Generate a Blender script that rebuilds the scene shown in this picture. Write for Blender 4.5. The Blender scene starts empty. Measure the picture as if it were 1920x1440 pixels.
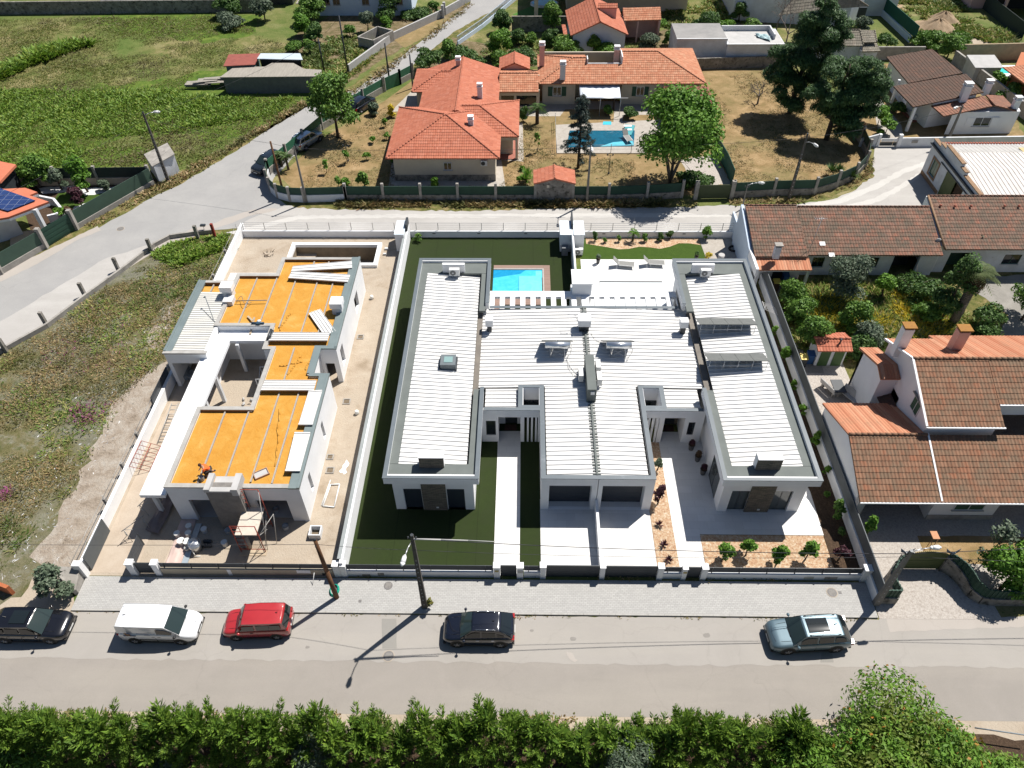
import bpy,bmesh,math,random
import numpy as np
from mathutils import Vector,Matrix
from math import sin,cos,pi,radians,atan,sqrt
random.seed(7)
scene=bpy.context.scene
COL=scene.collection
# ---------------------------------------------------------------- camera
CAM_H=43.0
FPX=1400.0                     # focal length in pixels of a 1920 px wide frame
DEP=radians(45.27)             # depression
YAW=atan(42.0*cos(DEP)/FPX)
ROLL=-0.0105
_f=Vector((-sin(YAW)*cos(DEP),cos(YAW)*cos(DEP),-sin(DEP)))
_r0=Vector((cos(YAW),sin(YAW),0.0))
_u0=_r0.cross(_f)
_r=_r0*cos(ROLL)+_u0*sin(ROLL)
_u=-_r0*sin(ROLL)+_u0*cos(ROLL)
cam_data=bpy.data.cameras.new('camera')
cam_data.sensor_width=36.0
cam_data.lens=FPX/1920.0*36.0
cam_data.clip_start=0.5
cam_data.clip_end=3000.0
cam=bpy.data.objects.new('camera',cam_data)
COL.objects.link(cam)
M4=Matrix((( _r.x,_u.x,-_f.x,0.0),(_r.y,_u.y,-_f.y,0.0),(_r.z,_u.z,-_f.z,CAM_H),(0,0,0,1)))
cam.matrix_world=M4
scene.camera=cam
# ---------------------------------------------------------------- light
SUN_EL=radians(57.7)
SUN_X,SUN_Y=0.737,0.676       # horizontal direction towards the sun
world=bpy.data.worlds.new('World')
scene.world=world
world.use_nodes=True
wn=world.node_tree
wn.nodes.clear()
sky=wn.nodes.new('ShaderNodeTexSky')
sky.sky_type='NISHITA'
sky.sun_disc=False
sky.sun_elevation=SUN_EL
sky.sun_rotation=math.atan2(SUN_X,SUN_Y)
sky.air_density=1.0
sky.dust_density=0.6
sky.ozone_density=3.0
bg=wn.nodes.new('ShaderNodeBackground')
bg.inputs['Strength'].default_value=0.052
wo=wn.nodes.new('ShaderNodeOutputWorld')
wn.links.new(sky.outputs[0],bg.inputs['Color'])
wn.links.new(bg.outputs[0],wo.inputs['Surface'])
sun_data=bpy.data.lights.new('sun','SUN')
sun_data.energy=5.0
sun_data.angle=radians(0.53)
sun_data.color=(1.0,0.955,0.89)
sun=bpy.data.objects.new('sun',sun_data)
COL.objects.link(sun)
sun.location=(30,30,80)
sd=Vector((SUN_X*cos(SUN_EL),SUN_Y*cos(SUN_EL),sin(SUN_EL)))
sun.rotation_euler=sd.to_track_quat('Z','Y').to_euler()
scene.view_settings.view_transform='Standard'
scene.view_settings.look='None'
scene.view_settings.exposure=0.62
scene.view_settings.gamma=1.0
scene.view_settings.use_curve_mapping=False
try:
 scene.cycles.max_bounces=6
 scene.cycles.diffuse_bounces=3
 scene.cycles.glossy_bounces=3
 scene.cycles.transparent_max_bounces=8
except Exception:
 pass
# ---------------------------------------------------------------- helpers
def P(x,y,z=0.0):
 """world point at height z that lies on the ray of photo pixel (x, y) of the 1920x1440 photograph"""
 d=_f +_r*((x-960.0)/FPX) -_u*((y-720.0)/FPX)
 t=(z-CAM_H)/d.z
 return Vector((d.x*t,d.y*t,z))
ORG={}
def link(o,parent=None):
 COL.objects.link(o)
 if parent is not None:
  o.parent=parent
 return o
def tag(o,label=None,cat=None,group=None,kind=None):
 if label:o['label'] =label
 if cat:o['category'] =cat
 if group:o['group'] =group
 if kind:o['kind'] =kind
 return o
def thing(name,label,cat,loc=(0,0,0),rz=0.0,group=None):
 o=bpy.data.objects.new(name,None)
 o.empty_display_size=0.2
 COL.objects.link(o)
 o.location=loc
 o.rotation_euler=(0,0,rz)
 ORG[o] =Vector(loc) if rz == 0 else Vector((0,0,0))
 return tag(o,label,cat,group)
def world_org(p):
 """origin that world-space vertices of a child of p are measured from"""
 return ORG.get(p,Vector((0,0,0))) if p is not None else Vector((0,0,0))
SPLIT={'wall','coping','parapet','gutter_flashing','flat_roof_border','gutter','roof_band','roof_underlay','cap','shutters','plinth','pillar','roof_parapet','garage_reveal','door_surround','parapet_lining','ridge_flashing','chimney_top','side_wall','render_patch','deck','meter_door','plaster_patch','upstand_board','slab_edge','floor_slab','porch','window','water','lower_panel','upper_panel','base_wall','step_light','porch_wall','gable','flashing','shoes','bumper','post','barge_board','window_surround','porch_frame','canopy_slab','floor','roof','dormer_wall','ridge_tiles'}
class MB:
 def __init__(s):
  s.v=[];s.f=[];s.sm=[];s.g=[]
 def add(s,vs,fs,smooth=False):
  b=len(s.v)
  s.g.append((b,b+len(vs),len(s.f),len(s.f)+len(fs)))
  s.v.extend([tuple(p) for p in vs])
  s.f.extend([tuple(i+b for i in f) for f in fs])
  s.sm.extend([smooth]*len(fs))
  return s
 def box(s,x0,x1,y0,y1,z0,z1):
  v=[(x0,y0,z0),(x1,y0,z0),(x1,y1,z0),(x0,y1,z0),(x0,y0,z1),(x1,y0,z1),(x1,y1,z1),(x0,y1,z1)]
  return s.add(v,[(0,3,2,1),(4,5,6,7),(0,1,5,4),(1,2,6,5),(2,3,7,6),(3,0,4,7)])
 def obox(s,c,d,hl,hw,z0,z1,top=None):
  """box around centre c (xy), long axis direction d (xy), half length, half width"""
  d=Vector((d[0],d[1])).normalized();n=Vector((-d.y,d.x));c=Vector((c[0],c[1]))
  q=[c-d*hl-n*hw,c+d*hl-n*hw,c+d*hl+n*hw,c-d*hl+n*hw]
  return s.prism([(p.x,p.y) for p in q],z0,z1)
 def prism(s,pts,z0,z1):
  """pts ccw xy; z0/z1 number or list per point"""
  n=len(pts)
  a=z0 if isinstance(z0,(list,tuple)) else [z0]*n
  b=z1 if isinstance(z1,(list,tuple)) else [z1]*n
  v=[(p[0],p[1],a[i]) for i,p in enumerate(pts)]+[(p[0],p[1],b[i]) for i,p in enumerate(pts)]
  f=[tuple(reversed(range(n))),tuple(range(n,2*n))]
  f+=[(i,(i+1) % n,n+(i+1) % n,n+i) for i in range(n)]
  return s.add(v,f)
 def wall(s,p0,p1,t,z0,z1,z1b=None):
  """wall from p0 to p1 (xy), thickness t centred"""
  a=Vector((p0[0],p0[1]));b=Vector((p1[0],p1[1]));d=(b-a).normalized();n=Vector((-d.y,d.x))*t*0.5
  q=[a-n,b-n,b+n,a+n]
  zb=z1 if z1b is None else z1b
  return s.prism([(p.x,p.y) for p in q],z0,[z1,zb,zb,z1])
 def cyl(s,p0,p1,r0,r1=None,n=8,caps=True,smooth=True):
  p0=Vector(p0);p1=Vector(p1);r1=r0 if r1 is None else r1
  d=(p1-p0)
  if d.length < 1e-6:return s
  d.normalize()
  a=d.orthogonal().normalized();b=d.cross(a)
  v=[]
  for p,r in ((p0,r0),(p1,r1)):
   for i in range(n):
    t=2*pi*i/n
    v.append(p+a*cos(t)*r+b*sin(t)*r)
  base=len(s.v)
  s.add(v,[(i,(i+1) % n,n+(i+1) % n,n+i) for i in range(n)],smooth)
  if caps:
   s.f+=[tuple(base+i for i in reversed(range(n))),tuple(base+n+i for i in range(n))]
   s.sm+=[False,False]
  return s
 def tube(s,pts,r,n=6):
  for i in range(len(pts)-1):
   ra=r[i] if isinstance(r,(list,tuple)) else r
   rb=r[i+1] if isinstance(r,(list,tuple)) else r
   s.cyl(pts[i],pts[i+1],ra,rb,n,caps=True)
  return s
 def quad(s,a,b,c,d,smooth=False):
  return s.add([a,b,c,d],[(0,1,2,3)],smooth)
 def slab(s,pts,t):
  """planar 3d polygon (ccw from outside) thickened inward by t"""
  pts=[Vector(p) for p in pts]
  n=(pts[1]-pts[0]).cross(pts[2]-pts[0]).normalized()
  m=len(pts)
  v=pts+[p-n*t for p in pts]
  f=[tuple(range(m)),tuple(reversed(range(m,2*m)))]
  f+=[(m+i,m+(i+1) % m,(i+1) % m,i) for i in range(m)]
  return s.add(v,f)
 def blob(s,c,rx,ry,rz,seg=10,rings=6,jit=0.0,rnd=random):
  c=Vector(c);v=[];f=[]
  for i in range(rings+1):
   th=pi*i/rings
   for j in range(seg):
    ph=2*pi*j/seg
    k=1.0+(rnd.random()-.5)*2*jit if 0 < i < rings else 1.0
    v.append((c.x+rx*sin(th)*cos(ph)*k,c.y+ry*sin(th)*sin(ph)*k,c.z+rz*cos(th)*k))
  for i in range(rings):
   for j in range(seg):
    f.append((i*seg+j,(i+1)*seg+j,(i+1)*seg+(j+1) % seg,i*seg+(j+1) % seg))
  return s.add(v,f,True)
 def pieces(s,tol=0.12):
  """clusters of shapes that touch"""
  V=np.array(s.v);bb=[(V[a:b].min(0)-tol/2,V[a:b].max(0)+tol/2) for a,b,_,_ in s.g];n=len(bb);par=list(range(n))
  def fd(i):
   while par[i] != i:i=par[i]
   return i
  for i in range(n):
   for j in range(i):
    if (bb[i][0] <= bb[j][1]).all() and (bb[j][0] <= bb[i][1]).all():par[fd(i)] =fd(j)
  out={}
  for i in range(n):out.setdefault(fd(i),[]).append(i)
  return list(out.values())
 def obj(s,name,m,parent=None,mats=None):
  if parent is not None and name in SPLIT and len(s.g) > 1 and sum(g[3]-g[2] for g in s.g) == len(s.f):
   pc=s.pieces()
   if 1 < len(pc) <= 14:
    pc.sort(key=lambda q:-len(q));first=None
    for q in pc:
     t=MB()
     for i in q:
      a,b,c,d=s.g[i];t.add(s.v[a:b],[tuple(k-a for k in f) for f in s.f[c:d]],s.sm[c] if d > c else False)
     o=t.obj1(name,m,parent);first=first or o
    return first
  return s.obj1(name,m,parent)
 def obj1(s,name,m,parent=None):
  o0=world_org(parent)
  me=bpy.data.meshes.new(name)
  vs=s.v if o0.length == 0 else [(a-o0.x,b-o0.y,c-o0.z) for a,b,c in s.v]
  me.from_pydata(vs,[],s.f)
  me.polygons.foreach_set('use_smooth',s.sm)
  me.materials.append(m)
  me.update()
  o=bpy.data.objects.new(name,me)
  link(o,parent)
  ORG[o] =o0
  return o
def part(name,mb,m,parent):return mb.obj(name,m,parent)
def solo(name,mb,m,label,cat,group=None,kind=None,origin=None):
 """a thing that is a single mesh"""
 o=mb.obj(name,m)
 if origin is None and mb.v:
  a=np.array(mb.v);origin=((a[:,0].min()+a[:,0].max())/2,(a[:,1].min()+a[:,1].max())/2,a[:,2].min())
 o.data.transform(Matrix.Translation(-Vector(origin)));o.location=origin
 return tag(o,label,cat,group,kind)
def dup(root,loc,rz=0.0,label=None,sc=None):
 r=root.copy();COL.objects.link(r);r.location=loc;r.rotation_euler=(0,0,rz)
 if sc:r.scale=sc if isinstance(sc,(tuple,list)) else (sc,sc,sc)
 if label:r['label'] =label
 for ch in list(root.children):
  c=ch.copy();COL.objects.link(c);c.parent=r
  for g in list(ch.children):
   d=g.copy();COL.objects.link(d);d.parent=c
 return r
# ---------------------------------------------------------------- materials
MATS={}
def nt(name):
 m=bpy.data.materials.new(name);m.use_nodes=True;MATS[name] =m
 t=m.node_tree;t.nodes.clear()
 out=t.nodes.new('ShaderNodeOutputMaterial')
 b=t.nodes.new('ShaderNodeBsdfPrincipled')
 t.links.new(b.outputs[0],out.inputs['Surface'])
 return m,t,b,out
def N(t,kind,**kw):
 n=t.nodes.new(kind)
 for k,v in kw.items():
  if k.startswith('i_'):
   n.inputs[k[2:].replace('_',' ')].default_value=v
  else:
   setattr(n,k,v)
 return n
def ramp(t,fac,stops,interp='LINEAR'):
 r=t.nodes.new('ShaderNodeValToRGB');cr=r.color_ramp;cr.interpolation=interp
 while len(cr.elements) > 1:cr.elements.remove(cr.elements[-1])
 cr.elements[0].position=stops[0][0];cr.elements[0].color=(*stops[0][1],1)
 for p,c in stops[1:]:
  e=cr.elements.new(p);e.color=(*c,1)
 t.links.new(fac,r.inputs[0])
 return r.outputs[0]
def mixc(t,fac,a,b,mode='MIX'):
 m=t.nodes.new('ShaderNodeMix');m.data_type='RGBA';m.blend_type=mode
 for s,v in ((m.inputs[0],fac),(m.inputs[6],a),(m.inputs[7],b)):
  if isinstance(v,(int,float)):s.default_value=v
  elif isinstance(v,tuple):s.default_value=(*v,1)
  else:t.links.new(v,s)
 return m.outputs[2]
def obj_co(t,scale=None):
 tc=t.nodes.new('ShaderNodeTexCoord')
 if scale is None:return tc.outputs['Object']
 mp=t.nodes.new('ShaderNodeMapping');mp.inputs['Scale'].default_value=scale
 t.links.new(tc.outputs['Object'],mp.inputs['Vector'])
 return mp.outputs[0]
def noise(t,co,scale,detail=5,rough=0.6,dist=0.0):
 n=t.nodes.new('ShaderNodeTexNoise')
 n.inputs['Scale'].default_value=scale;n.inputs['Detail'].default_value=detail
 n.inputs['Roughness'].default_value=rough;n.inputs['Distortion'].default_value=dist
 t.links.new(co,n.inputs['Vector'])
 return n.outputs[0]
def bump(t,b,h,strength=0.4,dist=0.02):
 n=t.nodes.new('ShaderNodeBump');n.inputs['Strength'].default_value=strength;n.inputs['Distance'].default_value=dist
 t.links.new(h,n.inputs['Height']);t.links.new(n.outputs[0],b.inputs['Normal'])
def mat(name,c,c2=None,scale=1.5,rough=0.8,metal=0.0,bs=0.0,bscale=30.0,spec=0.4,c3=None,s3=12.0,f3=0.5,lo=0.35,hi=0.65,stretch=None):
 """plain procedural surface: base colour c varied towards c2 by noise, fine speckle c3"""
 if name in MATS:return MATS[name]
 m,t,b,out=nt(name)
 co=obj_co(t,stretch)
 c2=c2 if c2 is not None else tuple(x*0.86 for x in c)
 col=ramp(t,noise(t,co,scale,6,0.65),[(lo,c),(hi,c2)])
 if c3 is not None:
  col=mixc(t,ramp(t,noise(t,co,s3,4,0.7),[(f3,(0,0,0)),(min(f3+0.15,1.0),(1,1,1))]),col,c3)
 t.links.new(col,b.inputs['Base Color'])
 b.inputs['Roughness'].default_value=rough
 b.inputs['Metallic'].default_value=metal
 b.inputs['Specular IOR Level'].default_value=spec
 if bs > 0:bump(t,b,noise(t,co,bscale,5,0.7),bs,0.03)
 MATS[name] =m
 return m
# ================================================================ surface materials
def ground_mat(name,stops,scale,rough=0.95,speck=None,sscale=60,samt=0.5,bs=0.5,bscale=14,big=None,bigscale=0.12,dist=0.4,detail=8,stretch=None):
 if name in MATS:return MATS[name]
 m,t,b,out=nt(name)
 co=obj_co(t,stretch)
 col=ramp(t,noise(t,co,scale,detail,0.68,dist),stops)
 if big is not None:
  f=ramp(t,noise(t,co,bigscale,5,0.6,0.8),[(0.42,(0,0,0)),(0.60,(1,1,1))])
  col=mixc(t,f,col,big[0]) if len(big) == 1 else mixc(t,f,col,ramp(t,noise(t,co,scale*1.7,8,0.7),[(0.35,big[0]),(0.65,big[1])]))
 if speck is not None:
  f=ramp(t,noise(t,co,sscale,3,0.7),[(samt,(0,0,0)),(samt+0.12,(1,1,1))])
  col=mixc(t,f,col,speck)
 t.links.new(col,b.inputs['Base Color'])
 b.inputs['Roughness'].default_value=rough
 b.inputs['Specular IOR Level'].default_value=0.2
 if bs > 0:bump(t,b,noise(t,co,bscale,8,0.75),bs,0.12)
 MATS[name] =m
 return m
G_FIELD=ground_mat('field_grass',[(0.30,(0.053,0.081,0.017)),(0.42,(0.100,0.118,0.031)),(0.52,(0.171,0.155,0.059)),(0.66,(0.277,0.229,0.124))],0.26,
 speck=(0.059,0.099,0.019),sscale=5,samt=0.55,bs=1.0,bscale=2.5,big=((0.065,0.105,0.019),(0.124,0.149,0.041)),bigscale=0.05)
G_LUSH=ground_mat('lush_grass',[(0.30,(0.041,0.081,0.011)),(0.5,(0.074,0.123,0.016)),(0.68,(0.140,0.181,0.034))],0.8,speck=(0.166,0.146,0.040),sscale=7,samt=0.6,bs=0.9,bscale=4)
G_VERGE=ground_mat('verge_grass',[(0.30,(0.039,0.061,0.013)),(0.48,(0.121,0.116,0.033)),(0.62,(0.231,0.176,0.083))],0.9,speck=(0.055,0.083,0.017),sscale=6,samt=0.55,bs=0.8,bscale=5)
G_YARD=ground_mat('dry_yard',[(0.28,(0.136,0.107,0.038)),(0.45,(0.226,0.153,0.071)),(0.60,(0.305,0.209,0.107)),(0.74,(0.384,0.282,0.166))],0.55,speck=(0.113,0.113,0.042),sscale=5,samt=0.60,bs=0.6,bscale=8,big=((0.147,0.124,0.047),(0.249,0.181,0.089)),bigscale=0.11)
G_LOT=ground_mat('waste_ground',[(0.28,(0.058,0.068,0.020)),(0.42,(0.112,0.104,0.041)),(0.52,(0.155,0.135,0.068)),(0.60,(0.184,0.177,0.126)),(0.74,(0.291,0.281,0.198))],0.8,speck=(0.082,0.094,0.032),sscale=2.6,samt=0.54,bs=1.0,bscale=6,big=((0.126,0.125,0.095),(0.194,0.187,0.135)),bigscale=0.16)
G_SAND=ground_mat('site_sand',[(0.28,(0.235,0.185,0.13)),(0.48,(0.34,0.28,0.215)),(0.66,(0.40,0.345,0.275))],0.55,speck=(0.25,0.20,0.145),sscale=10,samt=0.62,bs=0.5,bscale=6,big=((0.36,0.305,0.24),),bigscale=0.3)
G_PINK=ground_mat('site_screed',[(0.30,(0.35,0.285,0.22)),(0.6,(0.41,0.345,0.275))],0.8,speck=(0.31,0.25,0.19),sscale=26,samt=0.6,bs=0.25,bscale=12)
G_RUBBLE=ground_mat('rubble_slope',[(0.28,(0.17,0.135,0.10)),(0.45,(0.29,0.24,0.19)),(0.62,(0.36,0.32,0.27)),(0.76,(0.44,0.42,0.38))],1.1,speck=(0.12,0.10,0.06),sscale=4,samt=0.63,bs=1.0,bscale=5)
G_TURF=ground_mat('artificial_turf',[(0.3,(0.020,0.031,0.008)),(0.7,(0.026,0.040,0.010))],3.0,big=((0.024,0.034,0.011),),bigscale=0.5,speck=(0.020,0.032,0.008),sscale=90,samt=0.5,bs=0.35,bscale=80)
G_SEAM=ground_mat('turf_seam',[(.3,(.014,.022,.006)),(.7,(.019,.028,.008))],3,bs=.2)
G_TURF2=ground_mat('garden_turf',[(0.3,(0.035,0.068,0.008)),(0.7,(0.052,0.092,0.012))],1.6,speck=(0.028,0.055,0.008),sscale=60,samt=0.5,bs=0.35,bscale=80)
G_GRAVEL=ground_mat('pink_gravel',[(0.30,(0.24,0.13,0.07)),(0.45,(0.45,0.28,0.17)),(0.55,(0.50,0.38,0.25)),(0.70,(0.66,0.58,0.48))],7.0,speck=(0.20,0.07,0.05),sscale=9,samt=0.60,bs=0.8,bscale=16)
G_SOIL=ground_mat('bark_mulch',[(0.3,(0.035,0.022,0.014)),(0.6,(0.085,0.055,0.035)),(0.75,(0.16,0.11,0.07))],9.0,bs=0.8,bscale=14)
G_COBBLE=ground_mat('pale_cobbles',[(0.3,(0.27,0.235,0.205)),(0.5,(0.38,0.345,0.31)),(0.7,(0.46,0.43,0.39))],7.0,speck=(0.2,0.17,0.14),sscale=12,samt=0.62,bs=0.5,bscale=16)
G_CRAZY=ground_mat('crazy_paving',[(0.3,(0.30,0.27,0.235)),(0.7,(0.40,0.37,0.33))],2.0,speck=(0.26,0.23,0.19),sscale=8,samt=0.6,bs=0.2,bscale=6)
G_CONC=ground_mat('yard_concrete',[(0.3,(0.19,0.18,0.16)),(0.7,(0.28,0.265,0.24))],0.8,speck=(0.15,0.14,0.12),sscale=6,samt=0.62,bs=0.2,bscale=20)
G_WHITE=ground_mat('white_pebbles',[(0.3,(0.50,0.50,0.50)),(0.7,(0.70,0.70,0.70))],9.0,bs=0.6,bscale=18)
G_DIRTPILE=ground_mat('sand_pile',[(0.3,(0.24,0.165,0.10)),(0.7,(0.36,0.27,0.18))],1.5,speck=(0.2,0.13,0.08),sscale=9,samt=0.6,bs=0.6,bscale=9)
G_ALLOT=ground_mat('vegetable_soil',[(0.3,(0.05,0.07,0.018)),(0.48,(0.14,0.105,0.055)),(0.7,(0.24,0.19,0.12))],1.1,speck=(0.04,0.07,0.015),sscale=4,samt=0.58,bs=0.8,bscale=5)
def asphalt_mat(name,c1,c2,c3,dusty,stretch):
 m,t,b,out=nt(name)
 co=obj_co(t)
 cs=obj_co(t,stretch)
 col=ramp(t,noise(t,co,0.35,6,0.7,0.5),[(0.3,c1),(0.7,c2)])
 col=mixc(t,ramp(t,noise(t,cs,0.5,6,0.65),[(0.45,(0,0,0)),(0.72,(0.75,0.75,0.75))]),col,dusty)
 col=mixc(t,ramp(t,noise(t,co,70,3,0.8),[(0.35,(0.75,0.75,0.75)),(0.62,(0,0,0))]),col,c3)
 v=t.nodes.new('ShaderNodeTexVoronoi');v.feature='DISTANCE_TO_EDGE';v.inputs['Scale'].default_value=0.16
 dn=t.nodes.new('ShaderNodeTexNoise');dn.inputs['Scale'].default_value=0.9;dn.inputs['Detail'].default_value=6
 t.links.new(co,dn.inputs['Vector'])
 vm=t.nodes.new('ShaderNodeVectorMath');vm.operation='MULTIPLY_ADD';vm.inputs[1].default_value=(1.6,1.6,0);
 t.links.new(dn.outputs['Color'],vm.inputs[0]);t.links.new(co,vm.inputs[2])
 t.links.new(vm.outputs[0],v.inputs['Vector'])
 f=ramp(t,v.outputs['Distance'],[(0.0,(0.13,0.13,0.13)),(0.005,(0,0,0))])
 col=mixc(t,f,col,tuple(x*0.45 for x in c1))
 st=ramp(t,noise(t,co,1.3,5,0.75),[(0.68,(0,0,0)),(0.76,(0.35,0.35,0.35))])
 col=mixc(t,st,col,tuple(x*0.6 for x in c1))
 t.links.new(col,b.inputs['Base Color'])
 b.inputs['Roughness'].default_value=0.9;b.inputs['Specular IOR Level'].default_value=0.25
 bump(t,b,noise(t,co,60,4,0.8),0.3,0.02)
 return m
A_STREET=asphalt_mat('street_asphalt',(0.251,0.230,0.205),(0.291,0.265,0.238),(0.193,0.177,0.158),(0.321,0.294,0.257),(0.12,0.9,1))
A_LANE=asphalt_mat('street_asphalt_worn',(0.292,0.273,0.250),(0.334,0.313,0.288),(0.239,0.223,0.201),(0.360,0.334,0.297),(0.12,0.9,1))
A_SIDE=asphalt_mat('side_asphalt',(0.273,0.268,0.263),(0.315,0.310,0.299),(0.226,0.221,0.215),(0.362,0.352,0.336),(0.5,0.5,1))
A_BACK=asphalt_mat('dusty_lane',(0.345,0.33,0.31),(0.42,0.405,0.385),(0.28,0.265,0.245),(0.47,0.455,0.43),(0.15,1.0,1))
def tile_grid_mat(name,c1,c2,grout,sx,sy,off=0.5,rough=0.6,gw=0.02,spec=0.3,bs=0.3):
 m,t,b,out=nt(name)
 co=obj_co(t)
 br=t.nodes.new('ShaderNodeTexBrick')
 br.offset=off
 br.inputs['Scale'].default_value=1.0
 br.inputs['Brick Width'].default_value=sx;br.inputs['Row Height'].default_value=sy
 br.inputs['Mortar Size'].default_value=gw;br.inputs['Mortar Smooth'].default_value=0.2
 br.inputs['Color1'].default_value=(*c1,1);br.inputs['Color2'].default_value=(*c2,1);br.inputs['Mortar'].default_value=(*grout,1)
 t.links.new(co,br.inputs['Vector'])
 col=mixc(t,ramp(t,noise(t,co,0.8,6,0.7),[(0.4,(0,0,0)),(0.75,(0.5,0.5,0.5))]),br.outputs['Color'],tuple(x*0.78 for x in c1))
 t.links.new(col,b.inputs['Base Color'])
 b.inputs['Roughness'].default_value=rough;b.inputs['Specular IOR Level'].default_value=spec
 bump(t,b,br.outputs['Fac'],-bs,0.01)
 return m
PAVERS=tile_grid_mat('concrete_pavers',(0.373,0.367,0.351),(0.319,0.313,0.302),(0.227,0.221,0.205),0.24,0.12,rough=0.85,gw=0.010,bs=0.6)
PORCELAIN=tile_grid_mat('porcelain_paving',(0.62,0.615,0.60),(0.56,0.555,0.54),(0.42,0.41,0.40),1.2,0.6,rough=0.5,gw=0.006)
DECKTILE=tile_grid_mat('pool_deck_tile',(0.66,0.655,0.64),(0.61,0.605,0.59),(0.45,0.44,0.43),0.8,0.8,off=0,rough=0.5,gw=0.006)
def PX(*pts,z=0.0):
 return [tuple(P(x,y,z)[:2]) for x,y in pts]
def sheet(name,pts,z,m,jit=0.0,step=0.8,kind='structure',seed=1,holes=()):
 """flat ground sheet from an xy outline; jit roughens its edge"""
 rnd=random.Random(seed)
 if jit > 0:
  q=[]
  n=len(pts)
  for i in range(n):
   a=Vector(pts[i]);b=Vector(pts[(i+1) % n]);L=(b-a).length;k=max(1,int(L/step))
   nn=Vector((-(b-a).y,(b-a).x));nn=nn/L if L > 1e-6 else nn
   for j in range(k):
    p=a+(b-a)*(j/k)
    if j:p=p+nn*rnd.uniform(-jit,jit)
    q.append((p.x,p.y))
  pts=q
 bm=bmesh.new()
 vs=[bm.verts.new((x,y,z)) for x,y in pts]
 es=[bm.edges.new((vs[i],vs[(i+1) % len(vs)])) for i in range(len(vs))]
 for hl in holes:
  hv=[bm.verts.new((x,y,z)) for x,y in hl]
  es+=[bm.edges.new((hv[i],hv[(i+1) % len(hv)])) for i in range(len(hv))]
 bmesh.ops.triangle_fill(bm,edges=es,use_beauty=True,normal=(0,0,1))
 for f in bm.faces:
  if f.normal.z < 0:f.normal_flip()
 me=bpy.data.meshes.new(name);bm.to_mesh(me);bm.free()
 me.materials.append(m)
 o=bpy.data.objects.new(name,me);COL.objects.link(o)
 if kind:o['kind'] =kind
 return o
# ================================================================ the ground
def rect(x0,x1,y0,y1):return [(x0,y0),(x1,y0),(x1,y1),(x0,y1)]
BASIN=rect(-22.62,-14.43,58.58,61.57)
sheet('ground',rect(-400,400,-250,600),0.0,G_FIELD,holes=[BASIN])
# lush band in the field
sheet('field_strip',PX((-60,170),(230,160),(420,130),(560,150),(600,190),(540,235),(430,260),(240,255),(100,300),(-60,330)),0.004,G_LUSH,1.2,1.5,seed=3)
sheet('field_strip',PX((-60,270),(120,255),(260,275),(290,300),(160,325),(60,345),(-60,360)),0.006,G_LUSH,1.0,1.2,seed=4)
sheet('field_strip',PX((170,30),(320,20),(500,30),(480,60),(400,80),(330,75),(220,60)),0.004,G_LUSH,1.2,1.5,seed=5)
# the front street
sheet('street',rect(-120,120,16.3,20.2),0.010,A_STREET)
sheet('street_parking_lane',rect(-120,120,19.35,22.40),0.014,A_LANE,0.10,0.5,seed=8)
sheet('street_verge',rect(-120,120,12.2,16.45),0.006,G_SAND,0.12,0.7,seed=9)
sheet('hedge_ground',rect(-120,120,0,15.3),0.012,G_SOIL,0.3,1.0,seed=10)
# patches and joints in the asphalt
A_PATCH=asphalt_mat('asphalt_patch',(0.23,0.22,0.20),(0.26,0.25,0.23),(0.19,0.18,0.165),(0.28,0.26,0.23),(1,1,1))
sheet('asphalt_patch',PX((716,1160),(743,1160),(744,1216),(717,1216)),0.019,A_PATCH,0.03,0.4)
sheet('asphalt_patch',PX((1541,1222),(1560,1222),(1563,1242),(1538,1242)),0.019,A_PATCH,0.03,0.4)
sheet('asphalt_patch',PX((1648,1160),(1662,1160),(1693,1290),(1668,1290)),0.019,A_LANE,0.02,0.4)
A_PALE=asphalt_mat('pale_stain',(0.33,0.30,0.27),(0.37,0.34,0.31),(0.3,0.27,0.24),(0.37,0.34,0.31),(1,1,1))
sheet('dust_stain',PX((1062,1221),(1072,1224),(1078,1235),(1083,1238),(1078,1242),(1070,1238),(1064,1231)),0.0195,A_PALE,0.06,0.15)
G_OIL=ground_mat('oil_stain',[(.3,(.19,.175,.16)),(.7,(.24,.225,.205))],4,bs=.1)
for i,(sx,sy,r) in enumerate(((3.1,20.9,.13),(11.2,21.2,.15),(-12.9,20.2,.09),(0.6,21.4,.08))):sheet('oil_stain',[(sx+r*cos(a)*1.5,sy+r*sin(a)) for a in [k*pi/5 for k in range(10)]],.0198,G_OIL,r*.3,r*.4,seed=i)
sheet('driveway_apron',PX((1650,1160),(1668,1140),(1790,1137),(1850,1160),(1920,1155),(1930,1175),(1660,1185)),0.018,A_PALE,0.05,0.4,seed=6)
# pavement with kerb
pv=MB();pv.prism([(-28.2,22.52),(21.9,22.52),(21.9,24.8),(-28.2,24.8)],-0.1,0.12)
o=pv.obj('pavement',PAVERS);o['kind'] ='structure'
C_KERB=mat('kerb_concrete',(0.36,0.35,0.33),(0.29,0.28,0.26),2.0,0.85,c3=(0.2,0.19,0.17),s3=20,f3=0.62,bs=0.2)
kb=MB()
x=-28.2
while x < 21.9:
 kb.box(x,min(x+0.99,21.9),22.40,22.52,-0.1,0.125);x+=1.0
o=kb.obj('kerb',C_KERB);o['kind'] ='structure'
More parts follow.
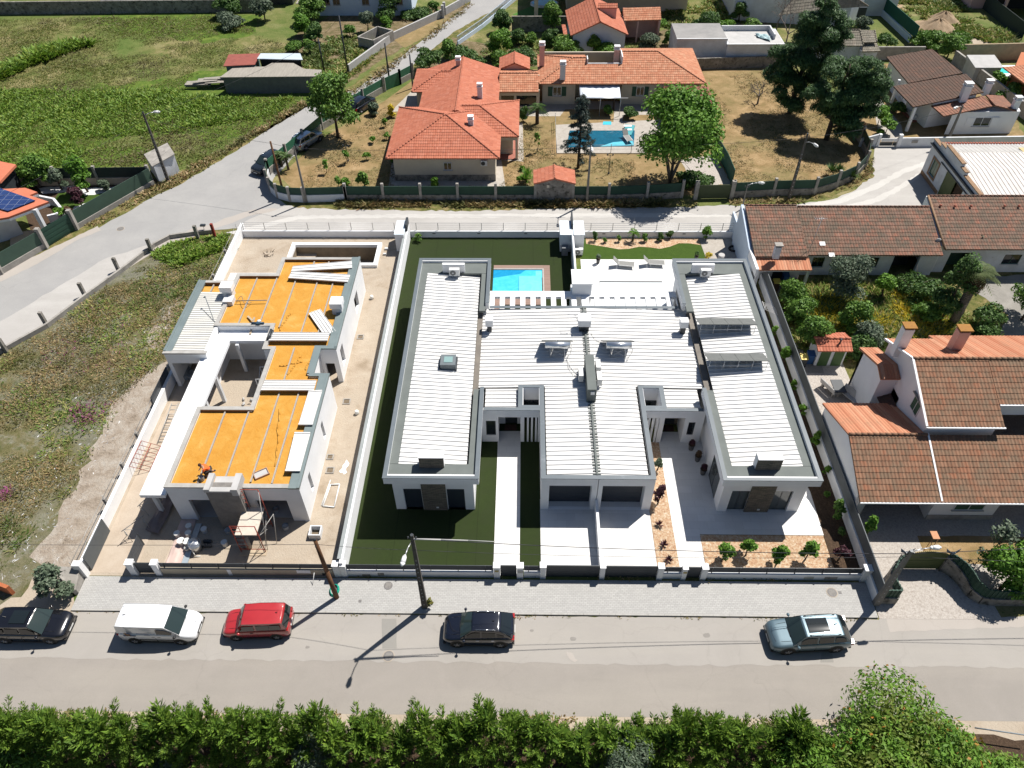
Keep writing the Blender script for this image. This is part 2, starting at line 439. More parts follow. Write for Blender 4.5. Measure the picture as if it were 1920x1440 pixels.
# side road and back lane
sheet('side_verge',PX((930,-20),(880,0),(810,60),(650,165),(590,190),(500,238),(430,280),(330,338),(280,360),(170,412),(60,470),(-80,520),(-80,700),(0,668),(90,615),(165,560),(230,508),(290,470),(370,445),(460,440),(470,420),(530,385),(505,350),(520,320),(600,250),(700,185),(775,140),(860,70),(1010,-20)),0.004,G_VERGE,0.25,0.8,seed=11)
sheet('side_road',PX((990,-40),(900,-40),(880,8),(800,70),(672,165),(580,198),(500,246),(433,289),(333,349),(283,372),(183,429),(67,482),(-80,545),(-80,665),(0,612),(110,545),(200,490),(267,470),(330,440),(460,425),(560,400),(520,372),(505,350),(518,328),(600,245),(700,180),(765,130),(850,60),(960,0)),0.012,A_SIDE,0.12,0.8,seed=12)
sheet('road_shoulder',PX((-80,655),(0,603),(110,537),(200,484),(270,461),(300,456),(230,509),(165,557),(90,614),(0,664),(-80,704)),0.016,A_BACK,0.15,0.8,seed=13)
sheet('driveway_apron',PX((66,480),(183,424),(190,432),(150,448),(60,500),(-40,548),(-60,530)),0.018,A_PALE,0.08,0.5,seed=13)
sheet('back_lane',PX((440,428),(470,410),(540,385),(600,391),(720,392),(900,394),(1300,386),(1493,384),(1560,374),(1605,356),(1632,320),(1640,270),(1760,272),(1760,390),(1390,440),(1000,438),(700,438),(470,438)),0.016,A_BACK,0.15,0.7,seed=14)
sheet('lane_verge',PX((510,345),(530,360),(620,372),(900,380),(1290,374),(1310,378),(1300,390),(1100,388),(900,396),(700,394),(560,390),(520,372)),0.022,G_VERGE,0.2,0.5,seed=15)
sheet('lane_verge',PX((1365,372),(1500,366),(1590,345),(1622,305),(1635,290),(1640,330),(1600,352),(1560,370),(1493,381),(1370,384)),0.022,G_VERGE,0.2,0.5,seed=16)
# yards of the properties behind
sheet('dry_yard',PX((524,330),(600,262),(720,190),(775,150),(880,140),(1000,130),(1320,100),(1460,110),(1600,240),(1622,290),(1600,335),(1500,358),(1300,366),(900,372),(560,366)),0.006,G_YARD)
sheet('orchard_ground',PX((780,130),(850,70),(960,95),(1110,85),(1200,60),(1440,40),(1450,110),(1310,100),(1000,125)),0.008,G_ALLOT,0.3,1.0,seed=17)
sheet('allotment_ground',PX((530,100),(560,60),(640,20),(880,10),(800,60),(660,150),(600,190),(575,140)),0.007,G_ALLOT,0.3,1.0,seed=18)
sheet('vegetable_plot',PX((735,70),(800,40),(870,30),(830,50),(760,90)),0.011,G_YARD,0.2,0.8,seed=19)
sheet('drive_paving',PX((1275,300),(1340,290),(1372,345),(1300,348)),0.012,G_COBBLE,0.1,0.6)
sheet('house_paving',PX((742,200),(778,165),(800,150),(790,205),(735,210)),0.012,G_CRAZY)
sheet('terrace_paving',PX((975,190),(1240,190),(1250,200),(1240,215),(1170,216),(1165,232),(1150,232),(1152,205),(1060,205),(1050,218),(985,218)),0.012,G_CRAZY)
sheet('wall_path',PX((728,352),(735,300),(940,300),(948,352)),0.012,G_CRAZY)
sheet('wall_path',PX((940,300),(968,230),(980,230),(982,303)),0.012,G_CRAZY)
# ne yard, far fields
sheet('ne_yard',PX((1600,230),(1650,120),(1700,120),(1900,200),(1920,262),(1610,275)),0.008,G_YARD,0.2,1.0)
sheet('ne_path',PX((1620,180),(1650,185),(1690,235),(1695,262),(1650,262),(1640,215)),0.012,G_CRAZY)
sheet('sandy_patch',PX((1790,62),(1830,55),(1900,75),(1880,92),(1830,85)),0.008,G_SAND,0.5,1.0,seed=21)
# waste ground beside the building site
sheet('waste_ground',PX((-80,706),(0,668),(92,615),(165,560),(230,510),(285,475),(350,452),(440,436),(466,432)) +[(-28.6,63.9),(-28.6,23.0),(-33,22.3),(-60,22.3)],0.018,G_LOT)
sheet('rubble_slope',PX((120,1110),(60,1085),(75,1020),(110,960),(150,900),(180,830),(205,775),(245,725),(290,690),(318,660),(330,640),(345,690),(300,760),(250,860),(200,960),(150,1060)),0.024,G_RUBBLE,0.5,0.8,seed=22)
sheet('rubble_slope',PX((275,640),(330,560),(345,540),(350,570),(320,640),(300,665)),0.024,G_RUBBLE,0.4,0.6,seed=23)
sheet('dirt_verge',PX((-60,1150),(40,1120),(60,1085),(120,1100),(138,1118),(136,1150)),0.026,G_SAND,0.2,0.6,seed=24)
# building plot on the left
sheet('site_ground',rect(-28.5,-11.5,24.9,64.0),0.020,G_SAND,holes=[BASIN])
sheet('site_drive',[(-28.1,25.1),(-25.2,25.1),(-25.2,28.5),(-24.5,45),(-28.0,45)],0.026,G_PINK)
sheet('site_path',[(-23.6,25.2),(-22.2,25.2),(-22.2,30.5),(-23.4,30.5)],0.032,G_PINK)
# turf plot
sheet('turf_lawn',rect(-11.5,5.0,25.1,63.3),0.020,G_TURF)
for sx in (-8.6,-5.0,-3.1,0.9,2.9):sheet('turf_seam',rect(sx,sx+.05,58.7 if sx > -3 else 25.4,63.2),.0235,G_SEAM,.01,.5)
sheet('entrance_path',rect(-1.88,-0.17,25.1,37.5),0.045,PORCELAIN)
sheet('driveway_paving',rect(1.22,4.95,25.1,31.2),0.045,PORCELAIN)
sheet('driveway_paving',rect(5.12,8.78,25.1,31.2),0.045,PORCELAIN)
# right plot
sheet('gravel_bed',[(8.8,25.1),(10.25,25.1),(10.25,28.4),(10.2,36.5),(9.3,36.5),(8.8,30.3)],0.040,G_GRAVEL)
sheet('entrance_path',[(10.25,25.1),(11.9,25.1),(11.95,28.37),(20.3,28.37),(20.3,36.0),(13.4,36.4),(13.4,37.5),(10.2,37.5),(10.2,29)],0.045,PORCELAIN)
sheet('gravel_bed',[(11.95,25.1),(20.2,25.1),(20.2,28.33),(11.95,28.33)],0.052,G_GRAVEL)
sheet('mulch_bed',[(20.2,25.1),(22.0,25.1),(21.6,60.0),(19.4,60.0),(19.5,36),(20.3,32)],0.049,G_SOIL)
sheet('turf_strip',[(5.9,63.2),(5.6,59.6),(17.9,59.6),(17.5,63.2)],0.050,G_TURF2)
def gb():
 top=[(17.5,63.2),(6.2,63.2)]
 lowr=[(6.2,62.2),(7.2,61.9),(8.3,61.6),(9.4,61.25),(10.4,61.35),(11.4,61.7),(12.4,61.6),(13.4,61.35),(14.4,61.7),(15.4,62.3),(16.4,62.3),(17.5,62.0)]
 return top+lowr
sheet('gravel_bed',gb(),0.056,G_GRAVEL)
sheet('pool_terrace',[(5.5,48.3),(19.3,48.3),(19.3,59.6),(5.5,59.6)],0.045,DECKTILE)
sheet('side_paving',[(17.9,55),(20.8,55),(20.8,63.2),(17.5,63.2)],0.060,G_CRAZY)
# houses on the right
sheet('right_garden',[(22.0,43),(52,43),(52,61),(22.0,61)],0.012,G_VERGE)
W_TRK=asphalt_mat('wheel_dust',(0.44,0.425,0.40),(0.50,0.485,0.46),(0.36,0.345,0.32),(0.52,0.505,0.48),(1,1,1))
for tr in (((1500,384),(1570,374),(1640,345),(1690,318),(1735,303),(1735,311),(1692,327),(1645,355),(1575,382),(1510,392)),((1560,392),(1640,372),(1690,345),(1722,325),(1722,334),(1695,352),(1650,378),(1590,392)),((420,437),(560,404),(800,402),(1200,400),(1380,402),(1380,407),(1000,408),(700,409),(560,411),(450,440))):
 sheet('wheel_track',PX(*tr),0.020,W_TRK,0.12,0.5,seed=41)
for tr in (((-60,640),(120,555),(330,440),(480,392),(600,392),(600,398),(480,402),(340,452),(130,566),(-60,655)),):
 sheet('wheel_track',PX(*tr),0.0155,A_PALE,0.2,0.8,seed=42)
sheet('right_yard',[(22.0,23.6),(60,23.6),(60,43),(26.5,43),(26.5,46.5),(22.0,46.5)],0.016,G_COBBLE)
sheet('front_garden',[(26.5,26.3),(60,26.3),(60,28.4),(26.5,28.4)],0.022,G_YARD,0.05,0.6,seed=31)
sheet('yard_concrete',PX((1820,540),(1850,520),(1920,515),(1960,560),(1920,640),(1870,630),(1890,590)),0.022,G_CONC,0.2,0.8,seed=33)
sheet('entrance_apron',[(22.0,22.38),(29.5,22.38),(29.3,24.6),(27.4,26.0),(24.2,26.0),(22.0,26.0)],0.026,G_COBBLE)
sheet('yard_path',PX((1452,528),(1475,520),(1500,570),(1540,640),(1545,700),(1500,700),(1470,590)),0.022,G_CONC,0.1,0.6,seed=34)
# ================================================================ building materials
W_WHITE=mat('white_render',(0.74,0.745,0.75),(0.68,0.685,0.69),0.6,0.85,c3=(0.62,0.62,0.61),s3=3,f3=0.66,bs=0.05)
W_GREYW=mat('unpainted_render',(0.60,0.61,0.62),(0.52,0.525,0.53),0.5,0.9,c3=(0.45,0.45,0.44),s3=2.5,f3=0.66,bs=0.08)
W_CREAM=mat('cream_render',(0.56,0.50,0.40),(0.50,0.44,0.35),0.7,0.9,c3=(0.40,0.35,0.28),s3=3,f3=0.66)
W_OLDW=mat('old_white_wash',(0.62,0.64,0.67),(0.50,0.51,0.52),0.8,0.9,c3=(0.34,0.33,0.31),s3=2.2,f3=0.64,bs=0.1)
W_BLUE=mat('bluish_wash',(0.52,0.60,0.70),(0.46,0.54,0.64),0.7,0.9,c3=(0.38,0.43,0.5),s3=3,f3=0.68)
W_PINK=mat('pink_wash',(0.60,0.38,0.32),(0.52,0.33,0.28),0.8,0.9,c3=(0.4,0.27,0.23),s3=3,f3=0.66)
W_BASE=mat('stained_plinth',(0.30,0.28,0.25),(0.10,0.095,0.085),1.6,0.95,c3=(0.04,0.04,0.035),s3=5,f3=0.55)
C_OLD=mat('old_concrete',(0.33,0.31,0.28),(0.22,0.205,0.185),1.2,0.95,c3=(0.09,0.085,0.075),s3=3,f3=0.6,bs=0.2)
C_DIRTY=mat('mossy_wall',(0.27,0.25,0.225),(0.14,0.13,0.11),1.4,0.95,c3=(0.045,0.043,0.036),s3=2.4,f3=0.52,bs=0.2)
C_NEW=mat('smooth_concrete',(0.42,0.41,0.40),(0.35,0.345,0.335),1.0,0.9,c3=(0.28,0.27,0.26),s3=8,f3=0.66)
Z_ZINC=mat('zinc_coping',(0.115,0.135,0.15),(0.095,0.115,0.13),0.7,0.5,metal=0.0,c3=(0.17,0.19,0.21),s3=1.2,f3=0.6)
Z_DARK=mat('anthracite_metal',(0.045,0.052,0.058),(0.035,0.040,0.046),1.5,0.45,metal=0.2)
Z_FLAT=mat('grey_cement_board',(0.125,0.14,0.132),(0.105,0.118,0.112),0.9,0.8,c3=(0.09,0.10,0.095),s3=5,f3=0.66)
S_WHITE=mat('white_roof_sheet',(0.60,0.595,0.58),(0.53,0.525,0.51),0.4,0.55,c3=(0.44,0.42,0.39),s3=1.4,f3=0.64,stretch=(.35,1,1))
S_STONE=None
def stone_mat():
 m,t,b,out=nt('stacked_stone')
 tc=t.nodes.new('ShaderNodeTexCoord')
 mp=t.nodes.new('ShaderNodeMapping');mp.inputs['Rotation'].default_value=(radians(90),0,0)
 t.links.new(tc.outputs['Object'],mp.inputs['Vector'])
 br=t.nodes.new('ShaderNodeTexBrick');br.inputs['Scale'].default_value=1;br.inputs['Brick Width'].default_value=0.34;br.inputs['Row Height'].default_value=0.07
 br.inputs['Mortar Size'].default_value=0.008;br.offset=0.43
 br.inputs['Color1'].default_value=(0.20,0.165,0.12,1);br.inputs['Color2'].default_value=(0.075,0.068,0.056,1);br.inputs['Mortar'].default_value=(0.03,0.028,0.025,1)
 t.links.new(mp.outputs[0],br.inputs['Vector'])
 col=mixc(t,ramp(t,noise(t,obj_co(t),5,4,0.7),[(0.4,(0,0,0)),(0.7,(0.6,0.6,0.6))]),br.outputs['Color'],(0.13,0.115,0.09))
 t.links.new(col,b.inputs['Base Color']);b.inputs['Roughness'].default_value=0.9
 bump(t,b,br.outputs['Color'],0.8,0.05)
 return m
S_STONE=stone_mat()
GLASS=None
def glass_mat(name,c,rough=0.06):
 m,t,b,out=nt(name)
 b.inputs['Base Color'].default_value=(*c,1);b.inputs['Roughness'].default_value=rough
 b.inputs['Specular IOR Level'].default_value=0.7
 return m
GLASS=glass_mat('window_glass',(0.012,0.016,0.02))
GLASS2=glass_mat('curtained_glass',(0.07,0.08,0.08),0.12)
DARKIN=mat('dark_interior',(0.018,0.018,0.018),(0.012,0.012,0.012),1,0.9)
G_SHUT=mat('green_shutter',(0.018,0.075,0.045),(0.014,0.06,0.036),2,0.6)
G_DARKS=mat('dark_green_sheet',(0.016,0.055,0.035),(0.012,0.042,0.028),1.2,0.7,c3=(0.03,0.075,0.05),s3=4,f3=0.62)
G_OLIVE=mat('olive_painted_metal',(0.085,0.105,0.035),(0.07,0.088,0.03),1.5,0.6)
T_BARE=mat('bare_timber',(0.42,0.34,0.24),(0.34,0.27,0.19),3,0.8)
# ================================================================ tiled roofs
def tile_mat(name,cols,lichen=None,lamt=0.6,seamdark=0.55):
 m,t,b,out=nt(name)
 uv=t.nodes.new('ShaderNodeUVMap')
 fl=t.nodes.new('ShaderNodeVectorMath');fl.operation='FLOOR'
 t.links.new(uv.outputs[0],fl.inputs[0])
 w=t.nodes.new('ShaderNodeTexWhiteNoise');w.noise_dimensions='2D'
 t.links.new(fl.outputs[0],w.inputs['Vector'])
 col=ramp(t,w.outputs['Value'],[(i/(len(cols)-1),c) for i,c in enumerate(cols)])
 co=obj_co(t)
 if lichen is not None:
  f=ramp(t,noise(t,co,0.9,7,0.75),[(lamt-0.12,(0,0,0)),(lamt+0.1,(0.85,0.85,0.85))])
  col=mixc(t,f,col,lichen)
 sp=ramp(t,noise(t,co,7,5,0.75),[(0.55,(0,0,0)),(0.72,(0.5,0.5,0.5))])
 col=mixc(t,sp,col,tuple(x*seamdark for x in cols[0]))
 t.links.new(col,b.inputs['Base Color']);b.inputs['Roughness'].default_value=0.85;b.inputs['Specular IOR Level'].default_value=0.25
 return m
T_ORANGE=tile_mat('orange_tiles',[(0.34,0.105,0.060),(0.41,0.145,0.085),(0.37,0.12,0.07),(0.43,0.165,0.105)],(0.29,0.10,0.062),0.62)
T_PALEOR=tile_mat('pale_orange_tiles',[(0.344,0.128,0.068),(0.437,0.196,0.112),(0.372,0.150,0.084),(0.465,0.237,0.144)],(0.307,0.164,0.096),0.62)
T_WORN=tile_mat('worn_tiles',[(0.180,0.088,0.051),(0.242,0.129,0.078),(0.150,0.091,0.057),(0.253,0.110,0.061)],(0.156,0.113,0.075),0.55)
T_OLD=tile_mat('old_tiles',[(0.178,0.083,0.053),(0.238,0.132,0.093),(0.132,0.080,0.057),(0.264,0.107,0.068),(0.172,0.104,0.078)],(0.099,0.083,0.061),0.5)
T_BROWN=tile_mat('brown_tiles',[(0.089,0.053,0.038),(0.111,0.061,0.043),(0.076,0.047,0.034),(0.145,0.072,0.047)],(0.076,0.051,0.038),0.5)
T_BROWN2=tile_mat('redbrown_tiles',[(0.22,0.10,0.065),(0.28,0.13,0.085),(0.18,0.09,0.06)],(0.15,0.09,0.065),0.55)
T_GREY=tile_mat('grey_tiles',[(0.20,0.175,0.14),(0.27,0.24,0.195),(0.15,0.13,0.105),(0.24,0.20,0.155)],(0.14,0.13,0.10),0.5)
def tiled(name,poly,m,parent,pitch=0.25,row=0.40,amp=0.035,lap=0.030,us=4,thick=0.10):
 """one roof slope: convex planar polygon (ccw from outside) covered with modelled barrel tiles"""
 o0=world_org(parent)
 pts=[Vector(p) for p in poly]
 n=(pts[1]-pts[0]).cross(pts[2]-pts[0]).normalized()
 if n.z < 0:n=-n;pts.reverse()
 u=Vector((0,0,1)).cross(n)
 u=Vector((1,0,0)) if u.length < 1e-4 else u.normalized()
 v=n.cross(u).normalized()                       # up the slope
 if v.z < 0:v=-v;u=-u
 o=min(pts,key=lambda p:p.dot(v));o=o+u*(min((p-o).dot(u) for p in pts))
 U=max((p-o).dot(u) for p in pts);V=max((p-o).dot(v) for p in pts)
 nu=int(U/pitch)+2;nv=int(V/row)+2
 us_=np.arange(0,nu*us+1)/us*pitch -pitch*0.5
 hs=amp*(0.5+0.5*np.cos(2*pi*us_/pitch))**1.5
 vv=[];hv=[]
 for j in range(nv):
  vv+=[j*row,j*row+row*0.995];hv+=[lap,0.0]
 vv=np.array(vv);hv=np.array(hv)
 rj=np.random.RandomState(int(abs(pts[0].x*13+pts[0].y*7)*10) % 99991)
 A,B=np.meshgrid(us_,vv)
 Hh=hs[None,:]+hv[:,None]+rj.uniform(-.004,.004,A.shape)
 co=(np.array(o)[None,None,:]+A[...,None]*np.array(u)+B[...,None]*np.array(v)+Hh[...,None]*np.array(n)).reshape(-1,3)
 nc=len(us_);nr=len(vv)
 idx=np.arange(nr*nc).reshape(nr,nc)
 q=np.stack([idx[:-1,:-1],idx[:-1,1:],idx[1:,1:],idx[1:,:-1]],-1).reshape(-1,4)
 me=bpy.data.meshes.new(name)
 me.from_pydata(co.tolist(),[],q.tolist())
 uvl=me.uv_layers.new(name='UVMap')
 uvv=np.stack([(A+pitch*0.5)/pitch,B/row],-1).reshape(-1,2)
 li=q.reshape(-1)
 fc=uvv[q].mean(1);cell=np.floor(fc)
 uvs=np.clip(uvv[li].reshape(-1,4,2),cell[:,None,:]+0.02,cell[:,None,:]+0.98).reshape(-1)
 uvl.data.foreach_set('uv',uvs.astype(np.float32))
 bm=bmesh.new();bm.from_mesh(me)
 k=len(pts)
 for i in range(k):
  a=pts[i];b_=pts[(i+1) % k]
  d=(b_-a)
  if d.length < 1e-4:continue
  pn=d.cross(n).normalized()                  # outward for ccw
  bmesh.ops.bisect_plane(bm,geom=bm.verts[:]+bm.edges[:]+bm.faces[:],plane_co=a+pn*0.001,plane_no=pn,clear_outer=True)
 top=[bm.verts.new(p-n*0.004) for p in pts];bot=[bm.verts.new(p-n*thick) for p in pts]
 bm.faces.new(reversed(bot))
 for i in range(k):
  bm.faces.new((top[i],bot[i],bot[(i+1) % k],top[(i+1) % k]))
 bm.to_mesh(me);bm.free()
 for p in me.polygons:p.use_smooth=False
 if o0.length:me.transform(Matrix.Translation(-o0))
 me.materials.append(m)
 ob=bpy.data.objects.new(name,me);link(ob,parent);ORG[ob] =o0
 return ob
def ridge_tiles(lines,m,parent,r=0.11,step=0.4):
 mb=MB()
 for a,b in lines:
  a=Vector(a);b=Vector(b);d=b-a;L=d.length;k=max(1,int(L/step));d=d/L
  for i in range(k):
   mb.cyl(a+d*(L*i/k),a+d*(L*(i+1)/k+0.02),r,r*0.82,7)
 return mb.obj('ridge_tiles',m,parent)
def ribbed(name,x0,x1,y0,y1,z00,z10,m,parent,sp=0.333,axis='x',rib=0.045,rw=0.07,t=0.08,z01=None,z11=None):
 """trapezoidal sheet roof: ribs run along x (axis x) or y; z00 at x0 side, z10 at x1 side"""
 mb=MB()
 def Z(x):return z00+(z10-z00)*(x-x0)/(x1-x0)
 def Zy(y):return z00+(z10-z00)*(y-y0)/(y1-y0)
 if axis == 'x':
  mb.prism([(x0,y0),(x1,y0),(x1,y1),(x0,y1)],[z00-t,z10-t,z10-t,z00-t],[z00,z10,z10,z00])
  y=y0+sp*0.5
  while y < y1-rw:
   a,b=y-rw*.5,y+rw*.5
   mb.add([(x0,a-.025,z00+.001),(x1,a-.025,z10+.001),(x1,a,z10+rib),(x0,a,z00+rib),(x0,b,z00+rib),(x1,b,z10+rib),(x1,b+.025,z10+.001),(x0,b+.025,z00+.001)],
      [(0,1,2,3),(3,2,5,4),(4,5,6,7),(0,3,4,7),(1,6,5,2)])
   y+=sp
 else:
  mb.prism([(x0,y0),(x1,y0),(x1,y1),(x0,y1)],[z00-t,z00-t,z10-t,z10-t],[z00,z00,z10,z10])
  x=x0+sp*0.5
  while x < x1-rw:
   a,b=x-rw*.5,x+rw*.5
   mb.add([(a-.025,y0,z00+.001),(a,y0,z00+rib),(b,y0,z00+rib),(b+.025,y0,z00+.001),(a-.025,y1,z10+.001),(a,y1,z10+rib),(b,y1,z10+rib),(b+.025,y1,z10+.001)],
      [(0,1,5,4),(1,2,6,5),(2,3,7,6),(0,3,2,1),(4,5,6,7)])
   x+=sp
 return mb.obj(name,m,parent)
def win_y(parent,x0,x1,y,z0,z1,glass=None,frame=None,name='window',sill=True,mull=1,dep=0.06,lab=None):
 """window on a wall facing -y whose face is at y: frame proud of the wall, pane behind it"""
 fm=frame or Z_DARK
 mb=MB();w=0.06
 mb.box(x0,x1,y-dep*0.5,y+0.05,z0,z0+w);mb.box(x0,x1,y-dep*0.5,y+0.05,z1-w,z1)
 mb.box(x0,x0+w,y-dep*0.5,y+0.05,z0+w,z1-w);mb.box(x1-w,x1,y-dep*0.5,y+0.05,z0+w,z1-w)
 for i in range(mull):
  xm=x0+(x1-x0)*(i+1)/(mull+1)
  mb.box(xm-.025,xm+.025,y-dep*0.45,y+0.04,z0+w,z1-w)
 f=mb.obj(name,fm,parent)
 p=MB();p.box(x0+w,x1-w,y-0.012,y+0.03,z0+w,z1-w)
 p.obj('pane',glass or GLASS,f)
 if sill:
  s=MB();s.box(x0-.08,x1+.08,y-0.12,y-0.002,z0-.06,z0-0.004);s.obj('sill',C_NEW,f)
 return f
def win_x(parent,y0,y1,x,z0,z1,side=1,glass=None,frame=None,name='window',mull=1,sill=False):
 """window on a wall facing +x (side=1) or -x (side=-1)"""
 fm=frame or Z_DARK;w=0.06;a,b=(x-0.05,x+0.03) if side > 0 else (x-0.03,x+0.05)
 mb=MB();mb.box(a,b,y0,y1,z0,z0+w);mb.box(a,b,y0,y1,z1-w,z1);mb.box(a,b,y0,y0+w,z0+w,z1-w);mb.box(a,b,y1-w,y1,z0+w,z1-w)
 for i in range(mull):
  ym=y0+(y1-y0)*(i+1)/(mull+1);mb.box(a+.005,b-.005,ym-.025,ym+.025,z0+w,z1-w)
 f=mb.obj(name,fm,parent)
 p=MB();p.box(x-0.03,x+0.012,y0+w,y1-w,z0+w,z1-w) if side > 0 else p.box(x-0.012,x+0.03,y0+w,y1-w,z0+w,z1-w)
 p.obj('pane',glass or GLASS,f)
 return f
def holed_wall_y(mb,x0,x1,y0,y1,z0,z1,holes):
 """wall block between y0..y1 with rectangular holes (xa, xb, za, zb) through it, sorted by x, not overlapping in x"""
 x=x0
 for xa,xb,za,zb in sorted(holes):
  if xa > x:mb.box(x,xa,y0,y1,z0,z1)
  if za > z0:mb.box(xa,xb,y0,y1,z0,za)
  if zb < z1:mb.box(xa,xb,y0,y1,zb,z1)
  x=xb
 if x < x1:mb.box(x,x1,y0,y1,z0,z1)
def holed_wall_x(mb,x0,x1,y0,y1,z0,z1,holes):
 y=y0
 for ya,yb,za,zb in sorted(holes):
  if ya > y:mb.box(x0,x1,y,ya,z0,z1)
  if za > z0:mb.box(x0,x1,ya,yb,z0,za)
  if zb < z1:mb.box(x0,x1,ya,yb,zb,z1)
  y=yb
 if y < y1:mb.box(x0,x1,y,y1,z0,z1)
# ================================================================ the pair of modern houses
ZT=4.30      # top of the long wings
ZM=3.50      # top of the middle block
def wing(h,mirror):
 """long wing; mirror=False left house x -9.1..-2.86, True right house 12.98..19.34"""
 if not mirror:X=lambda a:a
 else:X=lambda a:10.12+0.995*(-a) if False else None
def build_wing(h,xo0,xo1,xw0,xw1,xs0,xs1,zs0,zs1,inner,back=53.75):
 """xo outer slab edges, xw walls, xs sheet; inner = +1 when the neighbouring middle block is on the +x side"""
 y0=29.66;yw=30.28
 fas=MB()                                   # projecting upper band, ring of four
 fas.box(xo0,xo1,y0,y0+0.34,3.70,ZT)
 fas.box(xo0,xo1,back-0.34,back,3.70,ZT)
 if inner > 0:
  fas.box(xo0,xo0+0.25,y0+0.34,back-0.34,3.70,ZT)
  fas.box(xo1-0.25,xo1,y0+0.34,38.0,3.70,ZT)
  fas.box(xo1-0.25,xo1,47.6,back-0.34,3.70,ZT)
 else:
  fas.box(xo1-0.25,xo1,y0+0.34,back-0.34,3.70,ZT)
  fas.box(xo0,xo0+0.25,y0+0.34,38.0,3.70,ZT)
  fas.box(xo0,xo0+0.25,47.6,back-0.34,3.70,ZT)
 fas.obj('roof_band',W_WHITE,h)
 s=MB();s.box(xo0+0.26 if inner > 0 else xs0+.02,xs1-.02 if inner > 0 else xo1-0.26,y0+0.35,back-0.35,3.655,3.70);s.obj('soffit',W_WHITE,h)
 c=MB();e=0.03
 c.box(xo0-e,xo1+e,y0-e,y0+0.20,ZT,ZT+0.045);c.box(xo0-e,xo1+e,back-0.25,back+e,ZT,ZT+0.045)
 if inner > 0:
  c.box(xo0-e,xo0+0.26,y0+0.20,back-0.25,ZT,ZT+0.045)
  c.box(xo1-0.26,xo1+e,y0+0.20,38.0,ZT,ZT+0.045);c.box(xo1-0.26,xo1+e,47.6,back-0.25,ZT,ZT+0.045)
 else:
  c.box(xo1-0.26,xo1+e,y0+0.20,back-0.25,ZT,ZT+0.045)
  c.box(xo0-e,xo0+0.26,y0+0.20,38.0,ZT,ZT+0.045);c.box(xo0-e,xo0+0.26,47.6,back-0.25,ZT,ZT+0.045)
 c.obj('coping',Z_ZINC,h)
 zb=4.10
 f=MB()
 yb0,yb1=y0+0.34,back-0.34
 L,R=xo0+0.25,xo1-0.25
 if inner > 0:lw,rw,blk0,blk1=xs0-0.02,xs1+0.05,R,R-0.0
 f.box(L,R,yb0,31.02,3.9,zb)
 f.box(L,R,51.9,yb1,3.9,zb)
 if inner > 0:
  f.box(L,xs0,31.02,51.9,3.9,zb+0.02)
  f.box(xs1+0.12,R,31.02,38.0,3.9,zb-0.02);f.box(xs1+0.12,R,46.9,51.9,3.9,zb-0.02)
 else:
  f.box(xs1,R,31.02,51.9,3.9,zb+0.02)
  f.box(L,xs0-0.12,31.02,38.0,3.9,zb-0.02);f.box(L,xs0-0.12,46.9,51.9,3.9,zb-0.02)
 f.obj('flat_roof_border',Z_FLAT,h)
 g=MB()
 if inner > 0:g.box(xs1+0.0,-3.34,38.0,47.6,3.01,3.46)
 else:g.box(13.42,xs0-0.0,38.0,47.6,3.01,3.46)
 g.obj('gutter',mat('taupe_gutter',(0.17,0.15,0.125),(0.12,0.105,0.09),1,.7),h)
 ribbed('roof_sheet',xs0,xs1,31.02,51.9,zs0,zs1,S_WHITE,h,sp=0.40,rib=0.065,rw=0.05)
 return
def ac_unit(label,loc,rz=0.0,w=0.86):
 t=thing('air_conditioner',label,'air conditioner',loc,rz,'outdoor air conditioning units')
 ORG[t] =Vector((0,0,0))
 b=MB();b.box(-w/2,w/2,-0.17,0.17,0.10,0.74);b.obj('casing',M_ACW,t)
 g=MB();g.cyl((-0.12,-0.172,0.42),(-0.12,-0.20,0.42),0.25,0.25,20)
 gg=g.obj('fan_grille',M_ACG,t)
 hub=MB();hub.cyl((-0.12,-0.201,0.42),(-0.12,-0.215,0.42),0.07,0.07,12);hub.obj('hub',M_ACW,gg)
 l=MB()
 for sx in (-1,1):l.box(sx*w*0.33-.03,sx*w*0.33+.03,-0.22,0.22,0.0,0.10)
 l.obj('bracket',Z_DARK,t)
 return t
M_ACW=mat('appliance_white',(0.66,0.66,0.65),(0.60,0.60,0.59),3,0.5)
M_ACG=mat('fan_grille_grey',(0.16,0.16,0.16),(0.10,0.10,0.10),30,0.6)
house_l=thing('modern_house','white flat-roofed modern house with dark turf lawn, left half of the pair','house',(-4,38,0))
house_r=thing('modern_house','white flat-roofed modern house with gravel beds and solar panels, right half of the pair','house',(14,38,0))
build_wing(house_l,-9.10,-2.86,-8.74,-3.30,-8.25,-3.72,4.13,3.75,1)
build_wing(house_r,12.98,19.34,13.40,18.94,13.92,18.45,3.75,4.13,-1)
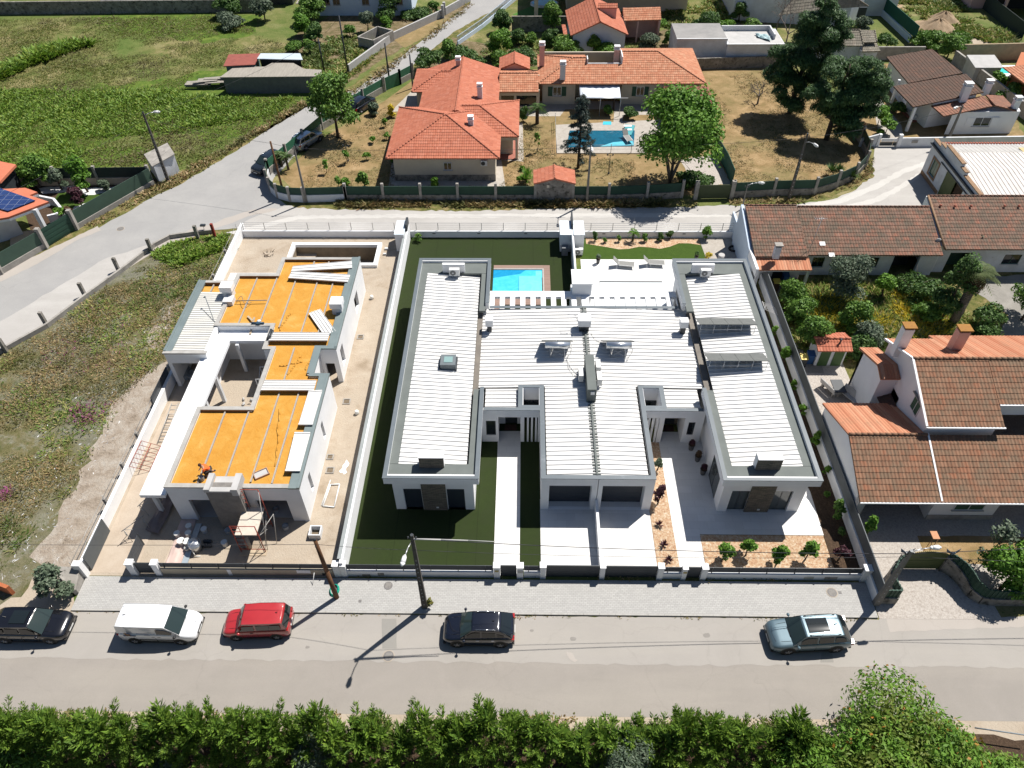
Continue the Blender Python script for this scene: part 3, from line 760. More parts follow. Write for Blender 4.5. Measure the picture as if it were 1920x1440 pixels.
# walls
w=MB()
holed_wall_y(w,-8.74,-3.30,30.28,30.53,0,3.70,[(-8.08,-6.86,0.02,2.35),(-5.14,-3.94,0.02,2.35)])
holed_wall_x(w,-8.74,-8.49,30.53,53.4,0,3.70,[(34,35.4,0.9,2.2),(40,41.4,0.9,2.2),(46,47.4,0.9,2.2)])
w.box(-8.49,-3.55,53.15,53.4,0,3.70)
w.box(-3.55,-3.30,30.53,38.0,0,3.70);w.box(-3.55,-3.30,38.0,47.6,0,3.0);holed_wall_x(w,-3.55,-3.30,47.6,53.4,0,3.70,[(49.2,52.2,0.02,2.3)])
w.obj('wall',W_WHITE,house_l)
w=MB()
holed_wall_y(w,13.40,18.94,30.28,30.53,0,3.70,[(14.05,15.30,0.02,2.35),(16.85,18.15,0.02,2.35)])
holed_wall_x(w,13.40,13.65,30.53,38.0,0,3.70,[(31.3,33.4,0.02,2.35)]);w.box(13.40,13.65,38.0,47.6,0,3.0);holed_wall_x(w,13.40,13.65,47.6,53.4,0,3.70,[(49.2,52.2,0.02,2.3)])
w.box(13.65,18.69,53.15,53.4,0,3.70)
holed_wall_x(w,18.69,18.94,30.53,53.4,0,3.70,[(35,36.4,0.9,2.2),(42,43.4,0.9,2.2)])
w.obj('wall',W_WHITE,house_r)
# roof-edge return wall of the right wing seen from the courtyard
for h,x0,x1,s0,s1 in ((house_l,-8.08,-3.94,-6.82,-5.18),(house_r,14.05,18.15,15.25,16.88)):
 st=MB();st.box(s0,s1,30.20,30.30,0,3.69);st.obj('stone_panel',S_STONE,h)
 ch=MB()
 ch.box(s0,s1,30.78,31.30,4.0,5.12)
 c_=ch.obj('chimney',W_WHITE,h)
 cf=MB();cf.box(s0+.01,s1-.01,30.70,30.779,4.11,5.10);cf.obj('stone_face',S_STONE,c_)
 cs=MB();cs.box(s0,s1,30.66,31.34,5.123,5.17);cs.obj('cap',W_WHITE,c_)
 sk=MB();sk.box((s0+s1)/2+0.05,(s0+s1)/2+0.22,30.17,30.199,0.30,0.42);sk.obj('socket',M_ACW,h)
for a,b in ((-8.08,-6.86),(-5.14,-3.94)):
 r=MB();r.box(a,b,30.44,30.50,0.02,2.35);r.obj('roller_shutter',mat('navy_shutter',(0.022,0.03,0.042),(0.018,0.025,0.036),2,0.5),house_l)
for a,b in ((14.05,15.30),(16.85,18.15)):
 win_y(house_r,a,b,30.47,0.02,2.35,GLASS2,name='sliding_door',sill=False)
CURT=mat('curtain',(0.30,0.31,0.31),(0.2,0.21,0.21),30,0.9,stretch=(1,1,0.05))
win_x(house_r,31.3,33.4,13.42,0.02,2.35,-1,GLASS2,name='sliding_door')
for h,xx,sd_,ws in ((house_l,-8.72,-1,[(34,35.4),(40,41.4),(46,47.4)]),(house_r,18.92,1,[(35,36.4),(42,43.4)])):
 for a,b in ws:win_x(h,a,b,xx,0.9,2.2,sd_)
# middle block: garages, entrances, living rooms
def mid(h,sg):
 """sg=-1 left house (x 5.. to -3), +1 right house"""
 if sg < 0:
  gx0,gx1,ex0,ex1=1.25,5.02,-3.05,1.25
  gar=[(1.79,4.64,0.05,2.75)]
 else:
  gx0,gx1,ex0,ex1=5.06,8.80,8.80,13.15
  gar=[(5.36,8.21,0.05,2.75)]
 w=MB()
 holed_wall_y(w,gx0,gx1,30.32,30.57,0,ZM,gar)
 ox=gx0 if sg < 0 else gx1-0.25
 w.box(ox,ox+0.25,30.57,36.46,0,ZM)                # garage flank
 w.box(ex0 if sg < 0 else 5.1,ex1 if sg > 0 else 5.0,48.0,48.2,0,3.2)
 fins=(0.10,1.10) if sg < 0 else (8.95,9.95)
 if sg < 0:
  door=(-1.80,-0.18,0,2.75);wn_=(-2.72,-2.0,0.75,2.35)
 else:
  door=(10.30,11.80,0,2.75);wn_=(12.1,12.6,0.9,2.3)
 holed_wall_y(w,ex0 if sg < 0 else 8.80,1.25 if sg < 0 else ex1,36.46,36.66,0,ZM,[door,wn_,(fins[0],fins[1],0,2.75)])
 w.box(door[0]-0.15,door[0]-0.001,36.66,38.4,0,2.76);w.box(door[1]+0.001,door[1]+0.15,36.66,38.4,0,2.76)
 w.box(door[0],door[1],38.2,38.4,2.4,2.76)
 if sg < 0:px0,px1=0.02,1.18
 else:px0,px1=8.86,10.02
 w.box(px0-0.16,px0-0.001,36.95,38.75,0,ZM);w.box(px1+0.001,px1+0.16,36.95,38.75,0,ZM)
 w.box(px0-0.16,px1+0.16,38.751,38.95,2.2,ZM)
 w.obj('wall',W_WHITE,h)
 fn=MB()
 k=3
 for i in range(k):
  a=fins[0]+0.20+i*0.30
  fn.box(a,a+0.13,36.47,36.65,0,2.75)
 fn.obj('screen_fins',W_WHITE,h)
 ceil=MB();ceil.box(door[0]-.15,door[1]+.15,36.67,38.4,2.765,2.85);ceil.obj('porch_ceiling',W_WHITE,h)
 d=MB();d.box(door[0]+0.45,door[1]-0.25,38.3,38.36,0.05,2.4);dd=d.obj('front_door',Z_DARK,h)
 kn=MB();kn.box(door[0]+0.55,door[0]+0.59,38.24,38.30,0.9,1.5);kn.obj('handle',Z_ZINC,dd)
 bk=MB();bk.box(door[0],door[0]+0.45,38.28,38.4,0,2.4);bk.box(door[1]-0.25,door[1],38.28,38.4,0,2.4);bk.obj('door_surround',S_STONE if sg > 0 else W_WHITE,h)
 mt=MB();mt.box(door[0]+0.4,door[1]-0.3,37.55,38.15,0.05,0.07);mt.obj('door_mat',mat('coir_mat',(0.06,0.03,0.02),(0.04,0.02,0.015),8,0.95),h)
 win_y(h,wn_[0],wn_[1],36.56,wn_[2],wn_[3],mull=0,sill=False)
 sl=MB();sl.box(wn_[0],wn_[1],36.47,36.52,wn_[2]-.03,wn_[2]+.01);sl.obj('sill',C_NEW,h)
 lw=MB();lw.box(px0,px1,38.6,38.745,0.05,2.2);lw.obj('patio_door',GLASS,h)
 ga=gar[0]
 gd=MB()
 for i in range(9):
  z0=0.05+i*0.30;gd.box(ga[0],ga[1],31.0,31.05,z0+0.006,z0+0.294)
 gd.box(ga[0],ga[1],31.03,31.07,0.05,2.75)
 g_=gd.obj('garage_door',mat('garage_door_grey',(0.040,0.046,0.055),(0.034,0.040,0.048),1,0.45),h)
 gs=MB();gs.box(ga[0]-.001,ga[0]-.06,30.6,31.1,0,2.8);gs.box(ga[1]+.001,ga[1]+.06,30.6,31.1,0,2.8);gs.box(ga[0]-.06,ga[1]+.06,30.58,31.1,2.752,2.85);gs.obj('garage_reveal',W_WHITE,h)
 for q in (0.35,0.8):
  pass
 zr,ze=3.46,3.22
 if sg < 0:
  ribbed('roof_sheet',-3.33,4.88,39.02,48.05,ze,zr,S_WHITE,h,sp=0.40,rib=0.065,rw=0.05)
  ribbed('roof_sheet',1.62,4.88,30.62,39.015,3.32,zr,S_WHITE,h,sp=0.40,rib=0.065,rw=0.05)
  ribbed('roof_sheet',-2.78,-0.40,36.92,38.93,3.16,3.20,S_WHITE,h,sp=0.40,rib=0.065,rw=0.05)
 else:
  ribbed('roof_sheet',5.02,13.41,39.02,48.05,zr,ze,S_WHITE,h,sp=0.40,rib=0.065,rw=0.05)
  ribbed('roof_sheet',5.02,8.38,30.62,39.015,zr,3.32,S_WHITE,h,sp=0.40,rib=0.065,rw=0.05)
  ribbed('roof_sheet',10.38,12.9,36.92,38.93,3.20,3.16,S_WHITE,h,sp=0.40,rib=0.065,rw=0.05)
 c=MB();z0,z1=ZM,ZM+0.045
 if sg < 0:
  c.box(1.22,4.97,30.29,30.62,z0,z1)
  c.box(1.22,1.55,30.62,36.66,z0,z1)
  c.box(-2.84,1.22,36.43,36.72,z0-.0,z1-.005)
  c.box(1.22,1.55,36.66,38.98,z0,z1)
  c.box(-0.36,-0.02,36.72,38.98,z0,z1)
  c.box(-0.02,1.22,38.74,38.98,z0,z1)
  c.box(-0.02,1.22,36.722,36.94,z0,z1)
  c.box(-2.8,4.97,48.05,48.35,z0-.1,z1-.1)
 else:
  c.box(4.97,8.83,30.29,30.62,z0,z1)
  c.box(8.50,8.83,30.62,36.66,z0,z1)
  c.box(8.83,12.95,36.43,36.72,z0-.0,z1-.005)
  c.box(8.50,8.83,36.66,38.98,z0,z1)
  c.box(10.02,10.36,36.72,38.98,z0,z1)
  c.box(8.83,10.02,38.74,38.98,z0,z1)
  c.box(8.83,10.02,36.722,36.94,z0,z1)
  c.box(4.97,12.95,48.05,48.35,z0-.1,z1-.1)
 c.obj('coping',Z_ZINC,h)
 ip=MB()
 if sg < 0:
  ip.box(1.25,1.50,36.67,38.9,2.9,ZM);ip.box(-0.34,-0.15,36.67,38.9,2.9,ZM-.002);ip.box(1.501,1.56,30.6,38.97,3.1,3.49)
 else:
  ip.box(8.55,8.80,36.67,38.9,2.9,ZM);ip.box(10.19,10.34,36.67,38.9,2.9,ZM-.002);ip.box(8.44,8.499,30.6,38.97,3.1,3.49)
 ip.obj('parapet_lining',Z_DARK,h)
 rs=MB()
 if sg < 0:rs.box(-3.0,4.95,39.1,47.9,2.95,3.05)
 else:rs.box(5.08,13.1,39.1,47.9,2.95,3.05)
 rs.obj('ceiling_slab',C_NEW,h)
mid(house_l,-1);mid(house_r,1)
# party ridge
rd=MB();rd.box(4.885,5.015,30.62,37.35,3.30,3.60);rd.box(4.885,5.015,41.0,48.05,3.30,3.60)
y=30.7
while y < 48:
 if not 37.3 < y < 41.0:
  rd.box(4.70,4.884,y,y+0.10,3.44,3.53);rd.box(5.016,5.20,y,y+0.10,3.44,3.53)
 y+=0.25
rd.obj('ridge_flashing',Z_FLAT,house_l)
# service block in the middle of the roof
sb=MB();sb.box(4.62,5.28,37.35,41.0,3.2,4.75);o=sb.obj('service_box',Z_FLAT,house_l)
sv=MB();sv.box(4.86,5.14,37.30,37.349,4.25,4.55);sv.obj('vent_plate',M_ACW,o)
# white ventilation chimney boxes
def vent_box(h,x0,x1,y0,y1,z0,z1):
 b=MB();b.box(x0+.12,x1-.12,y0+.1,y1-.1,z0,z1-0.62);o=b.obj('chimney',Z_DARK,h)
 t=MB();t.box(x0,x1,y0,y1,z1-0.62,z1);t.obj('hood',W_WHITE,o)
 return o
vent_box(house_l,4.35,5.35,45.0,46.0,3.3,4.65)
vent_box(house_l,-3.02,-2.42,45.1,45.7,3.2,4.55)
vent_box(house_r,12.42,13.05,45.0,45.6,3.2,4.55)
# skylight
sk=MB();sk.box(-6.22,-5.08,40.15,41.30,3.8,4.45);o=sk.obj('skylight',mat('skylight_curb',(0.13,0.15,0.16),(0.11,0.13,0.14),1,0.5),house_l)
sg_=MB();sg_.box(-5.95,-5.30,40.42,41.05,4.452,4.475);sg_.obj('pane',mat('skylight_glass',(0.22,0.33,0.32),(0.18,0.28,0.28),1,0.2),o)
sf=MB();sf.box(-6.32,-6.221,40.05,41.4,3.9,4.15);sf.box(-5.079,-4.98,40.05,41.4,3.9,4.15);sf.obj('flashing',Z_DARK,o)
# white mounting walls with an air conditioner each
for h,x0,x1,lab,ax in ((house_l,-6.95,-5.05,'air conditioner before a white upstand at the back of the left wing roof',-5.9),(house_r,14.35,16.25,'air conditioner before a white upstand at the back of the right wing roof',15.45)):
 u=MB();u.box(x0,x1,52.0,52.25,4.1,4.95);u.obj('upstand',W_WHITE,h)
 ac_unit(lab,(ax,51.55,4.10))
 p_=MB();p_.cyl((ax+.3,51.7,4.15),(x1-.1,51.95,4.15),.02,.02,5);p_.obj('pipe',Z_DARK,h)
ac_unit('lone air conditioner on the left flank of the grey roof service box',(4.28,39.6,3.62),radians(-90),0.9)
ac_unit('rear one of two air conditioners right of the grey roof service box',(5.62,40.5,3.62),radians(90),0.9)
ac_unit('front one of two air conditioners right of the grey roof service box',(5.62,39.2,3.62),radians(90),0.9)
# pergola slabs over the terraces
pg=MB()
pg.box(-2.86,4.90,50.0,50.75,2.85,3.10)
for i in range(9):
 x=-2.86+i*0.865
 pg.box(x,x+0.42,48.36,50.0,2.85,3.10)
pg.obj('pergola',W_WHITE,house_l)
pg=MB()
pg.box(4.91,12.98,50.0,50.75,2.85,3.10);pg.box(4.91,5.55,48.36,50.0,2.85,3.10)
for i in range(9):
 x=6.0+i*0.865
 pg.box(x,min(x+0.42,12.97),48.36,50.0,2.85,3.10)
pg.obj('pergola',W_WHITE,house_r)
bb=MB();bb.box(4.15,5.75,50.2,50.95,3.11,4.25);o=bb.obj('barbecue_chimney',W_WHITE,house_r)
b2=MB();b2.box(4.10,5.80,50.751,52.0,0,2.84);b2.obj('barbecue_wall',W_WHITE,house_r)
b3=MB();b3.box(4.08,5.82,50.15,52.2,4.253,4.33);b3.obj('cap',W_WHITE,o)
# divider between the driveways
dv=MB();dv.prism([(4.95,25.15),(5.13,25.15),(5.13,30.3),(4.95,30.3)],0,[1.0,1.0,1.25,1.25])
solo('dividing_wall',dv,W_WHITE,'low white wall dividing the two garage driveways','wall')
# ---- rooftop solar gear
M_STEEL=mat('steel_tank',(0.62,0.64,0.66),(0.55,0.57,0.6),1,0.28,metal=0.85)
M_ALU=mat('aluminium_frame',(0.55,0.56,0.57),(0.48,0.49,0.5),4,0.4,metal=0.6)
def panel_mat(name,c,cell=0.17,line=(0.25,0.27,0.3)):
 m,t,b,out=nt(name)
 br=t.nodes.new('ShaderNodeTexBrick');br.offset=0;br.inputs['Scale'].default_value=1
 br.inputs['Brick Width'].default_value=cell;br.inputs['Row Height'].default_value=cell;br.inputs['Mortar Size'].default_value=0.006
 br.inputs['Color1'].default_value=(*c,1);br.inputs['Color2'].default_value=(*tuple(x*1.15 for x in c),1);br.inputs['Mortar'].default_value=(*line,1)
 t.links.new(obj_co(t),br.inputs['Vector'])
 t.links.new(br.outputs['Color'],b.inputs['Base Color']);b.inputs['Roughness'].default_value=0.7;b.inputs['Specular IOR Level'].default_value=0.06
 return m
M_PV=panel_mat('solar_cells',(0.06,0.065,0.075),line=(0.16,0.17,0.18))
M_PVB=mat('panel_backsheet',(0.13,0.135,0.13),(0.11,0.115,0.11),3,0.8)
def heater(label,loc):
 t=thing('solar_water_heater',label,'solar heater',loc,0,'rooftop solar water heaters')
 ORG[t] =Vector((0,0,0))
 b=MB();b.cyl((-0.95,-0.25,1.12),(0.95,-0.25,1.12),0.27,0.27,24);b.obj('tank',M_STEEL,t)
 for i in (-1,1):
  x0,x1=(-1.18,-0.03) if i < 0 else (0.03,1.18)
  c=MB();c.slab([(x1,0.05,1.20),(x0,0.05,1.20),(x0,1.35,0.10),(x1,1.35,0.10)],0.08);c.obj('collector',M_PVB,t)
  g=MB();g.slab([(x1-.05,0.115,1.18),(x0+.05,0.115,1.18),(x0+.05,1.35,0.135),(x1-.05,1.35,0.135)],0.02);g.obj('collector_glass',M_PV,t)
 f=MB()
 for sx in (-0.55,0.55):
  f.cyl((sx,-0.45,0.0),(sx,-0.25,0.88),0.025,0.025,6);f.cyl((sx,-0.45,0.03),(sx,1.3,0.03),0.025,0.025,6);f.cyl((sx,0.0,0.85),(sx,0.0,0.05),0.025,0.025,6)
 f.cyl((-0.55,-0.43,0.1),(0.55,-0.28,0.8),0.015,0.015,5);f.cyl((0.55,-0.43,0.1),(-0.55,-0.28,0.8),0.015,0.015,5);f.cyl((-0.9,-0.45,0.05),(0.9,-0.45,0.05),0.025,0.025,5)
 f.obj('frame',M_ALU,t)
 p=MB();p.tube([(0.97,-0.25,1.2),(1.1,-0.3,1.1),(1.0,-0.5,0.5),(0.75,-0.6,0.12),(0.7,-0.9,0.06)],0.025,6);p.obj('hose',M_ACW,t)
 return t
heater('solar water heater with steel tank, left of the two on the middle roof',(2.62,42.55,3.42))
heater('solar water heater with steel tank, right of the two on the middle roof',(7.30,42.55,3.42))
def pv_rack(label,loc,w=4.45):
 t=thing('solar_panel_rack',label,'solar panels',loc,0,'racks of solar panels')
 ORG[t] =Vector((0,0,0))
 for i in range(4):
  x0=-w/2+i*w/4+0.01;x1=x0+w/4-0.02
  a=MB();a.slab([(x1,0.0,.92),(x0,0.0,.92),(x0,1.5,0.30),(x1,1.5,0.30)],0.04);o=a.obj('panel',M_PVB,t)
  g=MB();g.slab([(x1-.04,0.04,.92),(x0+.04,0.04,.92),(x0+.04,1.46,0.335),(x1-.04,1.46,0.335)],0.012);g.obj('cells',M_PV,o)
 f=MB()
 for k in range(5):
  x=-w/2+0.1+k*(w-0.2)/4
  f.cyl((x,0.0,0.92),(x,-0.02,0.0),0.02,0.02,5);f.cyl((x,0.0,0.02),(x,1.45,0.06),0.02,0.02,5)
 f.cyl((-w/2+.1,-0.01,0.45),(w/2-.1,-0.01,0.45),0.018,0.018,5)
 f.obj('frame',M_ALU,t)
pv_rack('tilted row of four solar panels, rear one of two on the right wing',(15.95,44.3,3.98))
pv_rack('tilted row of four solar panels, front one of two on the right wing',(15.95,40.2,3.98))
# small bits on the roofs
wv=MB()
wv.tube([(3.4,41.9,3.5),(3.6,41.0,3.5),(4.0,40.3,3.5),(4.25,40.0,3.6)],0.025,5);wv.tube([(3.4,41.9,3.5),(3.45,40.9,3.5),(3.8,40.1,3.5),(4.25,39.8,3.6)],0.02,5);wv.tube([(4.0,45.0,3.55),(3.95,44.0,3.5),(3.7,43.1,3.5)],0.012,4)
solo('roof_pipe',wv,M_ACW,'thin white pipe looping from the left solar heater to an air conditioner','pipe')
wv=MB();wv.tube([(5.4,44.8,3.5),(5.6,44.2,3.5),(6.3,43.4,3.5)],0.014,4)
solo('roof_cable',wv,Z_DARK,'thin cable curving on the roof towards the right solar heater','cable')
an=MB()
an.cyl((4.3,45.4,4.3),(4.1,45.4,4.9),0.02,0.02,5)
for k in range(6):an.cyl((4.15-0.1*k,45.15+.03*k,4.85-.0*k),(4.15-0.1*k,45.65+.03*k,4.85),0.012,0.012,4)
an.cyl((4.2,45.4,4.85),(3.55,45.6,4.85),0.015,0.015,4)
solo('roof_antenna',an,M_ALU,'small television antenna beside the white ventilation hood','antenna')
# ================================================================ pools
WATER=None
def water_mat(name,c,c2,rough=0.05):
 m,t,b,out=nt(name)
 col=ramp(t,noise(t,obj_co(t),1.2,4,0.6,1.5),[(0.35,c),(0.65,c2)])
 t.links.new(col,b.inputs['Base Color'])
 b.inputs['Roughness'].default_value=rough
 bump(t,b,noise(t,obj_co(t),5,3,0.6,0.6),0.12,0.04)
 return m
W_AQUA=water_mat('pool_water',(0.045,0.42,0.58),(0.075,0.50,0.66))
W_AQUAD=water_mat('pool_water_deep',(0.01,0.22,0.42),(0.015,0.27,0.48))
W_AQUAL=water_mat('pool_water_shallow',(0.13,0.55,0.68),(0.17,0.62,0.75))
pool=thing('swimming_pool','rectangular turquoise swimming pool with timber deck edge in the turf lawn','pool',(-0.5,56,0))
WOODDK=tile_grid_mat('timber_deck',(0.26,0.175,0.14),(0.22,0.145,0.115),(0.10,0.07,0.055),2.4,0.14,rough=0.7,gw=0.006)
dk=MB();dk.box(-2.86,2.50,58.0,58.55,0.02,0.10);dk.box(1.92,2.50,53.6,58.0,0.02,0.10);dk.box(-2.86,1.92,52.6,53.6,0.02,0.10);dk.box(-2.86,-2.2,50.8,52.6,0.02,0.10);dk.obj('deck',WOODDK,pool)
rm=MB();rm.box(-2.86,1.92,57.85,58.0,0.02,0.13);rm.box(1.78,1.92,53.6,57.85,0.02,0.13);rm.box(-2.86,1.78,53.6,53.75,0.02,0.13);rm.obj('coping',C_KERB,pool)
wt=MB();wt.box(-2.86,-0.45,53.75,57.85,0.02,0.055);wt.box(-0.45,1.78,56.7,57.85,0.02,0.055);wt.obj('water',W_AQUA,pool)
wt=MB();wt.prism([(-2.86,57.82),(-2.86,56.6),(-0.3,57.25),(0.2,57.84)],0.03,0.062);wt.obj('deep_water',W_AQUAD,pool)
wt=MB();wt.box(-0.42,1.70,53.8,56.9,0.02,0.072);wt.box(1.15,1.70,56.9,57.7,0.02,0.072);wt.obj('water_over_steps',W_AQUAL,pool)
pc=thing('covered_pool','swimming pool closed by a pale grey cover on the right terrace','pool',(11,53.5,0))
cv=MB();cv.box(7.1,12.95,51.9,55.9,0.05,0.10);cv.obj('cover',mat('pool_cover',(0.62,0.66,0.68),(0.58,0.62,0.64),0.5,0.5),pc)
cb=MB();cb.box(7.1,12.95,55.9,56.12,0.05,0.075);cb.obj('roller_slot',Z_DARK,pc)
dc=MB();dc.box(5.9,7.05,52.0,56.3,0.05,0.075);dc.obj('ledge',mat('ledge_grey',(0.5,0.51,0.51),(0.46,0.47,0.47),1,0.6),pc)
# loungers
def lounger(label,loc,rz):
 t=thing('sun_lounger',label,'sun lounger',loc,rz,'sun loungers on the pool terrace');ORG[t] =Vector((0,0,0))
 s=MB();s.box(-0.2,1.25,-0.32,0.32,0.34,0.38);s.obj('seat',mat('grey_sling',(0.22,0.22,0.21),(0.19,0.19,0.18),12,0.8),t)
 b=MB();b.slab([(-0.22,0.32,0.37),(-0.22,-0.32,0.37),(0.0-0.75,-0.32,0.92),(-0.75,0.32,0.92)][::-1],0.04);b.obj('backrest',MATS['grey_sling'],t)
 f=MB();f.box(-0.22,1.3,-0.37,-0.33,0.31,0.37);f.box(-0.22,1.3,0.33,0.37,0.31,0.37);f.obj('frame',M_ACW,t)
 for x in (-0.1,1.2):
  for y in (-0.35,0.35):
   l=MB();l.cyl((x,y,0.31),(x+0.05,y,0),0.022,0.022,6);l.obj('leg',M_ACW,t)
lounger('left grey sun lounger with raised back on the white pool terrace',(9.3,58.5,0.05),radians(-8))
lounger('right grey sun lounger with raised back on the white pool terrace',(12.2,58.7,0.05),radians(-4))
# ================================================================ the unfinished house
def membrane_mat():
 m,t,b,out=nt('orange_membrane')
 co=obj_co(t)
 col=ramp(t,noise(t,co,0.7,6,0.7,0.8),[(0.3,(0.43,0.20,0.03)),(0.55,(0.48,0.25,0.05)),(0.75,(0.54,0.33,0.10))])
 col=mixc(t,ramp(t,noise(t,co,14,4,0.8),[(0.5,(0,0,0)),(0.7,(0.4,0.4,0.4))]),col,(0.37,0.16,0.02))
 t.links.new(col,b.inputs['Base Color']);b.inputs['Roughness'].default_value=0.9;b.inputs['Specular IOR Level'].default_value=0.15
 bump(t,b,noise(t,co,2.2,7,0.75,1.2),0.7,0.08)
 return m
M_ORG=membrane_mat()
S_GREYSH=mat('cream_roof_sheet',(0.55,0.54,0.50),(0.50,0.49,0.455),0.7,0.6)
uh=thing('unfinished_house','unfinished white house with orange roof underlay and scaffolds on the sandy plot','house',(-20,40,0))
H=3.78
w=MB()
# front rooms
holed_wall_y(w,-23.45,-14.60,29.25,29.50,0,H-0.1,[(-22.3,-20.35,0,2.35),(-17.85,-15.7,0,2.35)])
holed_wall_x(w,-14.85,-14.60,29.50,39.85,0,H-0.1,[(31.0,31.5,0.9,2.6),(35.6,36.1,1.1,2.7)])
holed_wall_x(w,-23.45,-23.20,29.50,36.3,0,H-0.1,[(30.5,32.5,0,2.3),(33.6,35.4,0,2.3)])
w.box(-23.2,-19.5,36.15,36.4,0,H-0.1)
w.box(-19.6,-19.35,36.4,42.6,0,H-0.1)
w.box(-16.1,-14.85,39.6,39.85,0,H-0.1)
w.box(-16.25,-16.0,39.85,42.7,0,H-0.1)
holed_wall_y(w,-16.0,-14.60,42.72,42.97,0,H-0.1,[(-15.75,-15.0,0,2.1)])
holed_wall_x(w,-14.85,-14.60,42.97,54.6,0,H-0.1,[(43.6,44.5,0.9,2.7),(50.2,51.6,0.9,2.5)])
w.box(-21.5,-14.85,54.35,54.6,0,H-0.1)
w.box(-21.5,-21.25,52.2,54.35,0,H-0.1)
w.box(-24.9,-21.5,52.0,52.25,0,H-0.1)
w.box(-20.3,-20.05,42.7,45.4,0,H-0.1);w.box(-20.05,-19.35,42.6,42.85,0,H-0.1)
w.box(-24.9,-20.3,45.35,45.6,0,H-0.1)
w.box(-24.9,-24.65,45.6,52.0,0,H-0.1)
# carport walls
w.box(-27.95,-27.65,42.15,51.2,0,H-0.15)
w.box(-27.65,-24.9,51.0,51.2,0,H-0.15)
w.box(-27.65,-24.65,42.10,42.35,2.65,H-0.15);w.box(-24.9,-24.65,42.35,45.35,0,H-0.15)
w.obj('wall',W_WHITE,uh)
# floor inside is concrete
fl=MB();fl.box(-23.2,-14.85,29.5,36.1,0.02,0.06);fl.box(-19.3,-16.3,36.15,45.3,0.02,0.06);fl.box(-24.6,-14.9,45.6,54.3,0.02,0.06);fl.obj('floor_slab',C_NEW,uh)
# roof underlay
mm=MB()
mm.box(-23.25,-14.95,29.45,36.2,H-0.34,H-0.24)
mm.box(-19.40,-16.1,36.2,42.8,H-0.34,H-0.24)
mm.box(-16.1,-14.95,36.2,39.7,H-0.34,H-0.24)
mm.box(-24.75,-14.95,45.5,52.05,H-0.34,H-0.24)
mm.box(-20.1,-14.95,42.8,45.5,H-0.34,H-0.24)
mm.box(-21.3,-14.95,52.05,54.4,H-0.34,H-0.24)
mm.box(-27.6,-24.9,49.8,51.0,H-0.40,H-0.30)
mm.obj('roof_underlay',M_ORG,uh)
# folds and loose edges of the underlay
rr=random.Random(5)
for (x0,y0,x1,y1) in ((-17.6,36.4,-16.6,31.2),(-17.2,42.0,-17.9,39.6),(-18.6,40.9,-16.9,41.3),(-19.2,47.3,-19.6,45.0),(-16.2,42.2,-16.6,40.4),(-23.0,45.8,-22.0,45.65)):
 fo=MB();n_=8;pts=[]
 for i in range(n_+1):
  k=i/n_;pts.append((x0+(x1-x0)*k+rr.uniform(-.08,.08),y0+(y1-y0)*k+rr.uniform(-.08,.08),H-0.225))
 fo.tube(pts,[rr.uniform(0.04,0.08) for _ in pts],5);fo.obj('underlay_fold',M_ORG,uh)
# parapets around the underlay
pp=MB();z0,z1=H-0.1,H
def prm(x0,x1,y0,y1):pp.box(x0,x1,y0,y1,z0,z1)
prm(-23.50,-15.3,29.22,29.55);prm(-23.50,-23.17,29.55,36.12);prm(-23.50,-19.32,36.12,36.45)
prm(-19.65,-19.32,36.45,42.55);prm(-20.35,-19.32,42.55,42.88);prm(-20.35,-20.02,42.88,45.32);prm(-24.95,-20.02,45.32,45.65)
prm(-24.95,-24.62,45.65,51.9);prm(-24.95,-21.22,51.9,52.28);prm(-21.55,-21.22,52.28,54.32);prm(-21.55,-15.3,54.32,54.65)
prm(-27.35,-24.97,50.95,51.25)
pp.obj('parapet',C_KERB,uh)
li=MB()   # timber upstand inside the parapet
li.box(-21.2,-15.3,54.28,54.315,H-0.24,H-0.02);li.box(-24.6,-21.3,51.86,51.895,H-0.24,H-0.02);li.box(-23.15,-19.7,36.08,36.115,H-0.24,H-0.02);li.box(-27.3,-25,50.9,50.945,H-.3,H-.02)
li.obj('upstand_board',mat('brown_board',(0.16,0.085,0.035),(0.12,0.06,0.025),2,0.8),uh)
zc=MB();z0,z1=H-0.02,H+0.05
for a in ((-15.3,-14.55,29.20,39.6),(-16.1,-14.55,39.6,39.92),(-16.30,-15.75,39.92,42.66),(-16.30,-14.55,42.66,43.0),(-15.3,-14.55,43.0,54.7),(-27.99,-27.35,42.3,51.3)):
 zc.box(a[0],a[1],a[2],a[3],z0-.12,z1-.06)
for a in ((-14.72,-14.55,29.20,39.7),(-14.72,-14.55,42.8,54.7),(-27.99,-27.8,42.3,51.3)):
 zc.box(a[0],a[1],a[2],a[3],z1-.06,z1)
zc.obj('gutter_flashing',mat('grey_green_zinc',(0.20,0.245,0.245),(0.17,0.21,0.21),1,0.45,metal=0.3),uh)
cb=MB();cb.box(-28.0,-24.62,42.05,42.38,H-0.15,H-0.02);cb.obj('coping',C_KERB,uh)
ribbed('roof_sheet',-27.35,-24.93,42.38,49.8,H-0.12,H-0.16,S_GREYSH,uh,sp=0.27,rib=0.05,rw=0.04)
# battens
for (x,y0,y1) in ((-21.40,29.7,36.05),(-19.70,29.7,36.1),(-17.93,29.8,38.0),(-16.5,29.7,38.0),(-23.1,45.8,51.8),(-21.38,45.8,51.8),(-19.68,45.3,52.3),(-17.76,44.5,52.4),(-16.38,44.5,52.3),(-17.9,39.2,42.9),(-21.4,53.9,54.2),(-18.6,53.6,54.2),(-17.3,53.7,54.2),(-26.6,49.85,50.9)):
 b=MB();b.box(x-.05,x+.05,y0,y1,H-0.238,H-0.12);b.obj('batten',mat('galvanised_batten',(0.34,0.31,0.27),(0.27,0.24,0.205),3,0.6),uh)
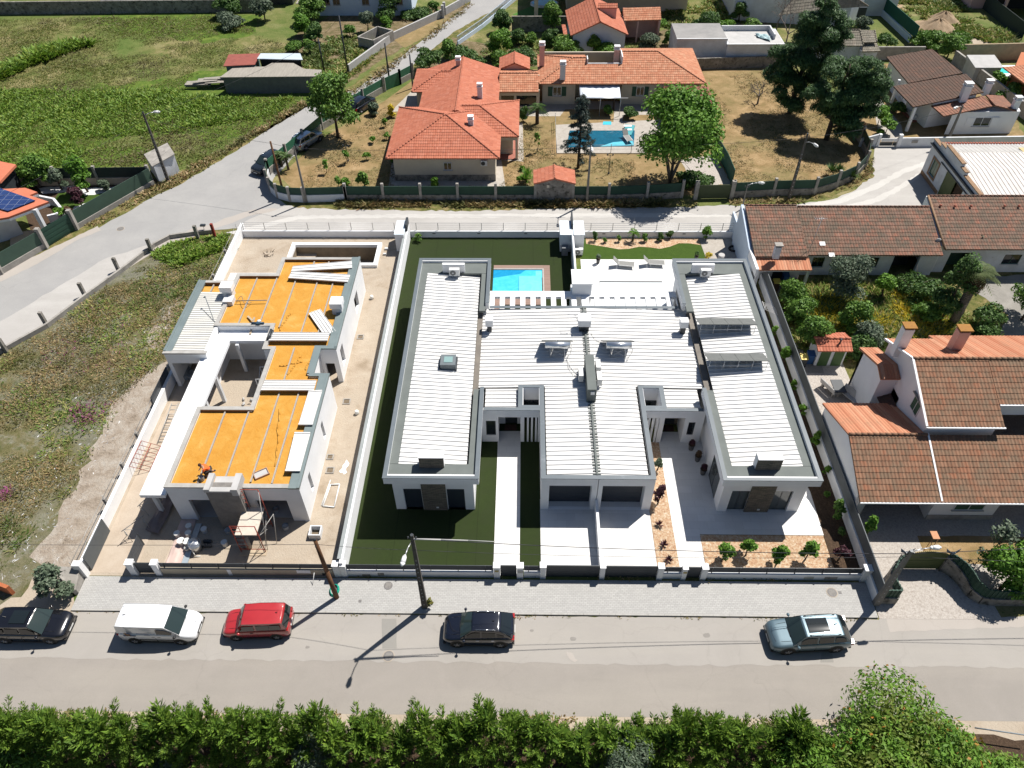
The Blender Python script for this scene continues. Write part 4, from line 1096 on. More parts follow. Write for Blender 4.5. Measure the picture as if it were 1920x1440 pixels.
# flat concrete canopy with columns
cs=MB();cs.box(-25.15,-23.52,29.05,44.2,2.95,3.15);cs.box(-25.15,-20.4,44.2,45.3,2.95,3.15);cs.box(-24.6,-20.4,45.0,45.34,3.15,3.2);cs.obj('canopy_slab',mat('fresh_white_screed',(0.86,0.87,0.88),(0.82,0.83,0.84),0.6,0.7),uh)
lp=MB();lp.box(-25.19,-25.151,29.02,42.05,2.90,3.19);lp.box(-25.19,-23.52,29.0,29.049,2.90,3.19);lp.box(-23.519,-23.48,36.5,44.2,2.9,3.19);lp.box(-23.48,-20.4,44.16,44.199,2.9,3.19);lp.obj('slab_edge',W_WHITE,uh)
for (x,y) in ((-25.0,29.9),(-22.9,44.0),(-23.7,40.5),(-23.75,38.0),(-24.95,34.0),(-24.95,38.2)):
 c=MB();c.box(x-.13,x+.13,y-.13,y+.13,0,2.95);c.obj('column',W_GREYW,uh)
# broad chimney breast at the front
ch=MB();ch.box(-20.30,-18.25,28.45,29.22,0,H+0.55);ch.obj('chimney_breast',mat('raw_block_cladding',(0.20,0.185,0.17),(0.15,0.14,0.13),2.5,0.95,c3=(0.24,0.22,0.2),s3=16,f3=0.55,bs=0.5),uh)
ct=MB();ct.box(-20.36,-20.0,28.40,29.75,H+0.55,H+0.85);ct.box(-18.62,-18.20,28.40,29.75,H+0.2,H+0.85);ct.box(-20.0,-18.62,28.40,28.75,H+0.55,H+0.68);ct.box(-20.0,-18.62,28.75,29.75,H-.1,H+0.50);ct.obj('chimney_top',C_NEW,uh)
def hood(x0,x1,y0,y1):
 b=MB();b.box(x0+.1,x1-.1,y0+.1,y1-.1,H-0.3,H+0.45);o=b.obj('chimney',W_GREYW,uh)
 t=MB();t.box(x0,x1,y0,y1,H+0.45,H+0.95);t.obj('hood',W_WHITE,o)
hood(-25.35,-24.35,49.0,49.9);hood(-15.75,-14.75,46.9,47.9)
b=MB();b.box(-25.0,-24.2,48.1,48.95,H-0.25,H+0.2);b.obj('vent_kerb',W_GREYW,uh)
rv=MB();rv.box(-20.33,-20.24,29.15,29.21,0,3.6);rv.box(-14.9,-14.62,29.2,29.24,0,.05);rv.obj('render_patch',W_WHITE,uh)
# loose roof sheets
def loose_sheet(label,pts,z,n=3):
 """pts: four xy corners, long side first"""
 a,b,c,d=[Vector(p) for p in pts]
 mb=MB()
 mb.prism([tuple(a),tuple(b),tuple(c),tuple(d)],z,z+0.06)
 for i in range(n+1):
  k0=max(0,i/n-0.03);k1=min(1,i/n+0.03)
  q=[a.lerp(d,k0),b.lerp(c,k0),b.lerp(c,k1),a.lerp(d,k1)]
  mb.prism([tuple(p) for p in q],z+0.061,z+0.105)
 return solo('roof_panel',mb,S_WHITE,label,'roof sheet','loose metal roof sheets on the unfinished house')
ZS=H+0.01
loose_sheet('rearmost white roof sheet lying askew on the orange underlay',[(-20.25,52.45),(-15.0,52.95),(-15.2,54.0),(-20.25,53.2)],ZS,2)
loose_sheet('white roof sheet askew just before the rearmost sheet',[(-20.3,51.5),(-15.05,50.95),(-15.0,52.0),(-20.2,52.45)],ZS,3)
loose_sheet('short roof sheet lying diagonally by the right ventilation hood',[(-17.6,46.95),(-15.8,44.2),(-14.95,44.7),(-16.75,47.5)],H-0.11,4)
loose_sheet('long roof sheet across the middle waist of the orange roof',[(-20.0,43.4),(-15.35,43.4),(-15.35,44.35),(-19.9,44.35)],H+0.07,4)
loose_sheet('long roof sheet across the orange roof behind the front room',[(-19.25,37.95),(-15.35,37.95),(-15.35,39.0),(-19.2,39.0)],H+0.07,4)
loose_sheet('roof sheet leaning on the right parapet behind the tray',[(-15.75,30.5),(-14.75,30.5),(-14.75,33.9),(-15.85,33.9)],H+0.06,1)
loose_sheet('roof sheet on the right parapet beside the front room',[(-15.75,34.6),(-14.75,34.6),(-14.72,38.0),(-15.7,37.9)],H+0.06,1)
tb=MB();tb.slab([(-21.9,46.5,H-.1),(-22.05,46.5,H-.1),(-22.1,44.9,H-.55),(-21.95,44.9,H-.55)],0.05);tb.slab([(-22.5,46.7,H-.1),(-22.62,46.6,H-.1),(-22.0,45.9,H),(-21.9,46,H)],.04)
solo('timber_plank',tb,T_BARE,'bare timber planks leaning over the white canopy parapet','plank')
tb=MB();tb.cyl((-24.6,45.0,3.2),(-26.2,48.0,4.6),0.03,0.03,6);tb.cyl((-26.2,48.0,4.6),(-26.25,47.85,4.6),.06,.06,6)
solo('leaning_pole',tb,Z_ZINC,'thin metal pole propped from the white canopy over the carport roof','pole')
tr=thing('mortar_tray','pale rectangular mortar tray on the orange roof by the chimney','tray',(-17.4,30.5,H-0.23),radians(32))
b=MB();b.box(-0.45,0.45,-0.27,0.27,0,0.02);b.box(-0.48,0.48,-0.30,-0.26,0,0.14);b.box(-0.48,0.48,0.26,0.30,0,0.14);b.box(-0.48,-0.44,-0.26,0.26,0,0.14);b.box(0.44,0.48,-0.26,0.26,0,0.14);b.obj('tray',mat('tray_pink',(0.42,0.27,0.2),(0.36,0.22,0.16),3,0.8),tr)
b=MB();b.box(-.43,.43,-.25,.25,.021,.07);b.obj('mortar',C_NEW,tr)
# cable with pipe
cb=MB();pts=[(-24.0+1.3*(k/12),48.4+0.5*sin(k/12*6.3),H-0.1+0.35*sin(k/12*3.1)) for k in range(13)];cb.tube(pts,0.02,5);cb.cyl((-24.0,48.4,H+.05),(-21.4,48.5,H+.05),0.035,0.035,6)
solo('pipe_coil',cb,Z_ZINC,'grey conduit and loop of cable on the orange roof by the left hood','conduit')
tl=MB();tl.cyl((-21.9,45.55,H+.08),(-20.9,45.55,H+.08),0.09,0.09,8);tl.box(-21.5,-21.2,45.4,45.7,H+.0,H+.16)
solo('tool',tl,mat('tool_blue',(0.02,0.06,0.10),(0.015,0.04,0.07),4,0.5),'dark blue tool lying on the inner parapet of the unfinished roof','tool')
tl=MB();tl.blob((-21.35,45.75,H+.1),.17,.17,.12);solo('hard_hat',tl,M_ACW,'white hard hat on the parapet behind the blue tool','hard hat')
tl=MB();tl.cyl((-20.1,43.6,H+.12),(-20.1,44.7,H+.12),0.11,0.11,8);tl.cyl((-19.93,43.6,H+.1),(-19.93,44.6,H+.1),0.09,0.09,8);solo('felt_roll',tl,Z_DARK,'pair of dark rolls lying on the corner parapet of the unfinished roof','roll')
# worker kneeling on the roof
def skin_body(name,joints,edges,m,parent,sub=2):
 me=bpy.data.meshes.new(name)
 me.from_pydata([j[0] for j in joints],edges,[]);me.materials.append(m)
 o=bpy.data.objects.new(name,me);link(o,parent);ORG[o] =Vector((0,0,0))
 md=o.modifiers.new('skin','SKIN');md.use_smooth_shade=True
 sv=me.skin_vertices[0].data
 for i,j in enumerate(joints):
  sv[i].radius=(j[1],j[1] if len(j) < 3 else j[2]);sv[i].use_root=(i == 0)
 s=o.modifiers.new('sub','SUBSURF');s.levels=sub;s.render_levels=sub
 return o
pw=thing('person','worker in orange shirt crouching on the orange roof beside the chimney','person',(-20.75,30.55,H-0.235),radians(200))
SKN=mat('skin',(0.36,0.20,0.13),(0.32,0.17,0.11),5,0.6)
J=[((0,0,0.42),0.15,0.13),((0.12,0,0.62),0.16,0.13),((0.30,0,0.80),0.17,0.12),((0.38,0,0.92),0.06,0.06),((0.45,0,1.02),0.095,0.11),((0.48,0,1.14),0.07,0.08),
  ((0.30,0.20,0.80),0.065,0.065),((0.42,0.28,0.58),0.05,0.05),((0.62,0.24,0.40),0.038,0.038),((0.70,0.22,0.36),0.04,0.025),
  ((0.30,-0.20,0.80),0.065,0.065),((0.48,-0.30,0.62),0.05,0.05),((0.66,-0.20,0.44),0.038,0.038),((0.73,-0.17,0.40),0.04,0.025),
  ((0.02,0.12,0.38),0.10,0.10),((0.40,0.20,0.50),0.075,0.075),((0.22,0.18,0.10),0.05,0.05),((0.36,0.19,0.045),0.04,0.05),
  ((0.02,-0.12,0.38),0.10,0.10),((0.36,-0.18,0.12),0.075,0.075),((-0.10,-0.16,0.07),0.05,0.05),((-0.20,-0.16,0.04),0.04,0.04)]
Ed=[(0,1),(1,2),(2,3),(3,4),(4,5),(2,6),(6,7),(7,8),(8,9),(2,10),(10,11),(11,12),(12,13),(0,14),(14,15),(15,16),(16,17),(0,18),(18,19),(19,20),(20,21)]
skin_body('body',J,Ed,SKN,pw)
shirtJ=[((0.02,0,0.48),0.175,0.15),((0.13,0,0.64),0.19,0.15),((0.30,0,0.80),0.20,0.14),((0.35,0,0.87),0.10,0.08),((0.30,0.21,0.80),0.085,0.085),((0.39,0.27,0.64),0.075,0.075),((0.30,-0.21,0.80),0.085,0.085),((0.44,-0.28,0.68),0.075,0.075)]
skin_body('shirt',shirtJ,[(0,1),(1,2),(2,3),(2,4),(4,5),(2,6),(6,7)],mat('orange_shirt',(0.80,0.12,0.02),(0.70,0.10,0.015),6,0.8),pw)
trJ=[((-0.01,0,0.42),0.175,0.15),((0.04,0.12,0.39),0.12,0.12),((0.40,0.20,0.51),0.095,0.095),((0.24,0.18,0.16),0.065,0.065),((0.04,-0.12,0.39),0.12,0.12),((0.36,-0.18,0.13),0.09,0.09),((-0.06,-0.16,0.085),0.065,0.065)]
skin_body('trousers',trJ,[(0,1),(1,2),(2,3),(0,4),(4,5),(5,6)],mat('work_trousers',(0.05,0.045,0.045),(0.035,0.03,0.03),6,0.9),pw)
hb=MB();hb.blob((0.465,0,1.10),0.11,0.125,0.10);hb.obj('cap',mat('dark_cap',(0.05,0.02,0.015),(0.04,0.015,0.01),6,0.9),pw)
sh=MB();sh.blob((0.38,0.19,0.045),0.13,0.05,0.045);sh.blob((-0.22,-0.16,0.05),0.07,0.05,0.05);sh.obj('shoes',Z_DARK,pw)
fc=MB();fc.blob((0.56,0,1.03),0.025,0.018,0.022);fc.blob((0.545,0.035,1.06),0.012,0.014,0.009);fc.blob((0.545,-0.035,1.06),0.012,0.014,0.009);fc.obj('face',SKN,pw)
def bucket(label,loc,m,full=None,r=0.17,h=0.34,lid=None,group='paint and mortar buckets'):
 t=thing('bucket',label,'bucket',loc,0,group);ORG[t] =Vector((0,0,0))
 b=MB();n=16
 b.cyl((0,0,0),(0,0,h),r*0.85,r,n,caps=False);b.cyl((0,0,h),(0,0,0.02),r*0.94,r*0.8,n,caps=False);b.add([(cos(2*pi*i/n)*r*.84,sin(2*pi*i/n)*r*.84,0.015) for i in range(n)],[tuple(range(n))])
 b.cyl((0,0,h-.02),(0,0,h+.012),r*1.03,r*1.05,n,caps=False)
 b.obj('pail',m,t)
 if lid is not None:
  l=MB();l.cyl((0,0,h+0.013),(0,0,h+0.035),r*1.05,r*1.05,n);l.obj('lid',lid,t)
 else:
  l=MB();l.cyl((0,0,h*0.7),(0,0,h*0.72),r*.9,r*.9,n);l.obj('content',full or C_NEW,t)
 hd=MB();hd.tube([(cos(a)*r*1.05,0.03+sin(a)*0.0-0.12*sin(a),h+0.02-0.10*sin(a)) for a in [pi*k/8 for k in range(9)]],0.008,4);hd.obj('handle',Z_ZINC,t)
 return t
BW=mat('bucket_white',(0.62,0.62,0.60),(0.56,0.56,0.54),6,0.5)
BL=mat('bucket_lid',(0.70,0.70,0.67),(0.6,0.6,0.57),6,0.5)
BG=mat('bucket_grey',(0.30,0.32,0.34),(0.25,0.27,0.29),6,0.5)
bucket('open grey bucket on the orange roof at the crouching worker’s feet'.replace('’',"'"),(-21.2,30.0,H-.235),BG)
def bpx(label,x,y,m,lid=None,r=0.2,h=0.36):
 p=P(x,y,h);bucket(label,(p.x,p.y,0.03),m,None,r,h,lid)
bpx('left of two sunlit white buckets by the steel drum',339,1014,BW,BL,0.24,0.42)
bpx('right of two sunlit white buckets, touching the steel drum',350,1015,BW,BL,0.24,0.42)
bpx('small white bucket in front of the two sunlit buckets',350,1027,BW,None,0.17,0.28)
bpx('shaded lidded bucket nearest the front left window of the unfinished house',353.5,986,BW,BL)
bpx('shaded lidded bucket behind the two sunlit buckets',352.5,999,BW,BL)
bpx('shaded lidded bucket beside the tarpaulin edge',331.5,1000,BW,BL)
bpx('shaded lidded bucket left of the chimney breast',382,992,BW,BL)
bpx('grey bucket at the foot of the chimney breast',427,994,BG,BG)
bpx('shaded bucket alone in front of the chimney breast shadow',420,1017,BW,BL)
bpx('bucket with handle under the right front window',534.5,986,BG,None,0.22,0.38)
bpx('bucket seen in the right front window opening',517,954,BG,None,0.2,0.36)
for i,(x,y,s) in enumerate(((347,704,'front left'),(357,704,'front right'),(350,697,'middle'),(358,698,'rear right'),(351,691,'rearmost'))):
 bpx('%s of the five buckets stored in the carport' % s,x,y,BG,BG,0.24,0.40)
dr=thing('steel_drum','round steel drum with a hose beside the white buckets','drum',tuple(P(370,1030)[:2])+(0.0,))
o_=dr.location
b=MB();b.cyl((o_.x,o_.y,0.03),(o_.x,o_.y,0.80),0.36,0.42,24);b.obj('drum',M_STEEL,dr)
b=MB();b.blob((o_.x,o_.y,0.80),0.41,0.41,0.16,20,8);b.obj('dome',M_STEEL,dr)
b=MB();b.tube([(o_.x+.1,o_.y+.1,0.97),(o_.x-.1,o_.y-.25,0.92),(o_.x,o_.y-.48,0.5),(o_.x+.1,o_.y-.6,0.1),(o_.x+.4,o_.y-.55,0.05)],0.03,6);b.obj('hose',BL,dr)
ss=MB()
for k in range(6):p=P(384+5*(k%3),1015+9*(k//3),0.1);ss.blob((p.x,p.y,.12),.16,.14,.12,8,5,.2)
solo('tool_heap',ss,Z_DARK,'heap of dark tools beside the steel drum','tools')
# tarpaulin and drainpipe at the gate
def rough_sheet(name,pts,z,m,label,cat,amp=0.12,n=14,seed=2,group=None):
 a,b,c,d=[Vector(p) for p in pts];r_=np.random.RandomState(seed)
 V=[];F=[]
 ph=r_.uniform(0,6.28,6)
 for j in range(n+1):
  for i in range(n+1):
   u=i/n;v=j/n;p=a.lerp(b,u).lerp(d.lerp(c,u),v)
   zz=z+amp*(0.5+0.25*sin(9*u+ph[0]+4*v)+0.25*sin(11*v+ph[1]-5*u))*r_.uniform(.6,1)
   V.append((p.x+r_.uniform(-.03,.03),p.y+r_.uniform(-.03,.03),zz))
 for j in range(n):
  for i in range(n):
   q=j*(n+1)+i;F.append((q,q+1,q+n+2,q+n+1))
 mb=MB();mb.add(V,F,True)
 o=solo(name,mb,m,label,cat,group)
 s=o.modifiers.new('thick','SOLIDIFY');s.thickness=0.015
 return o
rough_sheet('tarpaulin',[(-23.4,25.4),(-22.4,25.4),(-22.4,29.3),(-23.5,29.3)],0.05,mat('pink_tarpaulin',(0.50,0.38,0.34),(0.44,0.33,0.29),2,0.6),'pinkish crumpled tarpaulin on the path inside the small gate','tarpaulin')
rough_sheet('tarpaulin',[(-25.6,28.3),(-24.6,28.0),(-24.2,32.6),(-25.2,33.0)],0.08,mat('grey_tarpaulin',(0.22,0.17,0.15),(0.17,0.13,0.12),2,0.7),'brownish tarpaulin bundle shaded under the white canopy','tarpaulin',0.3)
pl=MB();pl.box(-22.35,-21.95,25.3,28.9,0.05,0.12);solo('metal_plate',pl,mat('galv_plate',(0.42,0.48,0.52),(0.36,0.42,0.46),1,0.35,metal=0.4),'long bright metal plate beside the pink tarpaulin','plate')
# manhole boxes, pipe stubs
def inspection(label,x,y,h=0.05,s=0.36,white=True):
 p=P(x,y,h)
 t=thing('inspection_box',label,'drain box',(p.x,p.y,0.02),0,'open concrete drain boxes');ORG[t] =Vector((0,0,0))
 b=MB()
 for a in ((-s,s,-s,-s+.08),(-s,s,s-.08,s),(-s,-s+.08,-s+.08,s-.08),(s-.08,s,-s+.08,s-.08)):b.box(*a,0,h+0.03)
 b.obj('frame',W_GREYW if white else C_OLD,t)
 c=MB();c.box(-s+.08,s-.08,-s+.08,s-.08,0,0.012);c.obj('hole',mat('drain_brown',(0.16,0.125,0.085),(0.12,0.09,0.06),2,0.95),t)
inspection('white open concrete box standing near the brown timber pole',591,995,0.42,0.40)
inspection('sunken open drain box, front one along the turf wall',619,882,0.03,0.30,False)
inspection('sunken open drain box, second from the front',619,857,0.03,0.26,False)
inspection('sunken open drain box near the middle of the sandy side passage',650,753,0.03,0.30,False)
inspection('sunken open drain box, rear one in the sandy side passage',676,632,0.03,0.28,False)
for x,y,s in ((669,773,'front'),(697,557,'rear')):
 b=MB();p=P(x,y,.2);b.cyl((p.x,p.y,0),(p.x,p.y,.3),.16,.16,12);b.blob((p.x,p.y,.3),.17,.17,.1);solo('pipe_stub',b,BL,s+' capped white pipe stub in the sandy side passage','pipe')
fr=MB()
a0,a1,a2,a3=P(606,950),P(627,952),P(637,909),P(620,910)
fr.tube([a0+Vector((0,0,.08)),a3+Vector((0,0,.08))],0.05,6);fr.tube([a1+Vector((0,0,.08)),a2+Vector((0,0,.08))],0.05,6);fr.tube([a3+Vector((0,0,.08)),a2+Vector((0,0,.08))],0.05,6);fr.tube([a0+Vector((0,0,.08)),a1+Vector((0,0,.08))],0.05,6)
c0,c1=P(603,949),P(620,901);fr.tube([c0+Vector((0,0,.06)),c1+Vector((0,0,.06))],0.04,6)
solo('steel_trestle',fr,M_ACW,'pale metal scaffold frame lying on the sand beside the white side wall','scaffold frame')
sp_=sheet('lime_spill',PX((640,880),(650,862),(655,870),(649,878),(651,886),(645,890),(636,884)),0.027,W_WHITE,0.06,0.15,kind='structure')
# scaffold tower
RED=mat('red_primer',(0.28,0.05,0.03),(0.22,0.04,0.025),6,0.6)
GALV=mat('galvanised_tube',(0.40,0.39,0.37),(0.32,0.31,0.29),5,0.5,metal=0.3)
sc=thing('scaffold_tower','red and grey scaffold tower with a pale deck in front of the right window','scaffold',(-17.6,27.5,0))
xa,xb=-18.65,-17.05
for y in (26.75,28.75):
 f=MB()
 for x in (xa,xb):
  f.cyl((x,y,0.03),(x,y,4.2 if y > 28 else 3.0),0.035,0.035,6)
 zz=0.4
 while zz < (4.1 if y > 28 else 3.0):f.cyl((xa,y,zz),(xa+0.55,y,zz),0.022,0.022,5);zz+=0.4
 f.cyl((xa+0.55,y,0.3),(xa+0.55,y,(4.1 if y>28 else 2.9)),0.022,0.022,5)
 for z_ in (0.35,2.0):f.cyl((xa,y,z_),(xb,y,z_),0.028,0.028,5)
 f.cyl((xa,y,(4.2 if y > 28 else 3.0)),(xb,y,(4.2 if y > 28 else 3.0)),0.028,0.028,5)
 f.obj('end_frame',RED,sc)
f=MB()
for x in (xa,xb):f.cyl((x,26.75,0.2),(x,28.75,1.9),0.02,0.02,5);f.cyl((x,26.75,1.9),(x,28.75,0.2),0.02,0.02,5)
f.cyl((xb,28.75,4.0),(xb+0.1,26.9,0.1),0.025,0.025,5);f.cyl((xb,26.75,1.9),(xb+.7,28.2,2.3),.022,.022,5);f.cyl((xb+.7,28.2,2.3),(xb+.6,27.4,0.05),.022,.022,5)
f.obj('brace',GALV,sc)
f=MB();f.prism([(xa+.1,26.7),(xb-.1,26.7),(xb-.1,28.85),(xa+.1,28.85)],2.02,2.10);f.obj('deck',mat('scaffold_board',(0.52,0.47,0.40),(0.44,0.39,0.33),1.5,0.8,c3=(0.3,0.26,0.2),s3=6,f3=.6),sc)
f=MB();f.box(xa-.1,xb+.1,26.45,26.95,0.02,0.06);f.obj('base_plank',T_BARE,sc)
gt=MB();p=P(463,1018,0.6);gt.cyl((p.x,p.y,0.02),(p.x,p.y,1.35),0.20,0.20,12);gt.cyl((p.x,p.y,1.35),(p.x,p.y,1.42),0.23,0.23,12)
solo('concrete_bollard',gt,C_OLD,'short round concrete post standing on the sand behind the front wall','post')
# steel trestles between wall and canopy
def trestle(label,x,y,s=1.0,rz=0.0):
 b=MB();c,s_=cos(rz),sin(rz)
 def R(a,b_,z):return (x+(a*c-b_*s_)*s,y+(a*s_+b_*c)*s,z*s)
 for k in (-0.6,0.6):
  b.cyl(R(k,-0.35,0),R(k,0,1.0),0.022,0.022,5);b.cyl(R(k,0.35,0),R(k,0,1.0),0.022,0.022,5);b.cyl(R(k,-0.2,0.45),R(k,0.2,0.45),0.018,0.018,5)
 b.cyl(R(-0.75,0,1.0),R(0.75,0,1.0),0.03,0.03,5);b.cyl(R(-0.6,0,1.0),R(0.6,-.3,0.1),.018,.018,5)
 return solo('trestle',b,GALV,label,'trestle','steel trestles along the canopy')
trestle('frontmost steel trestle by the open sliding gate',-26.1,28.2,1.1,0.9)
trestle('steel trestle second from the front by the canopy',-25.9,30.3,1.1,1.1)
trestle('steel trestle third from the front by the canopy',-25.6,31.9,1.0,0.8)
trestle('steel trestle beside the middle of the canopy edge',-25.6,34.2,0.9,1.2)
trestle('steel trestle far along the canopy edge',-25.5,36.6,0.9,0.6)
ld=MB()
for x in (0,):
 A_,B_=Vector((-27.55,36.0,0.05)),Vector((-27.3,39.4,0.9));
 o2=Vector((0.55,0.02,0.05))
 ld.cyl(A_,B_,.04,.04,5);ld.cyl(A_+o2,B_+o2,.04,.04,5)
 for k in range(9):q=A_.lerp(B_,(k+.5)/9);ld.cyl(q,q+o2,.03,.03,5)
solo('ladder',ld,GALV,'metal ladder lying along the inner face of the left plot wall','ladder')
ld=MB()
A_,B_=Vector((-28.3,33.2,0.9)),Vector((-27.2,33.4,0.05));o2=Vector((0,2.4,0.0))
for k in range(3):q=A_.lerp(B_,k/2);ld.cyl(q,q+o2,.03,.03,5)
for k in range(7):q=A_.lerp(A_+o2,k/6);ld.cyl(q,q+(B_-A_),.02,.02,5)
solo('lattice_frame',ld,RED,'rusty lattice frame leaning over the left plot wall','scaffold frame')
# interior clutter under the courtyard
cl=MB()
rr=random.Random(9)
for k in range(16):cl.blob((-22.3+rr.uniform(-.8,.9),38.5+rr.uniform(-1.6,2.6),0.1),rr.uniform(.08,.25),rr.uniform(.08,.25),rr.uniform(.06,.18),7,4,.3)
solo('rubble',cl,C_NEW,'pale rubble and scraps on the courtyard floor','rubble',kind='stuff')
rf=MB()
for x in (-20.9,-20.0):
 for y in (41.0,42.4):rf.cyl((x,y,0),(x,y,2.0),.025,.025,5)
for y in (41.0,42.4):rf.cyl((-20.9,y,2.0),(-20.0,y,2.0),.035,.035,5);rf.cyl((-20.9,y,1.0),(-20.0,y,1.0),.025,.025,5)
rf.cyl((-20.9,41,1),(-20.9,42.4,2),.02,.02,5);rf.cyl((-20.0,41,1),(-20.0,42.4,2),.02,.02,5)
solo('courtyard_scaffold',rf,M_ACW,'small light scaffold standing in the courtyard of the unfinished house','scaffold frame')
# concrete pool basin of the site
bp=thing('pool_basin','empty concrete pool basin with white rim behind the unfinished house','pool basin',(-18.5,60,0))
x0,x1,y0,y1=-23.0,-14.05,58.2,61.95
b=MB();b.box(x0,x1,y1-.38,y1,0,.33);b.box(x0,x1,y0,y0+.38,0,.33);b.box(x0,x0+.38,y0+.38,y1-.38,0,.33);b.box(x1-.38,x1,y0+.38,y1-.38,0,.33);b.obj('rim',W_WHITE,bp)
# the inside is sunk: a raised rim shows inner faces down to the screed
b=MB();x0,x1,y0,y1=-22.62,-14.43,58.58,61.57
b.box(x0,x1,y1-.001,y1+.1,-1.6,0.0);b.box(x0,x1,y0-.1,y0+.001,-1.6,0.0);b.box(x0-.1,x0+.001,y0,y1,-1.6,0.0);b.box(x1-.001,x1+.1,y0,y1,-1.6,0.0)
b.obj('inner_wall',mat('raw_basin',(0.24,0.19,0.13),(0.17,0.135,0.095),1.2,0.95,c3=(0.1,0.08,0.06),s3=3,f3=.6),bp)
b=MB();b.box(x0,x1,y0,y1,-1.65,-1.6);b.box(x0,x0+1.9,y0+.4,y1-.0,-1.6,-0.75);b.obj('basin_floor',G_SAND,bp)
ps=MB()
for x,y,s in ((-13.55,61.2,.16),(-13.6,60.3,.14)):ps.box(x-s,x+s,y-s*.6,y+s*.6,.03,.2)
solo('block',ps,W_GREYW,'two pale blocks on the sand beside the empty pool basin','block')
tw=MB()
rr=random.Random(3)
for k in range(9):
 x,y=-25.3+rr.uniform(-.5,.9),60.3+rr.uniform(-.4,.5);tw.cyl((x,y,.05),(x+rr.uniform(-.6,.6),y+rr.uniform(-.3,.3),.25),.03,.02,4)
solo('branch_pile',tw,mat('dry_branch',(0.13,0.09,0.06),(0.09,0.06,0.04),6,0.9),'small pile of twigs beside the empty pool basin','twigs')
tc=MB();tc.box(-24.6,-20.6,52.4,54.0,0.02,0.14);tc.box(-27.9,-24.7,52.4,54.3,.02,.10);solo('concrete_terrace',tc,mat('pale_terrace',(0.56,0.545,0.53),(0.50,0.485,0.47),1,.8),'pale concrete terrace slab behind the unfinished house','terrace')
tc=MB();tc.box(-27.9,-21.65,54.2,57.2,0.02,0.13);solo('concrete_terrace',tc,MATS['pale_terrace'],'large pale slab between the left plot wall and the pool basin','terrace')
# ================================================================ neighbouring houses
def hip_roof(h,x0,x1,y0,y1,ze,k,m,ends='hh',pitch=0.25,row=0.42,us=3,rm=None,ridge_r=0.10,name='roof',thick=0.12):
 """hip or gable roof over an eave rectangle; ends: two letters for the low/high end of the ridge: h hip, g gable"""
 W,D=x1-x0,y1-y0
 L=[]
 if D >= W:
  xm=(x0+x1)/2;zr=ze+k*W/2
  a=y0+(W/2 if ends[0] == 'h' else 0);b=y1-(W/2 if ends[1] == 'h' else 0)
  if b < a:a=b=(y0+y1)/2
  R0,R1=(xm,a,zr),(xm,b,zr)
  A,B,C_,D_=(x0,y0,ze),(x1,y0,ze),(x1,y1,ze),(x0,y1,ze)
  pol=[[A,R0,R1,D_][::-1] if a != b else [A,D_,R0][::1],[B,C_,R1,R0] if a != b else [B,C_,R0]]
  if ends[0] == 'h':pol.append([A,B,R0]);L+=[(A,R0),(B,R0)]
  if ends[1] == 'h':pol.append([C_,D_,R1]);L+=[(C_,R1),(D_,R1)]
 else:
  ym=(y0+y1)/2;zr=ze+k*D/2
  a=x0+(D/2 if ends[0] == 'h' else 0);b=x1-(D/2 if ends[1] == 'h' else 0)
  R0,R1=(a,ym,zr),(b,ym,zr)
  A,B,C_,D_=(x0,y0,ze),(x1,y0,ze),(x1,y1,ze),(x0,y1,ze)
  pol=[[A,B,R1,R0],[C_,D_,R0,R1]]
  if ends[0] == 'h':pol.append([D_,A,R0]);L+=[(A,R0),(D_,R0)]
  if ends[1] == 'h':pol.append([B,C_,R1]);L+=[(B,R1),(C_,R1)]
 if (Vector(R0)-Vector(R1)).length > 0.3:L.append((R0,R1))
 for p in pol:tiled(name,p,m,h,pitch,row,us=us,thick=thick)
 ridge_tiles([(Vector(a)+Vector((0,0,.04)),Vector(b)+Vector((0,0,.04))) for a,b in L],rm or m,h,ridge_r)
 return zr
def chimney(h,x,y,z0,z1,s=0.36,m=None,capm=None,style='hood',taper=0.0):
 b=MB();b.prism([(x-s,y-s*.8),(x+s,y-s*.8),(x+s,y+s*.8),(x-s,y+s*.8)],z0,z1);o=b.obj('chimney',m or W_PINK,h)
 c=MB()
 if style == 'hood':
  c.box(x-s-.06,x+s+.06,y-s*.8-.06,y+s*.8+.06,z1,z1+.12)
  for sx in (-1,1):
   for sy in (-1,1):c.box(x+sx*(s-.05)-.05,x+sx*(s-.05)+.05,y+sy*(s*.8-.05)-.05,y+sy*(s*.8-.05)+.05,z1+.12,z1+.35)
  c.box(x-s+.1,x+s-.1,y-s*.5,y+s*.5,z1+.12,z1+.35)
  c.box(x-s-.04,x+s+.04,y-s*.8-.04,y+s*.8+.04,z1+.35,z1+.48)
  c.obj('hood',capm or W_WHITE,o)
 else:
  c.box(x-s-.08,x+s+.08,y-s*.8-.08,y+s*.8+.08,z1+.16,z1+.26);c.box(x-s+.08,x+s-.08,y-s*.6,y+s*.6,z1,z1+.16)
  c.obj('cap',capm or C_OLD,o)
 return o
def shutter_win(h,x0,x1,y,z0,z1,open_=True):
 f=win_y(h,x0,x1,y,z0,z1,frame=W_WHITE)
 s=MB();w_=(x1-x0)*.55
 s.box(x0-w_,x0-.02,y-.06,y-.02,z0,z1);s.box(x1+.02,x1+w_,y-.06,y-.02,z0,z1);s.obj('shutters',G_SHUT,f)
